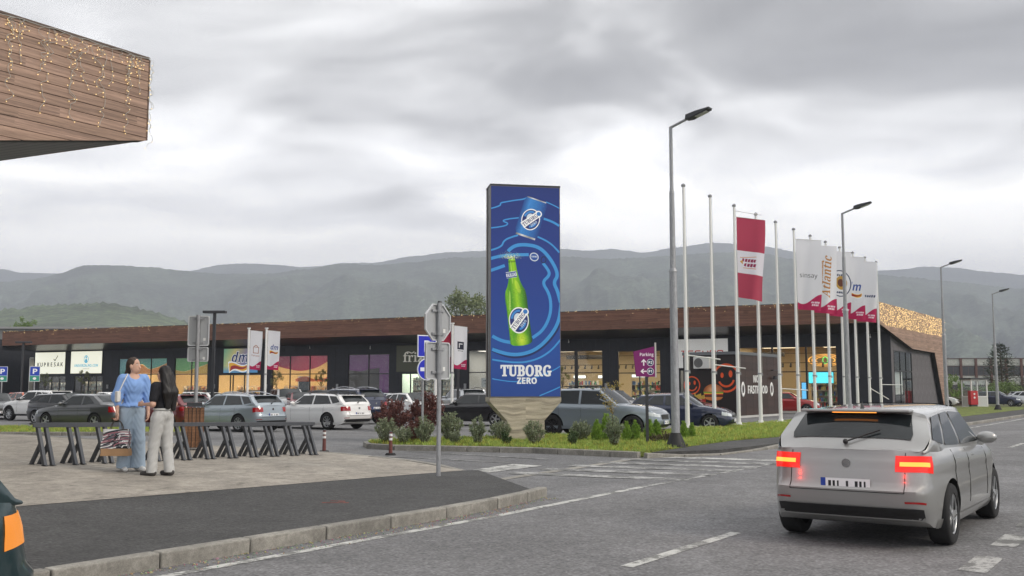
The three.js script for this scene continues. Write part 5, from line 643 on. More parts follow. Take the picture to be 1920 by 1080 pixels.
// ---------------------------------------------------------------- plants: every leaf is a small folded blade
function leafCloud(leaves) {                                        // [{p, d, n, l, w, c}]
  const N = leaves.length, pos = new Float32Array(N * 18), nor = new Float32Array(N * 18), colr = new Float32Array(N * 18), a = new THREE.Vector3(), s = new THREE.Vector3(), f = new THREE.Vector3();
  leaves.forEach((L, i) => {
    s.crossVectors(L.d, L.n).normalize().multiplyScalar(L.w / 2); f.crossVectors(s, L.d).normalize();
    const mid = a.copy(L.p).addScaledVector(L.d, L.l * 0.45), tip = L.p.clone().addScaledVector(L.d, L.l).addScaledVector(f, -L.l * 0.12), l = mid.clone().add(s).addScaledVector(f, L.w * 0.12), r = mid.clone().sub(s).addScaledVector(f, L.w * 0.12), v = [L.p, r, tip, L.p, tip, l];
    const n1 = new THREE.Vector3().crossVectors(r.clone().sub(L.p), tip.clone().sub(L.p)).normalize(), n2_ = new THREE.Vector3().crossVectors(tip.clone().sub(L.p), l.clone().sub(L.p)).normalize();
    v.forEach((q, k) => { const o = i * 18 + k * 3, n = k < 3 ? n1 : n2_; pos[o] = q.x; pos[o + 1] = q.y; pos[o + 2] = q.z; nor[o] = n.x; nor[o + 1] = n.y; nor[o + 2] = n.z; colr[o] = L.c[0]; colr[o + 1] = L.c[1]; colr[o + 2] = L.c[2]; });
  });
  const g = new THREE.BufferGeometry(); g.setAttribute('position', new THREE.BufferAttribute(pos, 3)); g.setAttribute('normal', new THREE.BufferAttribute(nor, 3)); g.setAttribute('color', new THREE.BufferAttribute(colr, 3)); return g;
}
M.leaf = mat([1, 1, 1], 0.7, { vertexColors: true, side: THREE.DoubleSide, transmission: 0.28, thickness: 0 });
M.stem = mat([0.10, 0.075, 0.05], 0.9); M.bark = mat([0.16, 0.13, 0.10], 0.95, { map: speckle });
const randDir = (r, up = 0) => { const z = 2 * r() - 1, t = 6.2832 * r(), q = Math.sqrt(1 - z * z); return new THREE.Vector3(q * Math.cos(t), z + up, q * Math.sin(t)).normalize(); };
const tone = (r, c, k = 0.35) => { const m = 1 - k / 2 + k * r(); return [c[0] * m * (0.93 + 0.14 * r()), c[1] * m, c[2] * m * (0.9 + 0.2 * r())]; };
function tuftShrub(seed, h, rad, color, tips, per, ll, lw) {
  const r = rng(seed), leaves = [], stems = [];
  for (let k = 0; k < tips; k++) {
    const a = 6.283 * (k / tips) + r(), q = Math.sqrt(r()), hh = h * (1 - 0.45 * q * q) * (0.72 + 0.36 * r()), end = v3(Math.cos(a) * rad * q, hh, Math.sin(a) * rad * q), base = v3(end.x * 0.25, 0, end.z * 0.25), mid = base.clone().lerp(end, 0.55).add(v3((r() - 0.5) * 0.05, 0.02, (r() - 0.5) * 0.05));
    stems.push(tube([base, mid, end], 0.006, 4, 5));
    for (let i = 0; i < per; i++) { const t = Math.pow(r(), 0.55), p = t < 0.5 ? base.clone().lerp(mid, t * 2) : mid.clone().lerp(end, t * 2 - 1); if (p.y < h * 0.12) continue; const d = randDir(r, 0.55), tipd = t > 0.8 ? 1.15 : 1; p.addScaledVector(randDir(r), 0.035 * rad * 2); leaves.push({ p, d, n: randDir(r), l: ll * (0.6 + 0.7 * r()) * tipd, w: lw * (0.7 + 0.6 * r()), c: tone(r, color) }); }
  }
  return [leafCloud(leaves), join(stems)];
}
function coneShrub(seed, h, rad, color, count) {
  const r = rng(seed), leaves = [], stems = [tube([v3(0, 0, 0), v3(0.01, h * 0.4, 0), v3(0, h * 0.85, 0)], 0.012, 5, 6)], spikes = 7;
  for (let i = 0; i < count; i++) { const sp = Math.floor(r() * spikes), a = sp / spikes * 6.283 + 0.5, y = h * Math.pow(r(), 0.8) * (0.8 + 0.2 * Math.sin(sp * 2.1)), ry = rad * Math.pow(1 - y / (h * 1.05), 0.6) * (0.55 + 0.45 * Math.min(1, y / h * 4)), q = Math.sqrt(r()), p = v3(Math.cos(a) * ry * 0.45 + randDir(r).x * ry * 0.55 * q, y, Math.sin(a) * ry * 0.45 + randDir(r).z * ry * 0.55 * q); leaves.push({ p, d: v3(p.x * 1.2, rad * 1.6, p.z * 1.2).normalize().add(randDir(r).multiplyScalar(0.35)).normalize(), n: randDir(r), l: 0.05 + 0.05 * r(), w: 0.02 + 0.02 * r(), c: tone(r, color, 0.5) }); }
  return [leafCloud(leaves), join(stems)];
}
const shrubKinds = {
  grey: [[501, 0.66, 0.30, [0.26, 0.30, 0.18], 26, 62, 0.060, 0.026], [502, 0.60, 0.33, [0.28, 0.32, 0.20], 30, 58, 0.060, 0.028], [503, 0.72, 0.26, [0.25, 0.295, 0.175], 24, 66, 0.065, 0.026]].map((a) => tuftShrub(...a)),
  dark: [[511, 0.36, 0.15, [0.075, 0.13, 0.04], 15, 60, 0.05, 0.026], [512, 0.38, 0.18, [0.07, 0.12, 0.036], 16, 60, 0.05, 0.026]].map((a) => tuftShrub(...a)),
  bright: [[521, 0.50, 0.17, [0.24, 0.38, 0.05], 1500], [522, 0.56, 0.19, [0.22, 0.36, 0.045], 1700]].map((a) => coneShrub(...a)),
  brown: [[531, 0.24, 0.18, [0.13, 0.11, 0.05], 14, 50, 0.045, 0.02]].map((a) => tuftShrub(...a)),
  red: [[541, 1.15, 0.72, [0.16, 0.052, 0.040], 46, 70, 0.10, 0.05], [542, 1.25, 0.60, [0.15, 0.048, 0.036], 44, 70, 0.10, 0.05]].map((a) => tuftShrub(...a)),
};
const shrubNames = { grey: 'leafy_shrub', dark: 'boxwood_shrub', bright: 'conifer_shrub', brown: 'dry_shrub', red: 'red_leaf_shrub' };
function shrub(kind, v, X, D, s, label, y = 0.13) { const [g, st] = shrubKinds[kind][v % shrubKinds[kind].length], t = thing(shrubNames[kind], label, 'shrub', [X, y, D], v * 1.9 + X, kind === 'grey' ? 'grey green shrubs on the lawn' : undefined); t.scale.set(s * 1.05, s * 1.04, s * 1.05); mesh('foliage', g, M.leaf, t); mesh('stem', st, M.stem, t); return t; }
for (const [k, v, X, D, s, l] of [
  ['grey', 0, -3.45, 27.3, 1.05, 'bushy grey green shrub at the left tip of the lawn'], ['grey', 1, -2.95, 27.1, 0.8, 'low grey green shrub second from the lawn tip'], ['grey', 2, -2.35, 27.0, 1.0, 'grey green shrub below the round blue sign'], ['grey', 0, -1.75, 28.2, 1.25, 'tall grey green shrub just right of the octagonal sign post'], ['grey', 1, -1.55, 26.8, 0.62, 'small grey green shrub right of the octagonal sign post'], ['grey', 2, -0.9, 26.5, 1.0, 'wide grey green shrub in front of the black hatchback'], ['grey', 1, -0.35, 28.8, 0.95, 'grey green shrub against the left side of the plinth'], ['grey', 0, 0.58, 26.5, 0.98, 'grey green shrub in front of the pylon plinth'], ['grey', 1, 2.0, 28.6, 0.98, 'grey green shrub beside the grey sport utility vehicle'], ['grey', 2, 2.62, 25.6, 1.06, 'grey green shrub nearest the kerb, left of the purple sign'],
  ['dark', 0, -0.18, 26.4, 1.0, 'small dark shrub left of the plinth front'], ['dark', 1, 1.62, 26.2, 1.02, 'small dark shrub in front of the grey sport utility vehicle'],
  ['bright', 0, 2.4, 28.2, 1.1, 'bright green conifer shrub below the grey bonnet'], ['bright', 1, 2.72, 28.6, 1.25, 'tallest bright green conifer shrub below the grey bonnet'], ['bright', 0, 3.28, 28.5, 1.0, 'bright green conifer shrub left of the purple sign post'], ['bright', 1, 3.55, 28.7, 0.95, 'bright green conifer shrub directly behind the purple sign post'], ['bright', 0, 4.0, 29.0, 1.08, 'bright green conifer shrub right of the purple sign post'], ['bright', 1, 4.25, 29.3, 0.95, 'bright green conifer shrub second right of the purple sign post'], ['bright', 0, 5.1, 29.6, 0.95, 'bright green conifer shrub right of the nearest street lamp'], ['bright', 1, 5.45, 30.2, 0.75, 'round green conifer shrub farthest right on the lawn'],
  ['brown', 0, 3.95, 27.6, 0.95, 'dry brown shrub right of the purple sign post'], ['brown', 0, 4.3, 27.9, 1.15, 'dark dry shrub left of the nearest street lamp'],
  ['red', 0, -4.6, 38.5, 1.0, 'dark red leaved shrub behind the round blue sign'], ['red', 1, -3.3, 38.8, 1.15, 'dark red leaved shrub left of the black hatchback'], ['red', 0, -2.65, 28.2, 0.55, 'small reddish shrub between the grey green shrubs']]) shrub(k, v, X, D, s, l, D > 36 ? 0 : 0.13);
// trees
function limb(list, a, b, r0, r1, r, bend = 0.12) { const m = a.clone().lerp(b, 0.5).add(randDir(r).multiplyScalar(a.distanceTo(b) * bend)), c = new THREE.CatmullRomCurve3([a, m, b]), n = 7, g = new THREE.TubeGeometry(c, n, 1, 7), p = g.attributes.position, q = new THREE.Vector3(); for (let i = 0; i <= n; i++) { const ctr = c.getPointAt(i / n), k = lerp(r0, r1, i / n); for (let j = 0; j <= 7; j++) { const o = i * 8 + j; q.fromBufferAttribute(p, o).sub(ctr).multiplyScalar(k).add(ctr); p.setXYZ(o, q.x, q.y, q.z); } } g.computeVertexNormals(); list.push(flat(g)); return c; }
function broadTree(seed, H, crownR, trunkH, color, clumps, per, leaf, tr) {
  const r = rng(seed), wood = [], leaves = [], top = v3((r() - 0.5) * 0.1 * H, trunkH, (r() - 0.5) * 0.1 * H); limb(wood, v3(0, -0.05, 0), top, tr, tr * 0.65, r, 0.04);
  for (let k = 0; k < clumps; k++) { const dir = randDir(r, 0.25), q = Math.cbrt(0.25 + 0.75 * r()), c = v3(top.x + dir.x * crownR * q, lerp(trunkH, H, 0.5) + dir.y * (H - trunkH) * 0.52 * q, top.z + dir.z * crownR * q); if (k < clumps * 0.45) limb(wood, top.clone().lerp(v3(0, trunkH * 0.8, 0), 0.4 * r()), c, tr * 0.35, tr * 0.08, r, 0.15); const cr = crownR * (0.16 + 0.2 * r()); for (let i = 0; i < per; i++) { const d = randDir(r), p = c.clone().addScaledVector(d, cr * Math.cbrt(r())); leaves.push({ p, d: randDir(r, 0.1), n: randDir(r), l: leaf * (0.6 + 0.8 * r()), w: leaf * (0.4 + 0.3 * r()), c: tone(r, color, 0.45) }); } }
  return [leafCloud(leaves), join(wood)];
}
function conifer(seed, H, R0, color, whorls, per) {
  const r = rng(seed), wood = [], leaves = []; limb(wood, v3(0, -0.05, 0), v3(0, H, 0), H * 0.028, 0.02, r, 0.01);
  for (let w = 0; w < whorls; w++) { const y = H * (0.10 + 0.88 * w / whorls), L = R0 * Math.pow(1 - w / whorls, 0.75) * (0.8 + 0.4 * r()) + 0.12; for (let k = 0; k < 7; k++) { const a = k / 7 * 6.283 + w * 0.7 + 0.4 * r(), len = L * (0.7 + 0.4 * r()), s = v3(0, y, 0), e = v3(Math.cos(a) * len, y + len * (0.12 + 0.2 * r()), Math.sin(a) * len), c = limb(wood, s, e, 0.035, 0.008, r, 0.08); for (let i = 0; i < per; i++) { const t = Math.pow(r(), 0.7), p = c.getPointAt(t); p.add(randDir(r).multiplyScalar(0.10 + 0.05 * len)); leaves.push({ p, d: v3(Math.cos(a), 0.25, Math.sin(a)).add(randDir(r).multiplyScalar(0.7)).normalize(), n: randDir(r), l: 0.22 + 0.16 * r(), w: 0.05 + 0.04 * r(), c: tone(r, color, 0.5) }); } } }
  return [leafCloud(leaves), join(wood)];
}
function plantTree(name, label, [g, w], X, D, s = 1, y = -0.02, group) { const t = thing(name, label, 'tree', [X, y, D], X * 1.3, group); t.scale.set(s, s, s); mesh('crown', g, M.leaf, t); mesh('trunk', w, M.bark, t); return t; }
const olive = [broadTree(601, 3.3, 0.62, 1.9, [0.16, 0.19, 0.075], 20, 46, 0.10, 0.045), broadTree(602, 3.4, 0.58, 1.95, [0.175, 0.195, 0.06], 18, 46, 0.10, 0.04)];
const front = (u, w) => [C0[0] + Bd[0] * u + Nb[0] * w, C0[1] + Bd[1] * u + Nb[1] * w];
for (const [i, [u, w, s, label]] of [[84.6, 1.5, 1, 'slender young tree beside the check mark shop sign'], [79.2, 1.4, 1.05, 'slender young tree between the blue lettered sign and the dark wall'], [53.7, 1.2, 1, 'slender young tree in front of the crimson window'], [48.9, 1.4, 1.0, 'slender young tree between the crimson and purple windows'], [36.2, 1.0, 1.05, 'slender young tree behind the octagonal road sign'], [24.4, 1.0, 1.0, 'slender young tree in front of the window right of the pylon']].entries()) plantTree('young_tree', label, olive[i % 2], ...front(u, w), s, 0, 'young trees along the shop fronts');
plantTree('sapling', 'thin sapling with sparse yellow leaves in front of the grey bonnet', broadTree(611, 1.75, 0.36, 0.75, [0.36, 0.27, 0.05], 18, 16, 0.06, 0.014), 3.05, 29.9, 1, 0.13);
plantTree('broadleaf_tree', 'pale green tree rising behind the roof left of the pylon', broadTree(621, 12.6, 2.9, 5.5, [0.20, 0.24, 0.12], 60, 60, 0.34, 0.22), -5.3, 112);
plantTree('broadleaf_tree', 'fresh green treetop behind the grey hall at far left', broadTree(622, 13.6, 2.6, 6, [0.15, 0.24, 0.05], 44, 46, 0.36, 0.22), -83, 168);
plantTree('conifer_tree', 'dark spreading conifer behind the farthest street lamp', conifer(631, 6.9, 2.7, [0.035, 0.058, 0.034], 17, 22), 54.3, 110);
plantTree('conifer_tree', 'dark conifer cut off by the right edge', conifer(632, 6.2, 2.2, [0.032, 0.052, 0.03], 15, 20), 59.4, 112);
plantTree('bushy_tree', 'light green bush beside the end of the retail building', broadTree(641, 3.0, 0.95, 0.5, [0.17, 0.27, 0.05], 34, 44, 0.17, 0.07), 41.0, 93);
plantTree('bushy_tree', 'low green bush between the booth and the garden wall', broadTree(642, 1.9, 1.5, 0.3, [0.14, 0.21, 0.05], 34, 40, 0.17, 0.06), 51.5, 104, 1.2);
plantTree('bushy_tree', 'green hedge bush behind the white car at right', broadTree(643, 1.7, 1.4, 0.3, [0.12, 0.19, 0.05], 30, 40, 0.17, 0.06), 47.0, 100, 1.1);
// ---------------------------------------------------------------- cars
// A body is a skin swept round a rounded plan, profiled upwards, with a crowned bonnet; the cabin is a ruled glasshouse. Local: +x forward, y up, +z right.
const carMat = {
  tyre: mat([0.014, 0.014, 0.015], 0.85), rim: mat([0.48, 0.49, 0.50], 0.35, { metalness: 0.7 }), well: mat([0.008, 0.008, 0.008], 0.95), trim: mat([0.018, 0.018, 0.019], 0.6), lampGlass: mat([0.62, 0.66, 0.70], 0.08, { clearcoat: 1 }), redLamp: mat([0.32, 0.008, 0.010], 0.12, { clearcoat: 1 }), plate: null, chrome: mat([0.6, 0.6, 0.62], 0.15, { metalness: 0.9 }), inside: mat([0.03, 0.03, 0.032], 0.8),
};
carMat.plate = mat(0xffffff, 0.5, { map: canvasTex(256, 56, (x) => { x.fillStyle = '#e9eaec'; x.fillRect(0, 0, 256, 56); x.fillStyle = '#1d3f9c'; x.fillRect(0, 0, 26, 56); x.fillStyle = '#16181c'; for (let i = 0; i < 9; i++) if (i !== 3 && i !== 5) x.fillRect(40 + i * 23, 13, 15 - (i % 3) * 3, 31); }) });
carMat.glass = mat([0.016, 0.020, 0.022], 0.03);
const paints = {}; const paint = (c, metal = 0.25) => (paints[c.join()] ??= mat(c, 0.34, { metalness: metal, clearcoat: 1, clearcoatRoughness: 0.05 }));
const interp = (tab, x) => { if (x <= tab[0][0]) return tab[0][1]; for (let i = 0; i + 1 < tab.length; i++) if (x <= tab[i + 1][0]) { const t = (x - tab[i][0]) / (tab[i + 1][0] - tab[i][0]), s = t * t * (3 - 2 * t); return lerp(tab[i][1], tab[i + 1][1], lerp(t, s, 0.6)); } return tab[tab.length - 1][1]; };
const evaluator = new Evaluator(); evaluator.attributes = ['position', 'normal']; evaluator.useGroups = true;
function carModel(S0) {
  const { L, W, H, belt, clear, hood, xA, xB, xC, xD, wheelR, fx, rx, kind } = S0, hl = L / 2, hw = W / 2;
  const front = (x) => smooth(0.80, 0.99, x / hl), rear = (x) => smooth(0.80, 0.99, -x / hl);
  const shoulder = (x) => interp(S0.line, x);                       // height of the skin's upper rim
  const sill = (x) => clear + 0.05 * front(x) + 0.09 * rear(x);
  const prof = [[0, 0.055], [0.10, 0.018], [0.30, 0], [0.55, -0.002], [0.70, 0.010], [0.80, 0.004], [0.93, 0.028], [1, 0.062]];
  const fprof = [[0, 0.14], [0.12, 0.05], [0.3, 0], [0.5, 0.0], [0.62, 0.02], [0.85, 0.04], [0.95, 0.075], [1, 0.15]], rprof = kind === 'sedan' ? [[0, 0.13], [0.2, 0.03], [0.45, 0], [0.62, 0.03], [1, 0.13]] : [[0, 0.13], [0.2, 0.03], [0.42, 0], [0.52, 0.055], [0.75, 0.085], [1, 0.14]];
  const planZ = (x) => { const e = x > 0 ? 6.5 : 8, k = clamp(Math.abs(x) / hl, 0, 0.999); return hw * Math.pow(1 - k ** e, 1 / e) * (1 - 0.05 * smooth(0.5, 1, k)); };
  const plan = (f) => { const c = Math.cos(f), s = Math.sin(f), exp = c > 0 ? 6.5 : 8, q = Math.pow(Math.abs(c) ** exp + Math.abs(s) ** exp, -1 / exp), x = c * q, z = s * q; return [x * hl, z * hw * (1 - 0.05 * smooth(0.5, 1, Math.abs(x)))]; };
  const skin = (f, v, off = 0) => {
    const [x, z] = plan(f), fr = front(x), rr = rear(x), ins = interp(prof, v), y = lerp(sill(x), shoulder(x), v), nx = Math.sign(x) * smooth(0.93, 1, Math.abs(x) / hl), sideK = smooth(0.80, 1, Math.abs(z) / hw);
    let px = x - Math.sign(x) * Math.max(fr, rr) ** 2 * (fr > rr ? interp(fprof, v) : interp(rprof, v)) + nx * off, pz = z - Math.sign(z) * sideK * ins + Math.sign(z) * sideK * off;
    return v3(px, y, pz);
  };
  const NF = 128, NV = 14, faces = [], P = (f, v) => skin(f / NF * Math.PI * 2, v);
  const pos = [], idx = [], id = (i, j) => (i % NF) * (NV + 1) + j;
  for (let i = 0; i < NF; i++) for (let j = 0; j <= NV; j++) { const p = P(i, j / NV); pos.push(p.x, p.y, p.z); }
  for (let i = 0; i < NF; i++) for (let j = 0; j < NV; j++) idx.push(id(i, j), id(i, j + 1), id(i + 1, j), id(i + 1, j), id(i, j + 1), id(i + 1, j + 1));
  // upper deck (bonnet, boot) and floor: strips between mirrored rim points
  const half = NF / 2, NC = 12, crown = (x) => 0.045 * smooth(0, 0.15, 1 - Math.abs(x) / hl);
  const cap = (jv, up) => {
    const rows = []; for (let i = 0; i <= half; i++) { const a = id(i, jv), b = id((NF - i) % NF, jv); if (a === b) { rows.push(new Array(NC + 1).fill(a)); continue; } const row = [a], ax = pos[a * 3], ay = pos[a * 3 + 1], az = pos[a * 3 + 2], bz = pos[b * 3 + 2]; for (let k = 1; k < NC; k++) { const t = k / NC; row.push(pos.length / 3); pos.push(ax, ay + up * crown(ax) * (1 - (2 * t - 1) ** 4), lerp(az, bz, t)); } row.push(b); rows.push(row); }
    for (let i = 0; i < half; i++) for (let k = 0; k < NC; k++) { const [a, b, c, d] = [rows[i][k], rows[i][k + 1], rows[i + 1][k], rows[i + 1][k + 1]]; const tri = (p, q, r) => { if (p !== q && q !== r && p !== r) up > 0 ? idx.push(p, q, r) : idx.push(p, r, q); }; tri(a, b, c); tri(b, d, c); }
  };
  cap(NV, 1); cap(0, 0);
  let g = new THREE.BufferGeometry(); g.setAttribute('position', new THREE.Float32BufferAttribute(pos, 3)); g.setIndex(idx); g.computeVertexNormals();
  g = toCreasedNormals(g, 0.6);
  // wheel wells
  let body = new Brush(g, carMat.trim); body.updateMatrixWorld();
  for (const x of [fx, rx]) for (const s of [-1, 1]) { const c = new THREE.CylinderGeometry(wheelR * 1.14, wheelR * 1.14, 0.34, 36); c.rotateX(Math.PI / 2).translate(x, wheelR * 1.02, s * (hw - 0.12)); const w = new Brush(c, carMat.well); w.updateMatrixWorld(); body = evaluator.evaluate(body, w, SUBTRACTION); body.updateMatrixWorld(); }
  const bodyGeo = body.geometry, bodyMats = body.material;
  // glasshouse
  const wB = hw - 0.065, wR = hw * S0.roofW, roofY = (x) => interp(S0.roof, x), topY = (x) => H - 0.0 + roofY(x);
  const zAt = (y, x = 0) => Math.min(lerp(wB, wR, clamp((y - belt) / (H - 0.06 - belt), 0, 1.15)), planZ(x) - 0.045), edgeDrop = 0.05;
  // outline over the top: bonnet foot of the screen, screen top, roof, rear
  const over = []; { const seg = (x0, y0, x1, y1, n, bow) => { for (let i = 0; i < n; i++) { const t = i / n; over.push([lerp(x0, x1, t), lerp(y0, y1, t) + bow * Math.sin(Math.PI * t)]); } }; seg(xA, shoulder(xA) - 0.01, xB, topY(xB), 8, 0.02); seg(xB, topY(xB), xC, topY(xC), 14, 0.012); seg(xC, topY(xC), xD, shoulder(xD) + 0.0, 8, S0.rearBow ?? 0.02); over.push([xD, shoulder(xD)]); }
  const NO = over.length, NZ = 12, cp = [], ci = [];
  for (const [x, y] of over) for (let k = 0; k <= NZ; k++) { const t = 2 * k / NZ - 1, ze = zAt(y - edgeDrop, x), drop = edgeDrop * Math.pow(Math.abs(t), 5) * (y > belt + 0.1 ? 1 : smooth(0, 0.1, y - belt)), bowX = -0.09 * t * t * (x > xB ? 1 : x < xC ? -0.6 : 0); cp.push(x + bowX * smooth(belt, belt + 0.25, H - Math.abs(y - belt) * 0 + 0), y - drop, t * ze); }
  for (let i = 0; i + 1 < NO; i++) for (let k = 0; k < NZ; k++) { const a = i * (NZ + 1) + k, b = a + 1, c = a + NZ + 1, d = c + 1; ci.push(a, c, b, b, c, d); }
  // side walls from the over-outline down to the belt
  const base = cp.length / 3, edge = (s) => { const st = cp.length / 3; for (let i = 0; i < NO; i++) { const e = (i * (NZ + 1) + (s > 0 ? NZ : 0)) * 3, x = cp[e], y = cp[e + 1]; for (let j = 0; j <= 4; j++) { const t = j / 4, by = Math.min(shoulder(x) - 0.03, y); const yy = lerp(y, by, t); cp.push(x, yy, s * (zAt(yy, x) + 0.012 * Math.sin(Math.PI * t))); } } for (let i = 0; i + 1 < NO; i++) for (let j = 0; j < 4; j++) { const a = st + i * 5 + j, b = a + 1, c = a + 5, d = c + 1; s > 0 ? ci.push(a, c, b, b, c, d) : ci.push(a, b, c, b, d, c); } };
  edge(1); edge(-1);
  let cab = new THREE.BufferGeometry(); cab.setAttribute('position', new THREE.Float32BufferAttribute(cp, 3)); cab.setIndex(ci); cab.computeVertexNormals(); cab = toCreasedNormals(cab, 0.7);
  // glass: side panes from polygons, screens from the over-strip
  const sidePane = (pts, s) => { const g2 = new THREE.ShapeGeometry(new THREE.Shape(pts.map((q) => new THREE.Vector2(...q)))); const p = g2.attributes.position; for (let i = 0; i < p.count; i++) { const y = p.getY(i), yt = clamp((y - belt) / (H - belt), 0, 1); p.setZ(i, s * (zAt(y, p.getX(i)) + 0.012 * Math.sin(Math.PI * yt) + 0.008)); } g2.computeVertexNormals(); return flat(g2); };
  const screen = (i0, i1, zIn, off) => { const q = [], ix = []; for (let i = i0; i <= i1; i++) for (let k = 0; k <= 10; k++) { const t = (2 * k / 10 - 1) * zIn, [x, y] = over[i], ze = zAt(y - edgeDrop, x), bowX = -0.09 * t * t * (x > xB ? 1 : x < xC ? -0.6 : 0), drop = edgeDrop * Math.abs(t) ** 5; q.push(x + bowX + off[0], y - drop + off[1], t * ze); } for (let i = 0; i < i1 - i0; i++) for (let k = 0; k < 10; k++) { const a = i * 11 + k, b = a + 1, c = a + 11, d = c + 1; ix.push(a, c, b, b, c, d); } const g2 = new THREE.BufferGeometry(); g2.setAttribute('position', new THREE.Float32BufferAttribute(q, 3)); g2.setIndex(ix); g2.computeVertexNormals(); return flat(g2); };
  const patch = (f0, f1, v0, v1, off, nf = 10, nv = 4) => { const q = [], ix = []; for (let i = 0; i <= nf; i++) for (let j = 0; j <= nv; j++) { const p = skin(lerp(f0, f1, i / nf), lerp(v0, v1, j / nv), off); q.push(p.x, p.y, p.z); } for (let i = 0; i < nf; i++) for (let j = 0; j < nv; j++) { const a = i * (nv + 1) + j, b = a + 1, c = a + nv + 1, d = c + 1; ix.push(a, b, c, b, d, c); } const g2 = new THREE.BufferGeometry(); g2.setAttribute('position', new THREE.Float32BufferAttribute(q, 3)); g2.setIndex(ix); g2.computeVertexNormals(); return flat(g2); };
  // wheel
  const R = wheelR, tyre = (() => { const w = 0.105, pts = [[R * 0.66, -w], [R * 0.93, -w * 1.02], [R * 0.985, -w * 0.8], [R, -w * 0.45], [R, w * 0.45], [R * 0.985, w * 0.8], [R * 0.93, w * 1.02], [R * 0.66, w]].map((q) => new THREE.Vector2(...q)); return flat(new THREE.LatheGeometry(pts, 36).rotateX(Math.PI / 2)); })();
  const rim = (() => { const out = [], n = S0.spokes ?? 5; out.push(flat(new THREE.TorusGeometry(R * 0.65, R * 0.045, 6, 32).translate(0, 0, 0.085))); out.push(flat(new THREE.CylinderGeometry(R * 0.13, R * 0.15, 0.04, 14).rotateX(Math.PI / 2).translate(0, 0, 0.08))); for (let k = 0; k < n; k++) { const a = k / n * 6.2832, b = new THREE.BoxGeometry(R * 0.56, R * (n > 7 ? 0.09 : 0.15), 0.035); b.translate(R * 0.37, 0, 0.075).rotateZ(a); out.push(flat(b)); } return join(out); })(), disc = flat(new THREE.CylinderGeometry(R * 0.63, R * 0.63, 0.02, 28).rotateX(Math.PI / 2).translate(0, 0, 0.03));
  const A = Math.atan2(hw * 0.62, hl), geo = {};
  const nA = over.findIndex(([x]) => x <= xB + 1e-6), nC = over.findIndex(([x]) => x <= xC + 1e-6);
  geo.windscreen = screen(1, nA, 0.86, [0.006, 0.007]); geo.rearGlass = screen(nC + 1, NO - 3 + (S0.rearFull ?? 0), 0.80, [-0.006, 0.006]);
  geo.side = [1, -1].map((s) => S0.panes.map((p) => sidePane(p, s)));
  geo.head = [1, -1].map((s) => patch(s * S0.headF[0], s * S0.headF[1], S0.headV[0], S0.headV[1], 0.008));
  geo.tail = [1, -1].map((s) => patch(Math.PI - s * S0.tailF[0], Math.PI - s * S0.tailF[1], S0.tailV[0], S0.tailV[1], 0.008));
  geo.tailCore = [1, -1].map((s) => patch(Math.PI - s * (S0.tailF[0] + 0.04), Math.PI - s * (S0.tailF[1] - 0.03), lerp(...S0.tailV, 0.36), lerp(...S0.tailV, 0.62), 0.014));
  geo.grille = patch(-S0.grilleF, S0.grilleF, S0.grilleV[0], S0.grilleV[1], 0.006, 14); geo.intake = patch(-0.62, 0.62, 0.06, 0.24, 0.006, 14);
  geo.rearTrim = patch(Math.PI - 0.74, Math.PI + 0.74, 0.02, S0.rearTrim ?? 0.18, 0.006, 20);
  geo.sills = [1, -1].map((s) => patch(s * 0.86, s * (Math.PI - 0.86), 0.0, 0.12, 0.004, 24, 2));
  const pf = skin(0, 0.36, 0.012), pr = skin(Math.PI, S0.plateV ?? 0.5, 0.012);
  geo.plateF = plate(0.5, 0.11, 0, 0, 0).rotateY(Math.PI / 2).translate(pf.x + 0.004, pf.y, 0); geo.plateR = plate(0.5, 0.11, 0, 0, 0).rotateY(-Math.PI / 2).translate(pr.x - 0.012, pr.y, 0);
  const mz = zAt(belt) + 0.1; geo.mirror = [1, -1].map((s) => join([flat(new THREE.SphereGeometry(0.1, 12, 8).scale(0.75, 0.72, 1.15).translate(xA - 0.42, belt + 0.07, s * mz)), box(0.06, 0.04, 0.12, xA - 0.42, belt + 0.02, s * (mz - 0.09))]));
  geo.handles = [1, -1].map((s) => S0.handles.map((x) => box(0.17, 0.028, 0.03, x, belt - 0.10, s * (hw - 0.028), { bevel: 0.01 })));
  geo.seams = [1, -1].map((s) => join(S0.seams.map((x) => { const pts = []; for (let j = 1; j <= 9; j++) { const v = 0.12 + 0.86 * j / 9, y = lerp(sill(x), shoulder(x), v); pts.push(v3(x + 0.03 * Math.sin(j * 0.3), y, s * (hw - interp(prof, v) + 0.001))); } return tube(pts, 0.004, 3, 10); })));
  { const loop = [], F = 0.60; for (let i = 0; i <= 12; i++) loop.push(skin(Math.PI - F, lerp(0.40, 0.97, i / 12), 0.002)); const other = []; for (let i = 12; i >= 0; i--) other.push(skin(Math.PI + F, lerp(0.40, 0.97, i / 12), 0.002)); const low = []; for (let i = 0; i <= 14; i++) low.push(skin(lerp(Math.PI + F, Math.PI - F, i / 14), 0.40, 0.002)); geo.tailSeam = join([tube(loop, 0.0045, 3), tube(other, 0.0045, 3), tube(low, 0.0045, 3)]); }
  { const i = NO - 4, [x, y] = over[i], [x1, y1] = over[i + 2]; geo.wiper = join([bar(v3(x1 - 0.02, y1 + 0.02, -0.02), v3(x - 0.01, y + 0.03, 0.3), 0.009, 5), flat(new THREE.SphereGeometry(0.028, 8, 6).translate(x1 - 0.02, y1 + 0.02, -0.02))]); const b = skin(Math.PI, 0.80, 0.006); geo.badge = flat(new THREE.CylinderGeometry(0.045, 0.045, 0.012, 16).rotateZ(Math.PI / 2).translate(b.x - 0.004, b.y, 0)); geo.reflectors = [1, -1].map((s) => patch(Math.PI - s * 0.60, Math.PI - s * 0.76, 0.255, 0.285, 0.006, 6, 1)); }
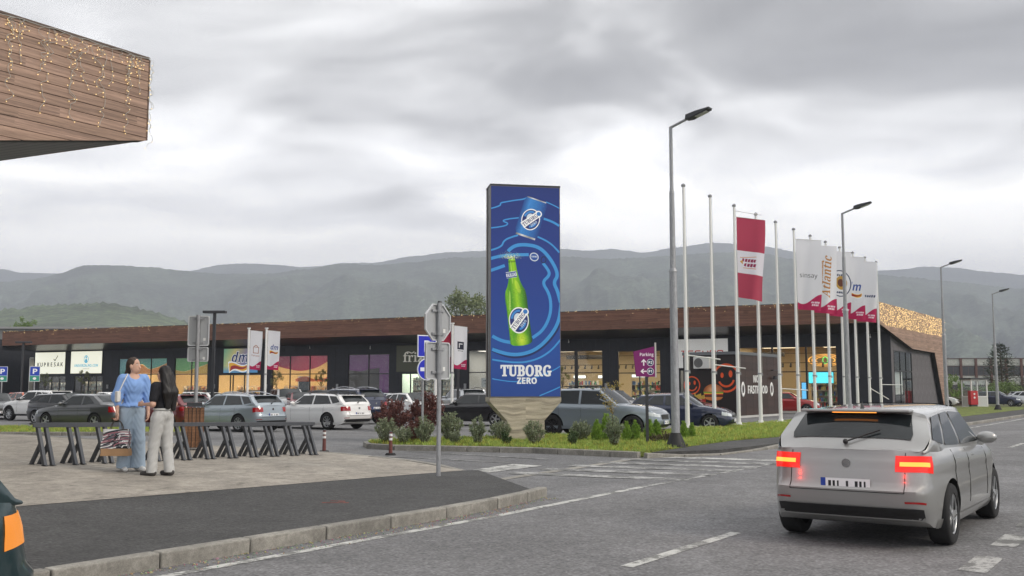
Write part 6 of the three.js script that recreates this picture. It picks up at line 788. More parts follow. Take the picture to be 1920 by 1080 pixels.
  geo.antenna = join([flat(new THREE.ConeGeometry(0.045, 0.1, 8).scale(1.6, 1, 0.5).translate(xC + 0.18, topY(xC) + 0.04, 0))]);
  if (S0.rails) geo.rails = [1, -1].map((s) => tube([v3(xB - 0.25, topY(xB) - 0.03, s * (wR - 0.07)), v3(xB - 0.45, topY(xB) + 0.035, s * (wR - 0.07)), v3((xB + xC) / 2, H + 0.045, s * (wR - 0.07)), v3(xC + 0.35, topY(xC) + 0.035, s * (wR - 0.07)), v3(xC + 0.15, topY(xC) - 0.03, s * (wR - 0.07))], 0.018, 6, 20));
  if (S0.clad) geo.arches = [fx, rx].flatMap((x) => [1, -1].map((s) => flat(new THREE.TorusGeometry(R * 1.17, 0.045, 6, 26, Math.PI * 1.04).rotateZ(-0.06).scale(1, 1, 0.5).translate(x, R * 1.02, s * (hw - 0.016)))));
  geo.spoiler = S0.spoiler ? box(0.2, 0.03, wR * 1.72, xC - 0.07, topY(xC) - 0.012, 0, { bevel: 0.012 }) : null;
  return { S0, bodyGeo, cab, geo, tyre, rim, disc, wells: [fx, rx] };
}
function buildCar(name, label, model, color, X, D, turn, opt = {}) {
  const { S0, bodyGeo, cab, geo, tyre, rim, disc } = model, c = thing(name, label, 'car', [X, opt.y ?? -0.004, D], turn, opt.group ?? 'cars standing in the car park'), pm = color;
  mesh('body', bodyGeo, [pm, carMat.well, carMat.well, carMat.well, carMat.well], c);
  mesh('cabin', cab, opt.roof ?? pm, c); mesh('windscreen', geo.windscreen, carMat.glass, c); mesh('rear_window', geo.rearGlass, carMat.glass, c);
  geo.side.flat().forEach((g) => mesh('side_window', g, carMat.glass, c));
  geo.head.forEach((g) => mesh('headlight', g, carMat.lampGlass, c)); geo.tail.forEach((g) => mesh('taillight', g, opt.tail ?? carMat.redLamp, c));
  const gr = mesh('grille', geo.grille, carMat.trim, c); mesh('air_intake', geo.intake, carMat.trim, c); mesh('rear_trim', geo.rearTrim, carMat.trim, c); geo.sills.forEach((g) => mesh('sill', g, S0.clad ? carMat.trim : pm, c));
  mesh('number_plate', geo.plateF, carMat.plate, c); mesh('number_plate', geo.plateR, carMat.plate, c); geo.mirror.forEach((g) => mesh('mirror', g, opt.mirror ?? pm, c)); geo.handles.flat().forEach((g) => mesh('door_handle', g, opt.handle ?? pm, c)); geo.seams.forEach((g) => mesh('door_seam', g, carMat.well, c)); mesh('aerial', geo.antenna, carMat.trim, c); mesh('tailgate_seam', geo.tailSeam, carMat.well, c); mesh('rear_wiper', geo.wiper, carMat.trim, c); mesh('badge', geo.badge, carMat.chrome, c); geo.reflectors.forEach((g) => mesh('reflector', g, carMat.redLamp, c));
  if (geo.rails) geo.rails.forEach((g) => mesh('roof_rail', g, opt.rail ?? carMat.trim, c)); if (geo.arches) geo.arches.forEach((g) => mesh('wheel_arch', g, carMat.trim, c)); if (geo.spoiler) mesh('roof_spoiler', geo.spoiler, pm, c);
  for (const x of [S0.fx, S0.rx]) for (const s of [1, -1]) { const w = mesh('wheel', disc, carMat.inside, c); w.position.set(x, S0.wheelR, s * (S0.W / 2 - 0.115)); if (s < 0) w.rotation.y = Math.PI; mesh('tyre', tyre, carMat.tyre, w); mesh('rim', rim, opt.rim ?? carMat.rim, w); }
  return c;
}
const paneSet = (belt, H, a, b, c, d, rear = true) => rear ? [[[a, belt + 0.03], [b, H - 0.13], [b - 0.62, H - 0.105], [b - 0.62, belt + 0.035]], [[b - 0.70, belt + 0.035], [b - 0.70, H - 0.105], [c + 0.62, H - 0.12], [d + 0.72, belt + 0.06]], [[d + 0.64, belt + 0.07], [c + 0.54, H - 0.125], [c + 0.14, H - 0.15], [d + 0.26, belt + 0.13]]] : [[[a, belt + 0.03], [b, H - 0.13], [b - 0.62, H - 0.105], [b - 0.62, belt + 0.035]], [[b - 0.70, belt + 0.035], [b - 0.70, H - 0.105], [c + 0.2, H - 0.14], [d + 0.5, belt + 0.09]]];
const models = {
  hatch: carModel({ kind: 'hatch', L: 4.20, W: 1.78, H: 1.46, belt: 0.96, clear: 0.20, wheelR: 0.315, fx: 1.28, rx: -1.30, xA: 0.98, xB: 0.20, xC: -1.52, xD: -1.98, roofW: 0.74, roof: [[-2.1, -0.11], [-1.5, -0.075], [-0.5, 0], [0.2, -0.03]], line: [[-2.1, 0.98], [-1.4, 0.985], [0, 0.955], [0.95, 0.93], [1.5, 0.86], [1.95, 0.74], [2.1, 0.70]], headF: [0.50, 0.85], headV: [0.70, 0.95], tailF: [0.52, 0.825], tailV: [0.70, 0.93], grilleF: 0.40, grilleV: [0.62, 0.80], panes: paneSet(0.96, 1.46, 0.62, 0.16, -1.52, -1.98), handles: [-0.10, -0.95], seams: [0.66, -0.42, -1.15], spokes: 5, spoiler: true }),
  suv: carModel({ kind: 'suv', L: 4.68, W: 1.89, H: 1.67, belt: 1.08, clear: 0.27, wheelR: 0.37, fx: 1.46, rx: -1.42, xA: 1.05, xB: 0.28, xC: -1.78, xD: -2.22, roofW: 0.75, roof: [[-2.3, -0.1], [-1.7, -0.06], [-0.4, 0], [0.28, -0.03]], line: [[-2.34, 1.12], [-1.5, 1.11], [0, 1.08], [1.0, 1.07], [1.7, 1.01], [2.15, 0.90], [2.34, 0.84]], headF: [0.50, 0.85], headV: [0.70, 0.90], tailF: [0.52, 0.825], tailV: [0.66, 0.88], grilleF: 0.40, grilleV: [0.55, 0.86], panes: paneSet(1.08, 1.67, 0.68, 0.24, -1.78, -2.22), handles: [-0.02, -0.98], seams: [0.74, -0.38, -1.2], spokes: 10, rails: true, rearTrim: 0.26, spoiler: true }),
  cross: carModel({ kind: 'suv', L: 4.22, W: 1.79, H: 1.58, belt: 1.04, clear: 0.26, wheelR: 0.35, fx: 1.30, rx: -1.27, xA: 0.98, xB: 0.22, xC: -1.42, xD: -1.98, roofW: 0.74, roof: [[-2.1, -0.12], [-1.4, -0.06], [-0.4, 0], [0.22, -0.03]], line: [[-2.11, 1.10], [-1.4, 1.09], [0, 1.04], [0.95, 1.03], [1.5, 0.97], [1.95, 0.86], [2.11, 0.80]], headF: [0.50, 0.85], headV: [0.68, 0.9], tailF: [0.52, 0.825], tailV: [0.66, 0.9], grilleF: 0.40, grilleV: [0.6, 0.82], panes: paneSet(1.04, 1.58, 0.62, 0.18, -1.42, -1.98), handles: [-0.06, -0.95], seams: [0.68, -0.40, -1.15], spokes: 10, clad: true, rearTrim: 0.3, spoiler: true }),
  wagon: carModel({ kind: 'wagon', L: 4.76, W: 1.83, H: 1.47, belt: 0.97, clear: 0.20, wheelR: 0.33, fx: 1.42, rx: -1.38, xA: 0.98, xB: 0.20, xC: -1.86, xD: -2.26, roofW: 0.73, roof: [[-2.4, -0.13], [-1.8, -0.09], [-0.5, 0], [0.2, -0.03]], line: [[-2.38, 1.0], [-1.5, 1.0], [0, 0.97], [0.95, 0.94], [1.65, 0.87], [2.2, 0.75], [2.38, 0.70]], headF: [0.50, 0.85], headV: [0.72, 0.95], tailF: [0.52, 0.825], tailV: [0.66, 0.90], grilleF: 0.40, grilleV: [0.5, 0.8], panes: paneSet(0.97, 1.47, 0.62, 0.16, -1.86, -2.26), handles: [-0.08, -1.0], seams: [0.68, -0.42, -1.2], spokes: 9, rails: true, rearTrim: 0.2, spoiler: true }),
  sedan: carModel({ kind: 'sedan', L: 4.55, W: 1.79, H: 1.44, belt: 0.95, clear: 0.19, wheelR: 0.32, fx: 1.36, rx: -1.32, xA: 0.92, xB: 0.16, xC: -1.02, xD: -1.72, roofW: 0.73, roof: [[-1.8, -0.05], [-1.0, -0.045], [-0.4, 0], [0.16, -0.03]], line: [[-2.28, 0.94], [-1.8, 1.0], [-1.2, 0.98], [0, 0.95], [0.95, 0.92], [1.6, 0.84], [2.1, 0.72], [2.28, 0.68]], headF: [0.50, 0.85], headV: [0.70, 0.95], tailF: [0.52, 0.825], tailV: [0.62, 0.93], grilleF: 0.40, grilleV: [0.6, 0.8], panes: paneSet(0.95, 1.44, 0.58, 0.12, -1.02, -1.72, false), handles: [-0.12, -0.95], seams: [0.62, -0.45, -1.15], spokes: 5 }),
};
const HB = turnTo(...Bd), HA = turnTo(-Bd[0], -Bd[1]), HS = turnTo(...S), HN = turnTo(-S[0], -S[1]);
const C = { white: paint([0.78, 0.78, 0.77], 0), black: paint([0.010, 0.010, 0.012], 0.2), navy: paint([0.012, 0.020, 0.055], 0.3), steel: paint([0.25, 0.295, 0.34], 0.45), silver: paint([0.42, 0.44, 0.46], 0.55), blueSilver: paint([0.34, 0.39, 0.43], 0.5), maroon: paint([0.16, 0.02, 0.025], 0.3), red: paint([0.36, 0.02, 0.02], 0.2), grey: paint([0.075, 0.078, 0.082], 0.4), lightGrey: paint([0.40, 0.40, 0.40], 0.4), darkGreen: paint([0.02, 0.038, 0.042], 0.3), orange: paint([0.42, 0.075, 0.02], 0.2), teal: paint([0.018, 0.045, 0.050], 0.4), pearl: paint([0.33, 0.33, 0.325], 0.4) };
const blackRim = mat([0.04, 0.04, 0.042], 0.4, { metalness: 0.5 });
for (const [m, col_, X, D, a, label, o] of [
  ['suv', C.steel, 3.05, 34.35, HA - 0.02, 'blue grey sport utility vehicle parked right behind the pylon plinth', { name: 'sport_utility_vehicle', rim: blackRim, mirror: C.black }],
  ['hatch', C.navy, 6.75, 39.6, HA + 0.04, 'navy blue hatchback behind the purple parking sign', { mirror: C.black }],
  ['hatch', C.black, -1.75, 44.6, HB + 0.16, 'black hatchback parked left of the pylon plinth', {}],
  ['wagon', C.white, -8.0, 41.2, HB - 0.18, 'white estate car with red taillights in the front row', { name: 'estate_car' }],
  ['wagon', C.blueSilver, -11.0, 39.0, HB - 0.14, 'silver blue estate car behind the bicycle rack', { name: 'estate_car', rail: carMat.chrome }],
  ['suv', C.navy, -7.95, 47.4, HB - 0.30, 'dark blue sport utility vehicle beside the white estate car', { name: 'sport_utility_vehicle', rail: carMat.chrome }],
  ['hatch', C.maroon, -14.0, 40.6, HB - 0.20, 'maroon hatchback seen from behind, left of the silver blue estate', {}],
  ['wagon', C.silver, -17.3, 44.5, HB - 0.1, 'pale silver estate car behind the woman in black', { name: 'estate_car' }],
  ['sedan', C.grey, -17.6, 41.2, HB + 0.02, 'dark grey saloon behind the woman in blue', { name: 'saloon_car' }],
  ['hatch', C.black, -20.6, 46.4, HA + 0.02, 'black three door car next to the white crossover', { name: 'coupe_car' }],
  ['cross', C.white, -24.4, 51.5, HB - 0.02, 'white crossover with black wheel arches at left', { name: 'crossover_car', mirror: C.black }],
  ['sedan', C.grey, -28.4, 54.5, HA - 0.55, 'dark grey saloon cut off by the left edge', { name: 'saloon_car' }],
  ['hatch', C.orange, -32.0, 66.0, HA - 0.2, 'orange red hatchback behind the white crossover', {}],
  ['sedan', C.white, -29.6, 72.5, HB - 0.1, 'white saloon in the back row at far left', { name: 'saloon_car' }], ['hatch', C.lightGrey, -26.0, 70.5, HB, 'light grey hatchback in the back row behind the black coupe', {}], ['wagon', C.white, -22.3, 69.0, HB + 0.1, 'white estate in the back row behind the woman in blue', { name: 'estate_car' }],
  ['hatch', C.black, -16.4, 58.5, HB - 0.2, 'black hatchback below the shopping bag banner', {}], ['suv', C.lightGrey, -14.2, 63.0, HA - 0.7, 'light grey sport utility vehicle right of the banner poles', { name: 'sport_utility_vehicle' }], ['hatch', C.maroon, -12.9, 61.0, HA - 0.75, 'dark red hatchback facing out below the crimson window', {}], ['cross', C.black, -11.8, 61.8, HA - 0.75, 'black crossover facing out in front of the poster window', { name: 'crossover_car' }], ['suv', C.white, -9.6, 58.6, HA - 0.85, 'white sport utility vehicle below the crimson window end', { name: 'sport_utility_vehicle' }],
  ['hatch', C.darkGreen, -6.6, 53.0, HB - 0.45, 'dark green hatchback behind the red leaved shrub', {}], ['hatch', C.white, -5.0, 51.0, HA - 0.4, 'white hatchback behind the red leaved shrubs', {}], ['sedan', C.black, -6.3, 66.5, HB, 'black saloon in the back row before the olive sign', { name: 'saloon_car' }],
  ['suv', C.silver, -2.9, 58.6, HB - 0.75, 'silver sport utility vehicle with red taillight left of the pylon', { name: 'sport_utility_vehicle' }], ['cross', C.lightGrey, 5.1, 50.2, HA - 0.35, 'dark roofed grey crossover behind the blue grey vehicle', { name: 'crossover_car', roof: C.black }], ['hatch', C.maroon, 8.9, 52.4, HA - 0.5, 'dark red hatchback behind the navy hatchback', {}],
  ['hatch', C.red, 18.4, 66.2, HA + 0.02, 'red hatchback nosing out from behind the kiosk', {}],
  ['hatch', C.white, 39.3, 92.5, HA - 0.1, 'white hatchback at the right end of the retail building', {}], ['hatch', C.navy, 46.7, 95.5, HA - 0.2, 'dark blue hatchback behind the farthest street lamp', {}], ['hatch', C.silver, 49.6, 95.0, HA + 0.25, 'silver hatchback at the right edge by the garden wall', {}]]) {
  buildCar(o.name ?? 'hatchback_car', label, models[m], col_, X, D, a, o);
}
// the two cars on the road
{
  const lit = mat([0.4, 0.01, 0.01], 0.2, { emissive: lin(0.62, 0.018, 0.010).multiplyScalar(0.7) }), core = mat([0.4, 0.1, 0.02], 0.2, { emissive: lin(1.0, 0.36, 0.05).multiplyScalar(1.2) });
  const [X, D] = road(3.15, 1.32), c = buildCar('moving_car', 'pale grey hatchback driving away with its tail lights lit', models.hatch, C.pearl, X, D, HS, { group: 'cars on the road', tail: lit, y: 0.002 });
  models.hatch.geo.tailCore.forEach((g) => mesh('tail_lamp_bar', g, core, c));
  const st = mesh('brake_light', box(0.02, 0.03, 0.46, -1.66, 1.365, 0), mat([0.4, 0.1, 0.02], 0.2, { emissive: lin(1.0, 0.32, 0.04).multiplyScalar(1.3) }), c);
  for (const s of [1, -1]) { const L = new THREE.PointLight(0xff2a12, 0.05); L.name = 'taillight'; L.position.set(-2.32, 0.84, s * 0.62); L.castShadow = true; c.add(L); }
  const [X2, D2] = road(-8.52, -1.75); buildCar('moving_car', 'dark teal estate car leaving the picture at the left edge', models.wagon, C.teal, X2, D2, HN, { group: 'cars on the road', y: 0.002, tail: mat([0.35, 0.09, 0.01], 0.2, { emissive: lin(0.8, 0.3, 0.05).multiplyScalar(0.5) }) });
}
// ---------------------------------------------------------------- people: distance fields meshed as one surface
const cap = (ax, ay, az, bx, by, bz, ra, rb = ra) => { const dx = bx - ax, dy = by - ay, dz = bz - az, L = dx * dx + dy * dy + dz * dz; return (x, y, z) => { const t = clamp(((x - ax) * dx + (y - ay) * dy + (z - az) * dz) / L, 0, 1), px = x - ax - dx * t, py = y - ay - dy * t, pz = z - az - dz * t; return Math.sqrt(px * px + py * py + pz * pz) - (ra + (rb - ra) * t); }; };
const ell = (cx, cy, cz, rx, ry, rz) => { const m = Math.min(rx, ry, rz); return (x, y, z) => { const a = (x - cx) / rx, b = (y - cy) / ry, c = (z - cz) / rz, k = Math.sqrt(a * a + b * b + c * c), g = Math.sqrt((a / rx) ** 2 + (b / ry) ** 2 + (c / rz) ** 2) || 1e-6; return k * (k - 1) / g; }; };
const smin = (a, b, k) => { const h = Math.max(k - Math.abs(a - b), 0) / k; return Math.min(a, b) - h * h * k * 0.25; };
const blend = (list, k) => (x, y, z) => { let d = list[0](x, y, z); for (let i = 1; i < list.length; i++) d = smin(d, list[i](x, y, z), k); return d; };
function nets(sdf, lo, hi, cell) {
  const n = [0, 1, 2].map((i) => Math.ceil((hi[i] - lo[i]) / cell) + 1), [nx, ny, nz] = n, f = new Float32Array(nx * ny * nz), at = (i, j, k) => (k * ny + j) * nx + i, vid = new Int32Array(nx * ny * nz).fill(-1), pos = [], idx = [];
  const Q = 5, far = Q * cell * 1.25 + 0.012;                        // blocks well away from the surface are filled with one value
  for (let K = 0; K < nz; K += Q) for (let J = 0; J < ny; J += Q) for (let I = 0; I < nx; I += Q) {
    const d = sdf(lo[0] + (I + Q / 2) * cell, lo[1] + (J + Q / 2) * cell, lo[2] + (K + Q / 2) * cell), skip = Math.abs(d) > far;
    for (let k = K; k < Math.min(K + Q, nz); k++) for (let j = J; j < Math.min(J + Q, ny); j++) for (let i = I; i < Math.min(I + Q, nx); i++) f[at(i, j, k)] = skip ? d : sdf(lo[0] + i * cell, lo[1] + j * cell, lo[2] + k * cell);
  }
  const v = new Float64Array(8), E = [[0, 1], [2, 3], [4, 5], [6, 7], [0, 2], [1, 3], [4, 6], [5, 7], [0, 4], [1, 5], [2, 6], [3, 7]];
  for (let k = 0; k + 1 < nz; k++) for (let j = 0; j + 1 < ny; j++) for (let i = 0; i + 1 < nx; i++) { let neg = 0; for (let c = 0; c < 8; c++) { v[c] = f[at(i + (c & 1), j + ((c >> 1) & 1), k + (c >> 2))]; if (v[c] < 0) neg++; } if (!neg || neg === 8) continue; let x = 0, y = 0, z = 0, m = 0; for (const [a, b] of E) if ((v[a] < 0) !== (v[b] < 0)) { const t = v[a] / (v[a] - v[b]); x += lerp(a & 1, b & 1, t); y += lerp((a >> 1) & 1, (b >> 1) & 1, t); z += lerp(a >> 2, b >> 2, t); m++; } vid[at(i, j, k)] = pos.length / 3; pos.push(lo[0] + (i + x / m) * cell, lo[1] + (j + y / m) * cell, lo[2] + (k + z / m) * cell); }
  for (let k = 1; k + 1 < nz; k++) for (let j = 1; j + 1 < ny; j++) for (let i = 1; i + 1 < nx; i++) { const a = f[at(i, j, k)] < 0; const quad = (p, q, r, s, flip) => { if (p < 0 || q < 0 || r < 0 || s < 0) return; flip ? idx.push(p, q, r, p, r, s) : idx.push(p, r, q, p, s, r); };
    if (a !== (f[at(i + 1, j, k)] < 0)) quad(vid[at(i, j - 1, k - 1)], vid[at(i, j, k - 1)], vid[at(i, j, k)], vid[at(i, j - 1, k)], a); if (a !== (f[at(i, j + 1, k)] < 0)) quad(vid[at(i - 1, j, k - 1)], vid[at(i - 1, j, k)], vid[at(i, j, k)], vid[at(i, j, k - 1)], a); if (a !== (f[at(i, j, k + 1)] < 0)) quad(vid[at(i - 1, j - 1, k)], vid[at(i, j - 1, k)], vid[at(i, j, k)], vid[at(i - 1, j, k)], a); }
  const g = new THREE.BufferGeometry(), nor = new Float32Array(pos.length), e = cell * 0.6; for (let i = 0; i < pos.length; i += 3) { const [x, y, z] = [pos[i], pos[i + 1], pos[i + 2]], a = sdf(x + e, y, z) - sdf(x - e, y, z), b = sdf(x, y + e, z) - sdf(x, y - e, z), c = sdf(x, y, z + e) - sdf(x, y, z - e), l = Math.hypot(a, b, c) || 1; nor[i] = a / l; nor[i + 1] = b / l; nor[i + 2] = c / l; }
  g.setAttribute('position', new THREE.Float32BufferAttribute(pos, 3)); g.setAttribute('normal', new THREE.BufferAttribute(nor, 3)); g.setIndex(idx); return g;
}
const cut = (f, test) => (x, y, z) => Math.max(f(x, y, z), test(x, y, z));
// a hand: palm, four fingers of unequal length and a thumb from the side of the palm; dir = along the fingers, side = towards the thumb
function handSdf(w, dir, side, curl) {
  const d = dir.clone().normalize(), s = side.clone().addScaledVector(d, -side.dot(d)).normalize(), nrm = new THREE.Vector3().crossVectors(d, s), at = (a, b, c) => w.clone().addScaledVector(d, a).addScaledVector(s, b).addScaledVector(nrm, c), C = (p, q, ra, rb) => cap(p.x, p.y, p.z, q.x, q.y, q.z, ra, rb), palm = [C(at(0.0, 0, 0), at(0.03, 0, 0), 0.024, 0.02), C(at(0.03, 0.018, 0), at(0.085, 0.024, 0), 0.017, 0.013), C(at(0.03, 0, 0), at(0.088, 0.004, 0), 0.018, 0.013), C(at(0.03, -0.016, 0), at(0.082, -0.02, 0), 0.016, 0.012)], fingers = [];
  [[0.028, 0.066], [0.010, 0.076], [-0.008, 0.07], [-0.025, 0.054]].forEach(([o, l]) => { const a = at(0.078, o, 0), b = at(0.078 + l * 0.48 * Math.cos(curl * 0.6), o * 1.05, l * 0.48 * Math.sin(curl * 0.6)), c = at(0.078 + l * 0.48 * Math.cos(curl * 0.6) + l * 0.32 * Math.cos(curl * 1.5), o * 1.06, l * 0.48 * Math.sin(curl * 0.6) + l * 0.32 * Math.sin(curl * 1.5)), e = c.clone().addScaledVector(d, l * 0.24 * Math.cos(curl * 2.2)).addScaledVector(nrm, l * 0.24 * Math.sin(curl * 2.2)); fingers.push(blend([C(a, b, 0.0098, 0.0086), C(b, c, 0.0086, 0.0078), C(c, e, 0.0078, 0.0066)], 0.006)); });
  fingers.push(blend([C(at(0.018, 0.026, 0.002), at(0.05, 0.046, 0.010), 0.013, 0.0105), C(at(0.05, 0.046, 0.010), at(0.086, 0.05, 0.018 + 0.01 * curl), 0.0105, 0.008)], 0.008));
  const p = blend(palm, 0.02); return (x, y, z) => { let m = 1e9; for (const f of fingers) m = Math.min(m, f(x, y, z)); return smin(p(x, y, z), m, 0.008); };
}
const skinMat = mat([0.56, 0.335, 0.245], 0.5, { sheen: 0.2 }), lipMat = mat([0.42, 0.12, 0.11], 0.45), eyeMat = mat([0.03, 0.022, 0.018], 0.15), eyeWhite = mat([0.62, 0.6, 0.57], 0.3);
// joints are in metres for a 1.68 m body, +x forward, +z its right
function person(label, X, D, y, turn, scale, spec) {
  const P = thing('person', label, 'person', [X, y, D], turn); P.scale.setScalar(scale); const cell = spec.cell ?? 0.0125, J = spec.J, box3 = (m) => [[J.min[0] - m, -0.02, J.min[1] - m], [J.max[0] + m, 1.75, J.max[1] + m]];
  const c = (a, b, ra, rb) => cap(...a, ...b, ra, rb), legs = [], arms = [];
  for (const s of ['L', 'R']) { legs.push(c(J.hip[s], J.knee[s], 0.074, 0.052), c(J.knee[s], J.ankle[s], 0.055, 0.036), c(J.ankle[s], [J.ankle[s][0] + J.toe[s][0], 0.035, J.ankle[s][2] + J.toe[s][1]], 0.036, 0.028)); arms.push(c(J.sh[s], J.el[s], 0.046, 0.036), c(J.el[s], J.wr[s], 0.037, 0.024)); }
  const torso = [ell(-0.01, 0.93, 0, 0.088, 0.10, 0.135), ell(0.0, 1.08, 0, 0.078, 0.13, 0.108), ell(0.005, 1.27, 0, 0.10, 0.15, 0.145), c([0, 1.375, -0.13], [0, 1.375, 0.13], 0.055, 0.055), ell(0.055, 1.25, 0.06, 0.055, 0.055, 0.06), ell(0.055, 1.25, -0.06, 0.055, 0.055, 0.06)];
  const hy = 1.575, yaw = spec.headTurn ?? 0, cs = Math.cos(yaw), sn = Math.sin(yaw), rot = (f) => (x, yy, z) => f(x * cs - z * sn, yy, x * sn + z * cs);   // the head turns on the neck
  const neck = c([-0.01, 1.38, 0], [0.012, 1.50, 0], 0.05, 0.046);
  const headF = rot(blend([ell(-0.012, hy + 0.025, 0, 0.095, 0.092, 0.074), ell(0.03, hy - 0.035, 0, 0.062, 0.082, 0.058), ell(0.052, hy - 0.088, 0, 0.032, 0.024, 0.030), c([0.082, hy + 0.01, 0], [0.108, hy - 0.035, 0], 0.008, 0.014), ell(0.082, hy - 0.066, 0, 0.016, 0.013, 0.024), ell(0.0, hy - 0.02, 0.075, 0.018, 0.03, 0.012), ell(0.0, hy - 0.02, -0.075, 0.018, 0.03, 0.012)], 0.022));
  const bodyF = blend([...torso, ...legs, ...arms, neck], 0.05), parts = [nets(bodyF, ...box3(0.12), cell)];
  parts.push(nets((x, yy, z) => smin(headF(x, yy, z), neck(x, yy, z), 0.03), [-0.14, 1.42, -0.14], [0.16, 1.72, 0.14], cell < 0.02 ? 0.005 : 0.014));
  for (const s of ['L', 'R']) { const w = v3(...J.wr[s]), d = v3(...J.hand[s]), f = handSdf(w, d, v3(...J.thumb[s]), J.curl[s]), m = 0.14; parts.push(nets(f, [w.x - 0.09, w.y - 0.2, w.z - 0.1], [w.x + 0.2, w.y + 0.1, w.z + 0.1], cell < 0.02 ? 0.005 : 0.012)); }
  const body = mesh('body', join(parts), skinMat, P); 
  for (const s of [1, -1]) { const e = (geo, m, n) => { const o = mesh(n, geo, m, P); o.rotation.y = yaw; return o; }; e(flat(new THREE.SphereGeometry(0.0095, 10, 8).scale(1, 0.75, 1.25).translate(0.0775, hy + 0.012, s * 0.03)), eyeWhite, 'eye'); e(flat(new THREE.SphereGeometry(0.0052, 8, 6).translate(0.0835, hy + 0.0118, s * 0.0305)), eyeMat, 'iris'); e(tube([v3(0.082, hy + 0.032, s * 0.014), v3(0.083, hy + 0.038, s * 0.03), v3(0.07, hy + 0.034, s * 0.046)], 0.0035, 5, 6), spec.hairMat, 'eyebrow'); }
  const lips = mesh('lips', flat(new THREE.SphereGeometry(0.018, 12, 8).scale(0.4, 0.42, 1.3).translate(0.092, hy - 0.066, 0)), lipMat, P); lips.rotation.y = yaw;
  for (const [name, f, m, cl, lo, hi] of spec.wear(J, { c, ell, torso, legs, arms, headF, rot, hy })) mesh(name, nets(f, lo ?? box3(0.2)[0], hi ?? box3(0.2)[1], cl ?? cell), m, P);
  return P;
}
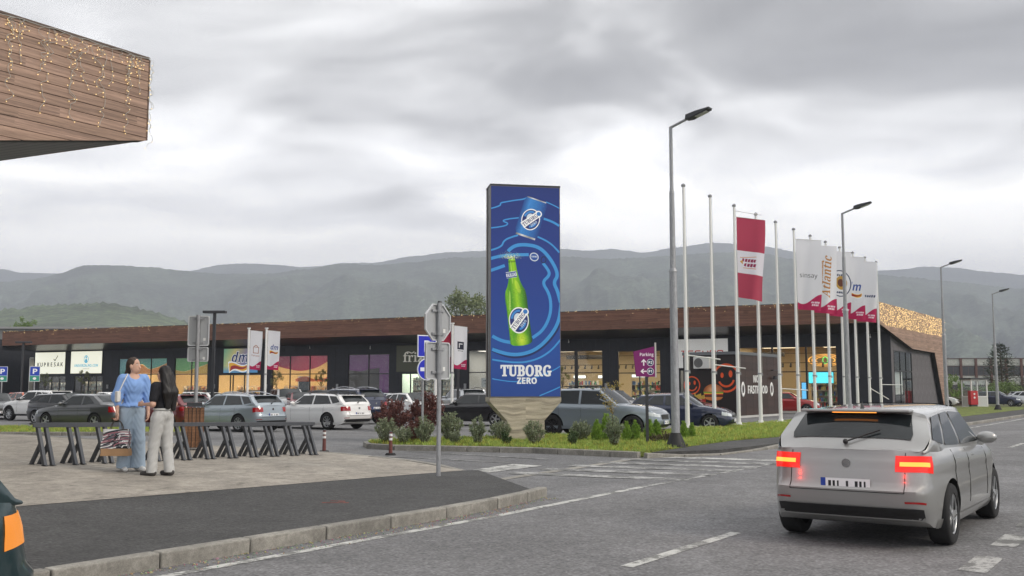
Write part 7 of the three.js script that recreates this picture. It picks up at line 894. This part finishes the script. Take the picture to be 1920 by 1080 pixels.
{
  // woman in the blue blouse: arms down, shopping bag in her right hand
  const J1 = { min: [-0.2, -0.32], max: [0.28, 0.34], hip: { L: [0, 0.88, -0.085], R: [0, 0.88, 0.085] }, knee: { L: [0.03, 0.47, -0.10], R: [0.0, 0.47, 0.09] }, ankle: { L: [0.02, 0.075, -0.11], R: [-0.03, 0.075, 0.09] }, toe: { L: [0.13, -0.03], R: [0.13, 0.02] }, sh: { L: [0, 1.375, -0.165], R: [0, 1.375, 0.165] }, el: { L: [-0.01, 1.10, -0.225], R: [-0.03, 1.10, 0.225] }, wr: { L: [0.06, 0.875, -0.215], R: [0.05, 0.865, 0.235] }, hand: { L: [0.12, -1, 0.02], R: [0.05, -1, 0.0] }, thumb: { L: [1, 0, 0.2], R: [1, 0, -0.2] }, curl: { L: 0.5, R: 1.25 } };
  const hair1 = mat([0.045, 0.027, 0.018], 0.55);
  const blouse = mat([0.22, 0.37, 0.70], 0.85), denim = mat([0.36, 0.45, 0.55], 0.9), shoe = mat([0.66, 0.66, 0.65], 0.6);
  const fold = (x, y, z, k) => 0.0026 * Math.sin(y * 60 + 6 * Math.sin(z * 22 + k) + x * 30) + 0.003 * Math.sin(z * 70 + x * 55 + y * 15 + k);
  const G1 = plazaY(-5.85, 15.35) + 0.005;
  const A = person('woman in a light blue blouse and jeans with a white shoulder bag, facing right', -5.86, 15.35, G1, turnTo(0.62, -0.78), 1.72 / 1.68, { J: J1, hairMat: hair1, headTurn: 0.62, wear: (J, k) => [
    ['blouse', (() => { const t = blend([k.ell(0.0, 1.08, 0, 0.106, 0.16, 0.132), k.ell(0.01, 1.26, 0, 0.128, 0.165, 0.158), k.c([0, 1.38, -0.135], [0, 1.38, 0.135], 0.069, 0.069), k.ell(0.0, 0.965, 0, 0.148, 0.065, 0.185)], 0.035), s = ['L', 'R'].map((q) => blend([k.c(J.sh[q], J.el[q], 0.068, 0.078), k.c(J.el[q], [lerp(J.el[q][0], J.wr[q][0], 0.42), lerp(J.el[q][1], J.wr[q][1], 0.42), lerp(J.el[q][2], J.wr[q][2], 0.42)], 0.082, 0.044)], 0.03)), f = blend([t, ...s], 0.03); return cut(cut((x, y, z) => f(x, y, z) + fold(x, y, z, 1), (x, y, z) => 0.955 + 0.008 * Math.sin(z * 50) - y), (x, y, z) => 0.082 - Math.hypot(x - 0.06, (y - 1.455) * 0.85, z)); })(), blouse, 0.011],
    ['jeans', (() => { const f = blend([k.ell(0, 0.94, 0, 0.118, 0.10, 0.165), ...['L', 'R'].flatMap((s) => [k.c(J.hip[s], J.knee[s], 0.105, 0.088), k.c(J.knee[s], [J.ankle[s][0], 0.05, J.ankle[s][2]], 0.088, 0.105)])], 0.035); return cut(cut((x, y, z) => f(x, y, z) + fold(x, y, z, 4) * 0.8, (x, y, z) => y - 1.02), (x, y, z) => 0.045 - y); })(), denim],
    ['shoes', (() => { const g = ['L', 'R'].map((s) => blend([k.c([J.ankle[s][0] - 0.03, 0.045, J.ankle[s][2]], [J.ankle[s][0] + J.toe[s][0] + 0.02, 0.034, J.ankle[s][2] + J.toe[s][1]], 0.046, 0.036)], 0.02)); return cut((x, y, z) => Math.min(g[0](x, y, z), g[1](x, y, z)), (x, y, z) => -y); })(), shoe, 0.009, [-0.2, -0.02, -0.3], [0.35, 0.16, 0.3]],
    ['hair', (() => { const capH = k.rot(blend([k.ell(-0.022, k.hy + 0.034, 0, 0.099, 0.096, 0.083), k.ell(-0.085, k.hy - 0.03, 0, 0.045, 0.08, 0.055)], 0.03)), face = k.rot((x, y, z) => Math.max(-(x - (0.035 + 0.25 * Math.max(0, y - k.hy - 0.03))), (y - k.hy - 0.085))), tail = blend([k.c([-0.10, k.hy - 0.02, 0.03], [-0.125, 1.38, 0.07], 0.05, 0.045), k.c([-0.125, 1.38, 0.07], [-0.135, 1.17, 0.08], 0.045, 0.018)], 0.03); return (x, y, z) => Math.min(Math.max(capH(x, y, z), cutFace(x, y, z, k)), tail(x, y, z)) + 0.0025 * Math.sin(z * 160 + x * 90); })(), hair1, 0.006, [-0.24, 1.1, -0.16], [0.16, 1.75, 0.2]]] });
  function cutFace(x, y, z, k) { const yaw = 0.62, c = Math.cos(yaw), s = Math.sin(yaw), px = x * c - z * s; return px - (0.045 - 0.55 * Math.max(0, k.hy + 0.045 - y)); }
  // woman in black, back to the camera, left forearm held out
  const J2 = { min: [-0.2, -0.32], max: [0.45, 0.34], hip: { L: [0, 0.88, -0.09], R: [0, 0.88, 0.09] }, knee: { L: [0.06, 0.47, -0.10], R: [-0.02, 0.47, 0.10] }, ankle: { L: [0.07, 0.075, -0.11], R: [-0.08, 0.075, 0.11] }, toe: { L: [0.14, -0.02], R: [0.14, 0.02] }, sh: { L: [0, 1.375, -0.165], R: [0, 1.375, 0.165] }, el: { L: [-0.03, 1.10, -0.235], R: [-0.03, 1.10, 0.215] }, wr: { L: [0.22, 1.10, -0.19], R: [0.1, 0.90, 0.21] }, hand: { L: [1, 0.04, 0.05], R: [0.4, -0.9, 0] }, thumb: { L: [0, 1, 0.2], R: [0.9, 0.3, -0.3] }, curl: { L: 0.55, R: 1.0 } };
  const hair2 = mat([0.010, 0.008, 0.008], 0.5), tee = mat([0.010, 0.010, 0.014], 0.9), pale = mat([0.48, 0.48, 0.47], 0.9), darkShoe = mat([0.055, 0.05, 0.048], 0.7);
  const B = person('woman with long black hair, black shirt and pale jeans, seen from behind', -5.22, 14.85, plazaY(-5.22, 14.85) + 0.005, turnTo(-0.86, 0.42), 1.61 / 1.68, { J: J2, hairMat: hair2, headTurn: 0.1, wear: (J, k) => [
    ['shirt', (() => { const f = blend([k.ell(0.0, 1.07, 0, 0.112, 0.13, 0.145), k.ell(0.01, 1.26, 0, 0.124, 0.16, 0.165), k.c([0, 1.385, -0.13], [0, 1.385, 0.13], 0.06, 0.06), ...['L', 'R'].map((q) => k.c(J.sh[q], [lerp(J.sh[q][0], J.el[q][0], 0.72), lerp(J.sh[q][1], J.el[q][1], 0.72), lerp(J.sh[q][2], J.el[q][2], 0.72)], 0.07, 0.064))], 0.035); return cut(cut((x, y, z) => f(x, y, z) + fold(x, y, z, 2) * 0.7, (x, y, z) => 1.0 - y), (x, y, z) => 0.06 - Math.hypot(x - 0.03, y - 1.465, z * 0.8)); })(), tee],
    ['jeans', (() => { const f = blend([k.ell(-0.01, 0.94, 0, 0.125, 0.11, 0.17), ...['L', 'R'].flatMap((s) => [k.c(J.hip[s], J.knee[s], 0.108, 0.078), k.c(J.knee[s], [J.ankle[s][0], 0.06, J.ankle[s][2]], 0.078, 0.078)])], 0.035); return cut(cut((x, y, z) => f(x, y, z) + fold(x, y, z, 7) * 0.9, (x, y, z) => y - 1.035), (x, y, z) => 0.05 - y); })(), pale],
    ['belt', (() => { const f = k.ell(-0.005, 1.0, 0, 0.135, 0.12, 0.165); return cut(f, (x, y, z) => Math.abs(y - 1.022) - 0.016); })(), pale],
    ['shoes', (() => { const g = ['L', 'R'].map((s) => k.c([J.ankle[s][0] - 0.035, 0.05, J.ankle[s][2]], [J.ankle[s][0] + J.toe[s][0] + 0.03, 0.035, J.ankle[s][2] + J.toe[s][1]], 0.05, 0.037)); return cut((x, y, z) => Math.min(g[0](x, y, z), g[1](x, y, z)), (x, y, z) => -y); })(), darkShoe, 0.009, [-0.25, -0.02, -0.3], [0.4, 0.18, 0.3]],
    ['hair', (() => { const capH = blend([k.ell(-0.022, k.hy + 0.034, 0, 0.102, 0.098, 0.088), k.ell(-0.05, k.hy - 0.06, 0, 0.075, 0.11, 0.09)], 0.03), fall = blend([k.c([-0.07, k.hy - 0.04, -0.03], [-0.135, 1.28, -0.05], 0.075, 0.07), k.c([-0.07, k.hy - 0.04, 0.04], [-0.135, 1.28, 0.07], 0.075, 0.075), k.c([-0.135, 1.28, -0.05], [-0.14, 1.06, -0.03], 0.07, 0.04), k.c([-0.135, 1.28, 0.07], [-0.145, 1.03, 0.08], 0.075, 0.04)], 0.045); return (x, y, z) => { const a = Math.max(capH(x, y, z), x - (0.05 - 0.55 * Math.max(0, k.hy + 0.045 - y))); return smin(a, fall(x, y, z), 0.03) + 0.003 * Math.sin(z * 130 + 3 * Math.sin(y * 9)); }; })(), hair2, 0.007, [-0.28, 0.95, -0.2], [0.16, 1.75, 0.22]]] });
  // bags
  const place = (o, lx, ly, lz, per, sc) => { const v = v3(lx, ly, lz).multiplyScalar(sc).applyAxisAngle(v3(0, 1, 0), per.rotation.y).add(per.position); o.position.copy(v); o.rotation.y = per.rotation.y; };
  const sb = thing('shoulder_bag', 'small white handbag under the arm of the woman in blue', 'handbag'); mesh('pouch', box(0.13, 0.17, 0.06, 0, -0.02, 0, { bevel: 0.02 }), mat([0.72, 0.71, 0.68], 0.5), sb); mesh('strap', tube([v3(-0.06, 0.05, 0), v3(-0.045, 0.2, -0.07), v3(-0.0, 0.325, -0.135), v3(0.05, 0.19, -0.06), v3(0.06, 0.05, 0)], 0.009, 5, 16), mat([0.68, 0.67, 0.64], 0.5), sb); place(sb, 0.085, 1.13, 0.25, A, 1.72 / 1.68);
  const bagT = canvasTex(256, 256, (x) => { x.fillStyle = '#d9d8d6'; x.fillRect(0, 0, 256, 256); const r = rng(3); for (let i = 0; i < 70; i++) { x.strokeStyle = ['#26282c', '#26282c', '#5c6068', '#a06a74', '#efeeec'][i % 5]; x.lineWidth = 5 + 9 * r(); const y = 190 * r(), q = 30 * r(); x.beginPath(); x.moveTo(256 * r() - 60, y + 40); x.quadraticCurveTo(100 + 100 * r(), y - q, 256 * r() + 80, y); x.stroke(); } x.fillStyle = '#a98561'; x.fillRect(0, 186, 256, 70); });
  const bg = thing('shopping_bag', 'large patterned shopping bag with tan bottom held by the woman in blue', 'bag'); mesh('bag_body', (() => { const g = new THREE.BoxGeometry(0.44, 0.40, 0.14, 8, 8, 4), p = g.attributes.position; for (let i = 0; i < p.count; i++) { const y = p.getY(i) / 0.4 + 0.5; p.setZ(i, p.getZ(i) * (1.05 - 0.55 * y) + 0.012 * Math.sin(p.getX(i) * 30 + y * 6)); p.setX(i, p.getX(i) * (0.98 - 0.12 * y) + 0.01 * Math.sin(y * 11)); } g.computeVertexNormals(); return flat(g); })(), mat(0xffffff, 0.8, { map: bagT }), bg); mesh('handle', join([0.03, -0.03].map((z) => tube([v3(-0.1, 0.18, z), v3(-0.06, 0.30, z * 0.4), v3(0, 0.335, 0), v3(0.06, 0.30, z * 0.4), v3(0.1, 0.18, z)], 0.007, 5, 14))), mat([0.08, 0.07, 0.06], 0.8), bg); place(bg, 0.06, 0.435, 0.235, A, 1.72 / 1.68); bg.rotation.y += Math.PI * 0.28;
  const pb = thing('paper_bag', 'small white paper bag held by the woman in black', 'bag'); mesh('bag_body', box(0.2, 0.28, 0.1, 0, 0, 0, { bevel: 0.008 }), mat([0.66, 0.66, 0.65], 0.8), pb); mesh('handle', tube([v3(-0.05, 0.14, 0), v3(-0.03, 0.24, 0), v3(0.03, 0.24, 0), v3(0.05, 0.14, 0)], 0.005, 5, 10), M.white, pb); place(pb, 0.14, 0.58, 0.21, B, 1.61 / 1.68);
  // two passers-by at the shop front
  const far = (label, u, w, turn, c1, c2, hc) => { const [X, D] = front(u, w); const J = structuredJ(); person(label, X, D, 0, turn, 1.03, { cell: 0.026, J, hairMat: mat(hc, 0.7), wear: (J_, k) => [['jacket', (() => { const f = blend([k.ell(0, 1.06, 0, 0.15, 0.22, 0.19), k.ell(0.01, 1.26, 0, 0.15, 0.17, 0.19), k.c([0, 1.385, -0.14], [0, 1.385, 0.14], 0.075, 0.075), ...['L', 'R'].flatMap((q) => [k.c(J_.sh[q], J_.el[q], 0.075, 0.065), k.c(J_.el[q], J_.wr[q], 0.062, 0.048)])], 0.04); return cut(f, (x, y) => 0.86 - y); })(), mat(c1, 0.85), 0.024], ['trousers', (() => { const f = blend([k.ell(0, 0.94, 0, 0.125, 0.11, 0.17), ...['L', 'R'].flatMap((s) => [k.c(J_.hip[s], J_.knee[s], 0.10, 0.075), k.c(J_.knee[s], [J_.ankle[s][0], 0.05, J_.ankle[s][2]], 0.075, 0.065)])], 0.035); return cut(f, (x, y) => y - 1.0); })(), mat(c2, 0.9), 0.024], ['hair', (x, y, z) => Math.max(k.ell(-0.02, k.hy + 0.036, 0, 0.102, 0.098, 0.086)(x, y, z), x - (0.05 - 0.5 * Math.max(0, k.hy + 0.05 - y))), mat(hc, 0.7), 0.014, [-0.2, 1.4, -0.16], [0.16, 1.75, 0.16]]] }); };
  function structuredJ() { return { min: [-0.25, -0.34], max: [0.3, 0.34], hip: { L: [0, 0.88, -0.09], R: [0, 0.88, 0.09] }, knee: { L: [0.08, 0.47, -0.09], R: [-0.01, 0.48, 0.09] }, ankle: { L: [0.1, 0.075, -0.09], R: [-0.16, 0.09, 0.09] }, toe: { L: [0.13, 0], R: [0.12, 0] }, sh: { L: [0, 1.375, -0.18], R: [0, 1.375, 0.18] }, el: { L: [-0.06, 1.11, -0.23], R: [0.02, 1.11, 0.23] }, wr: { L: [0.0, 0.87, -0.22], R: [0.12, 0.88, 0.22] }, hand: { L: [0.2, -1, 0], R: [0.3, -1, 0] }, thumb: { L: [1, 0, 0], R: [1, 0, 0] }, curl: { L: 0.6, R: 0.6 } }; }
  far('man in a dark jacket walking past the purple window', 48.0, 2.2, HB, [0.02, 0.022, 0.03], [0.03, 0.03, 0.035], [0.3, 0.28, 0.26]); far('person in a red jacket walking beside the man in dark clothes', 47.1, 2.6, HB, [0.30, 0.02, 0.03], [0.03, 0.03, 0.05], [0.05, 0.03, 0.025]);
}
scene.traverse((o) => { if (o.isMesh) o.castShadow = o.receiveShadow = true; });
renderer.render(scene, camera);
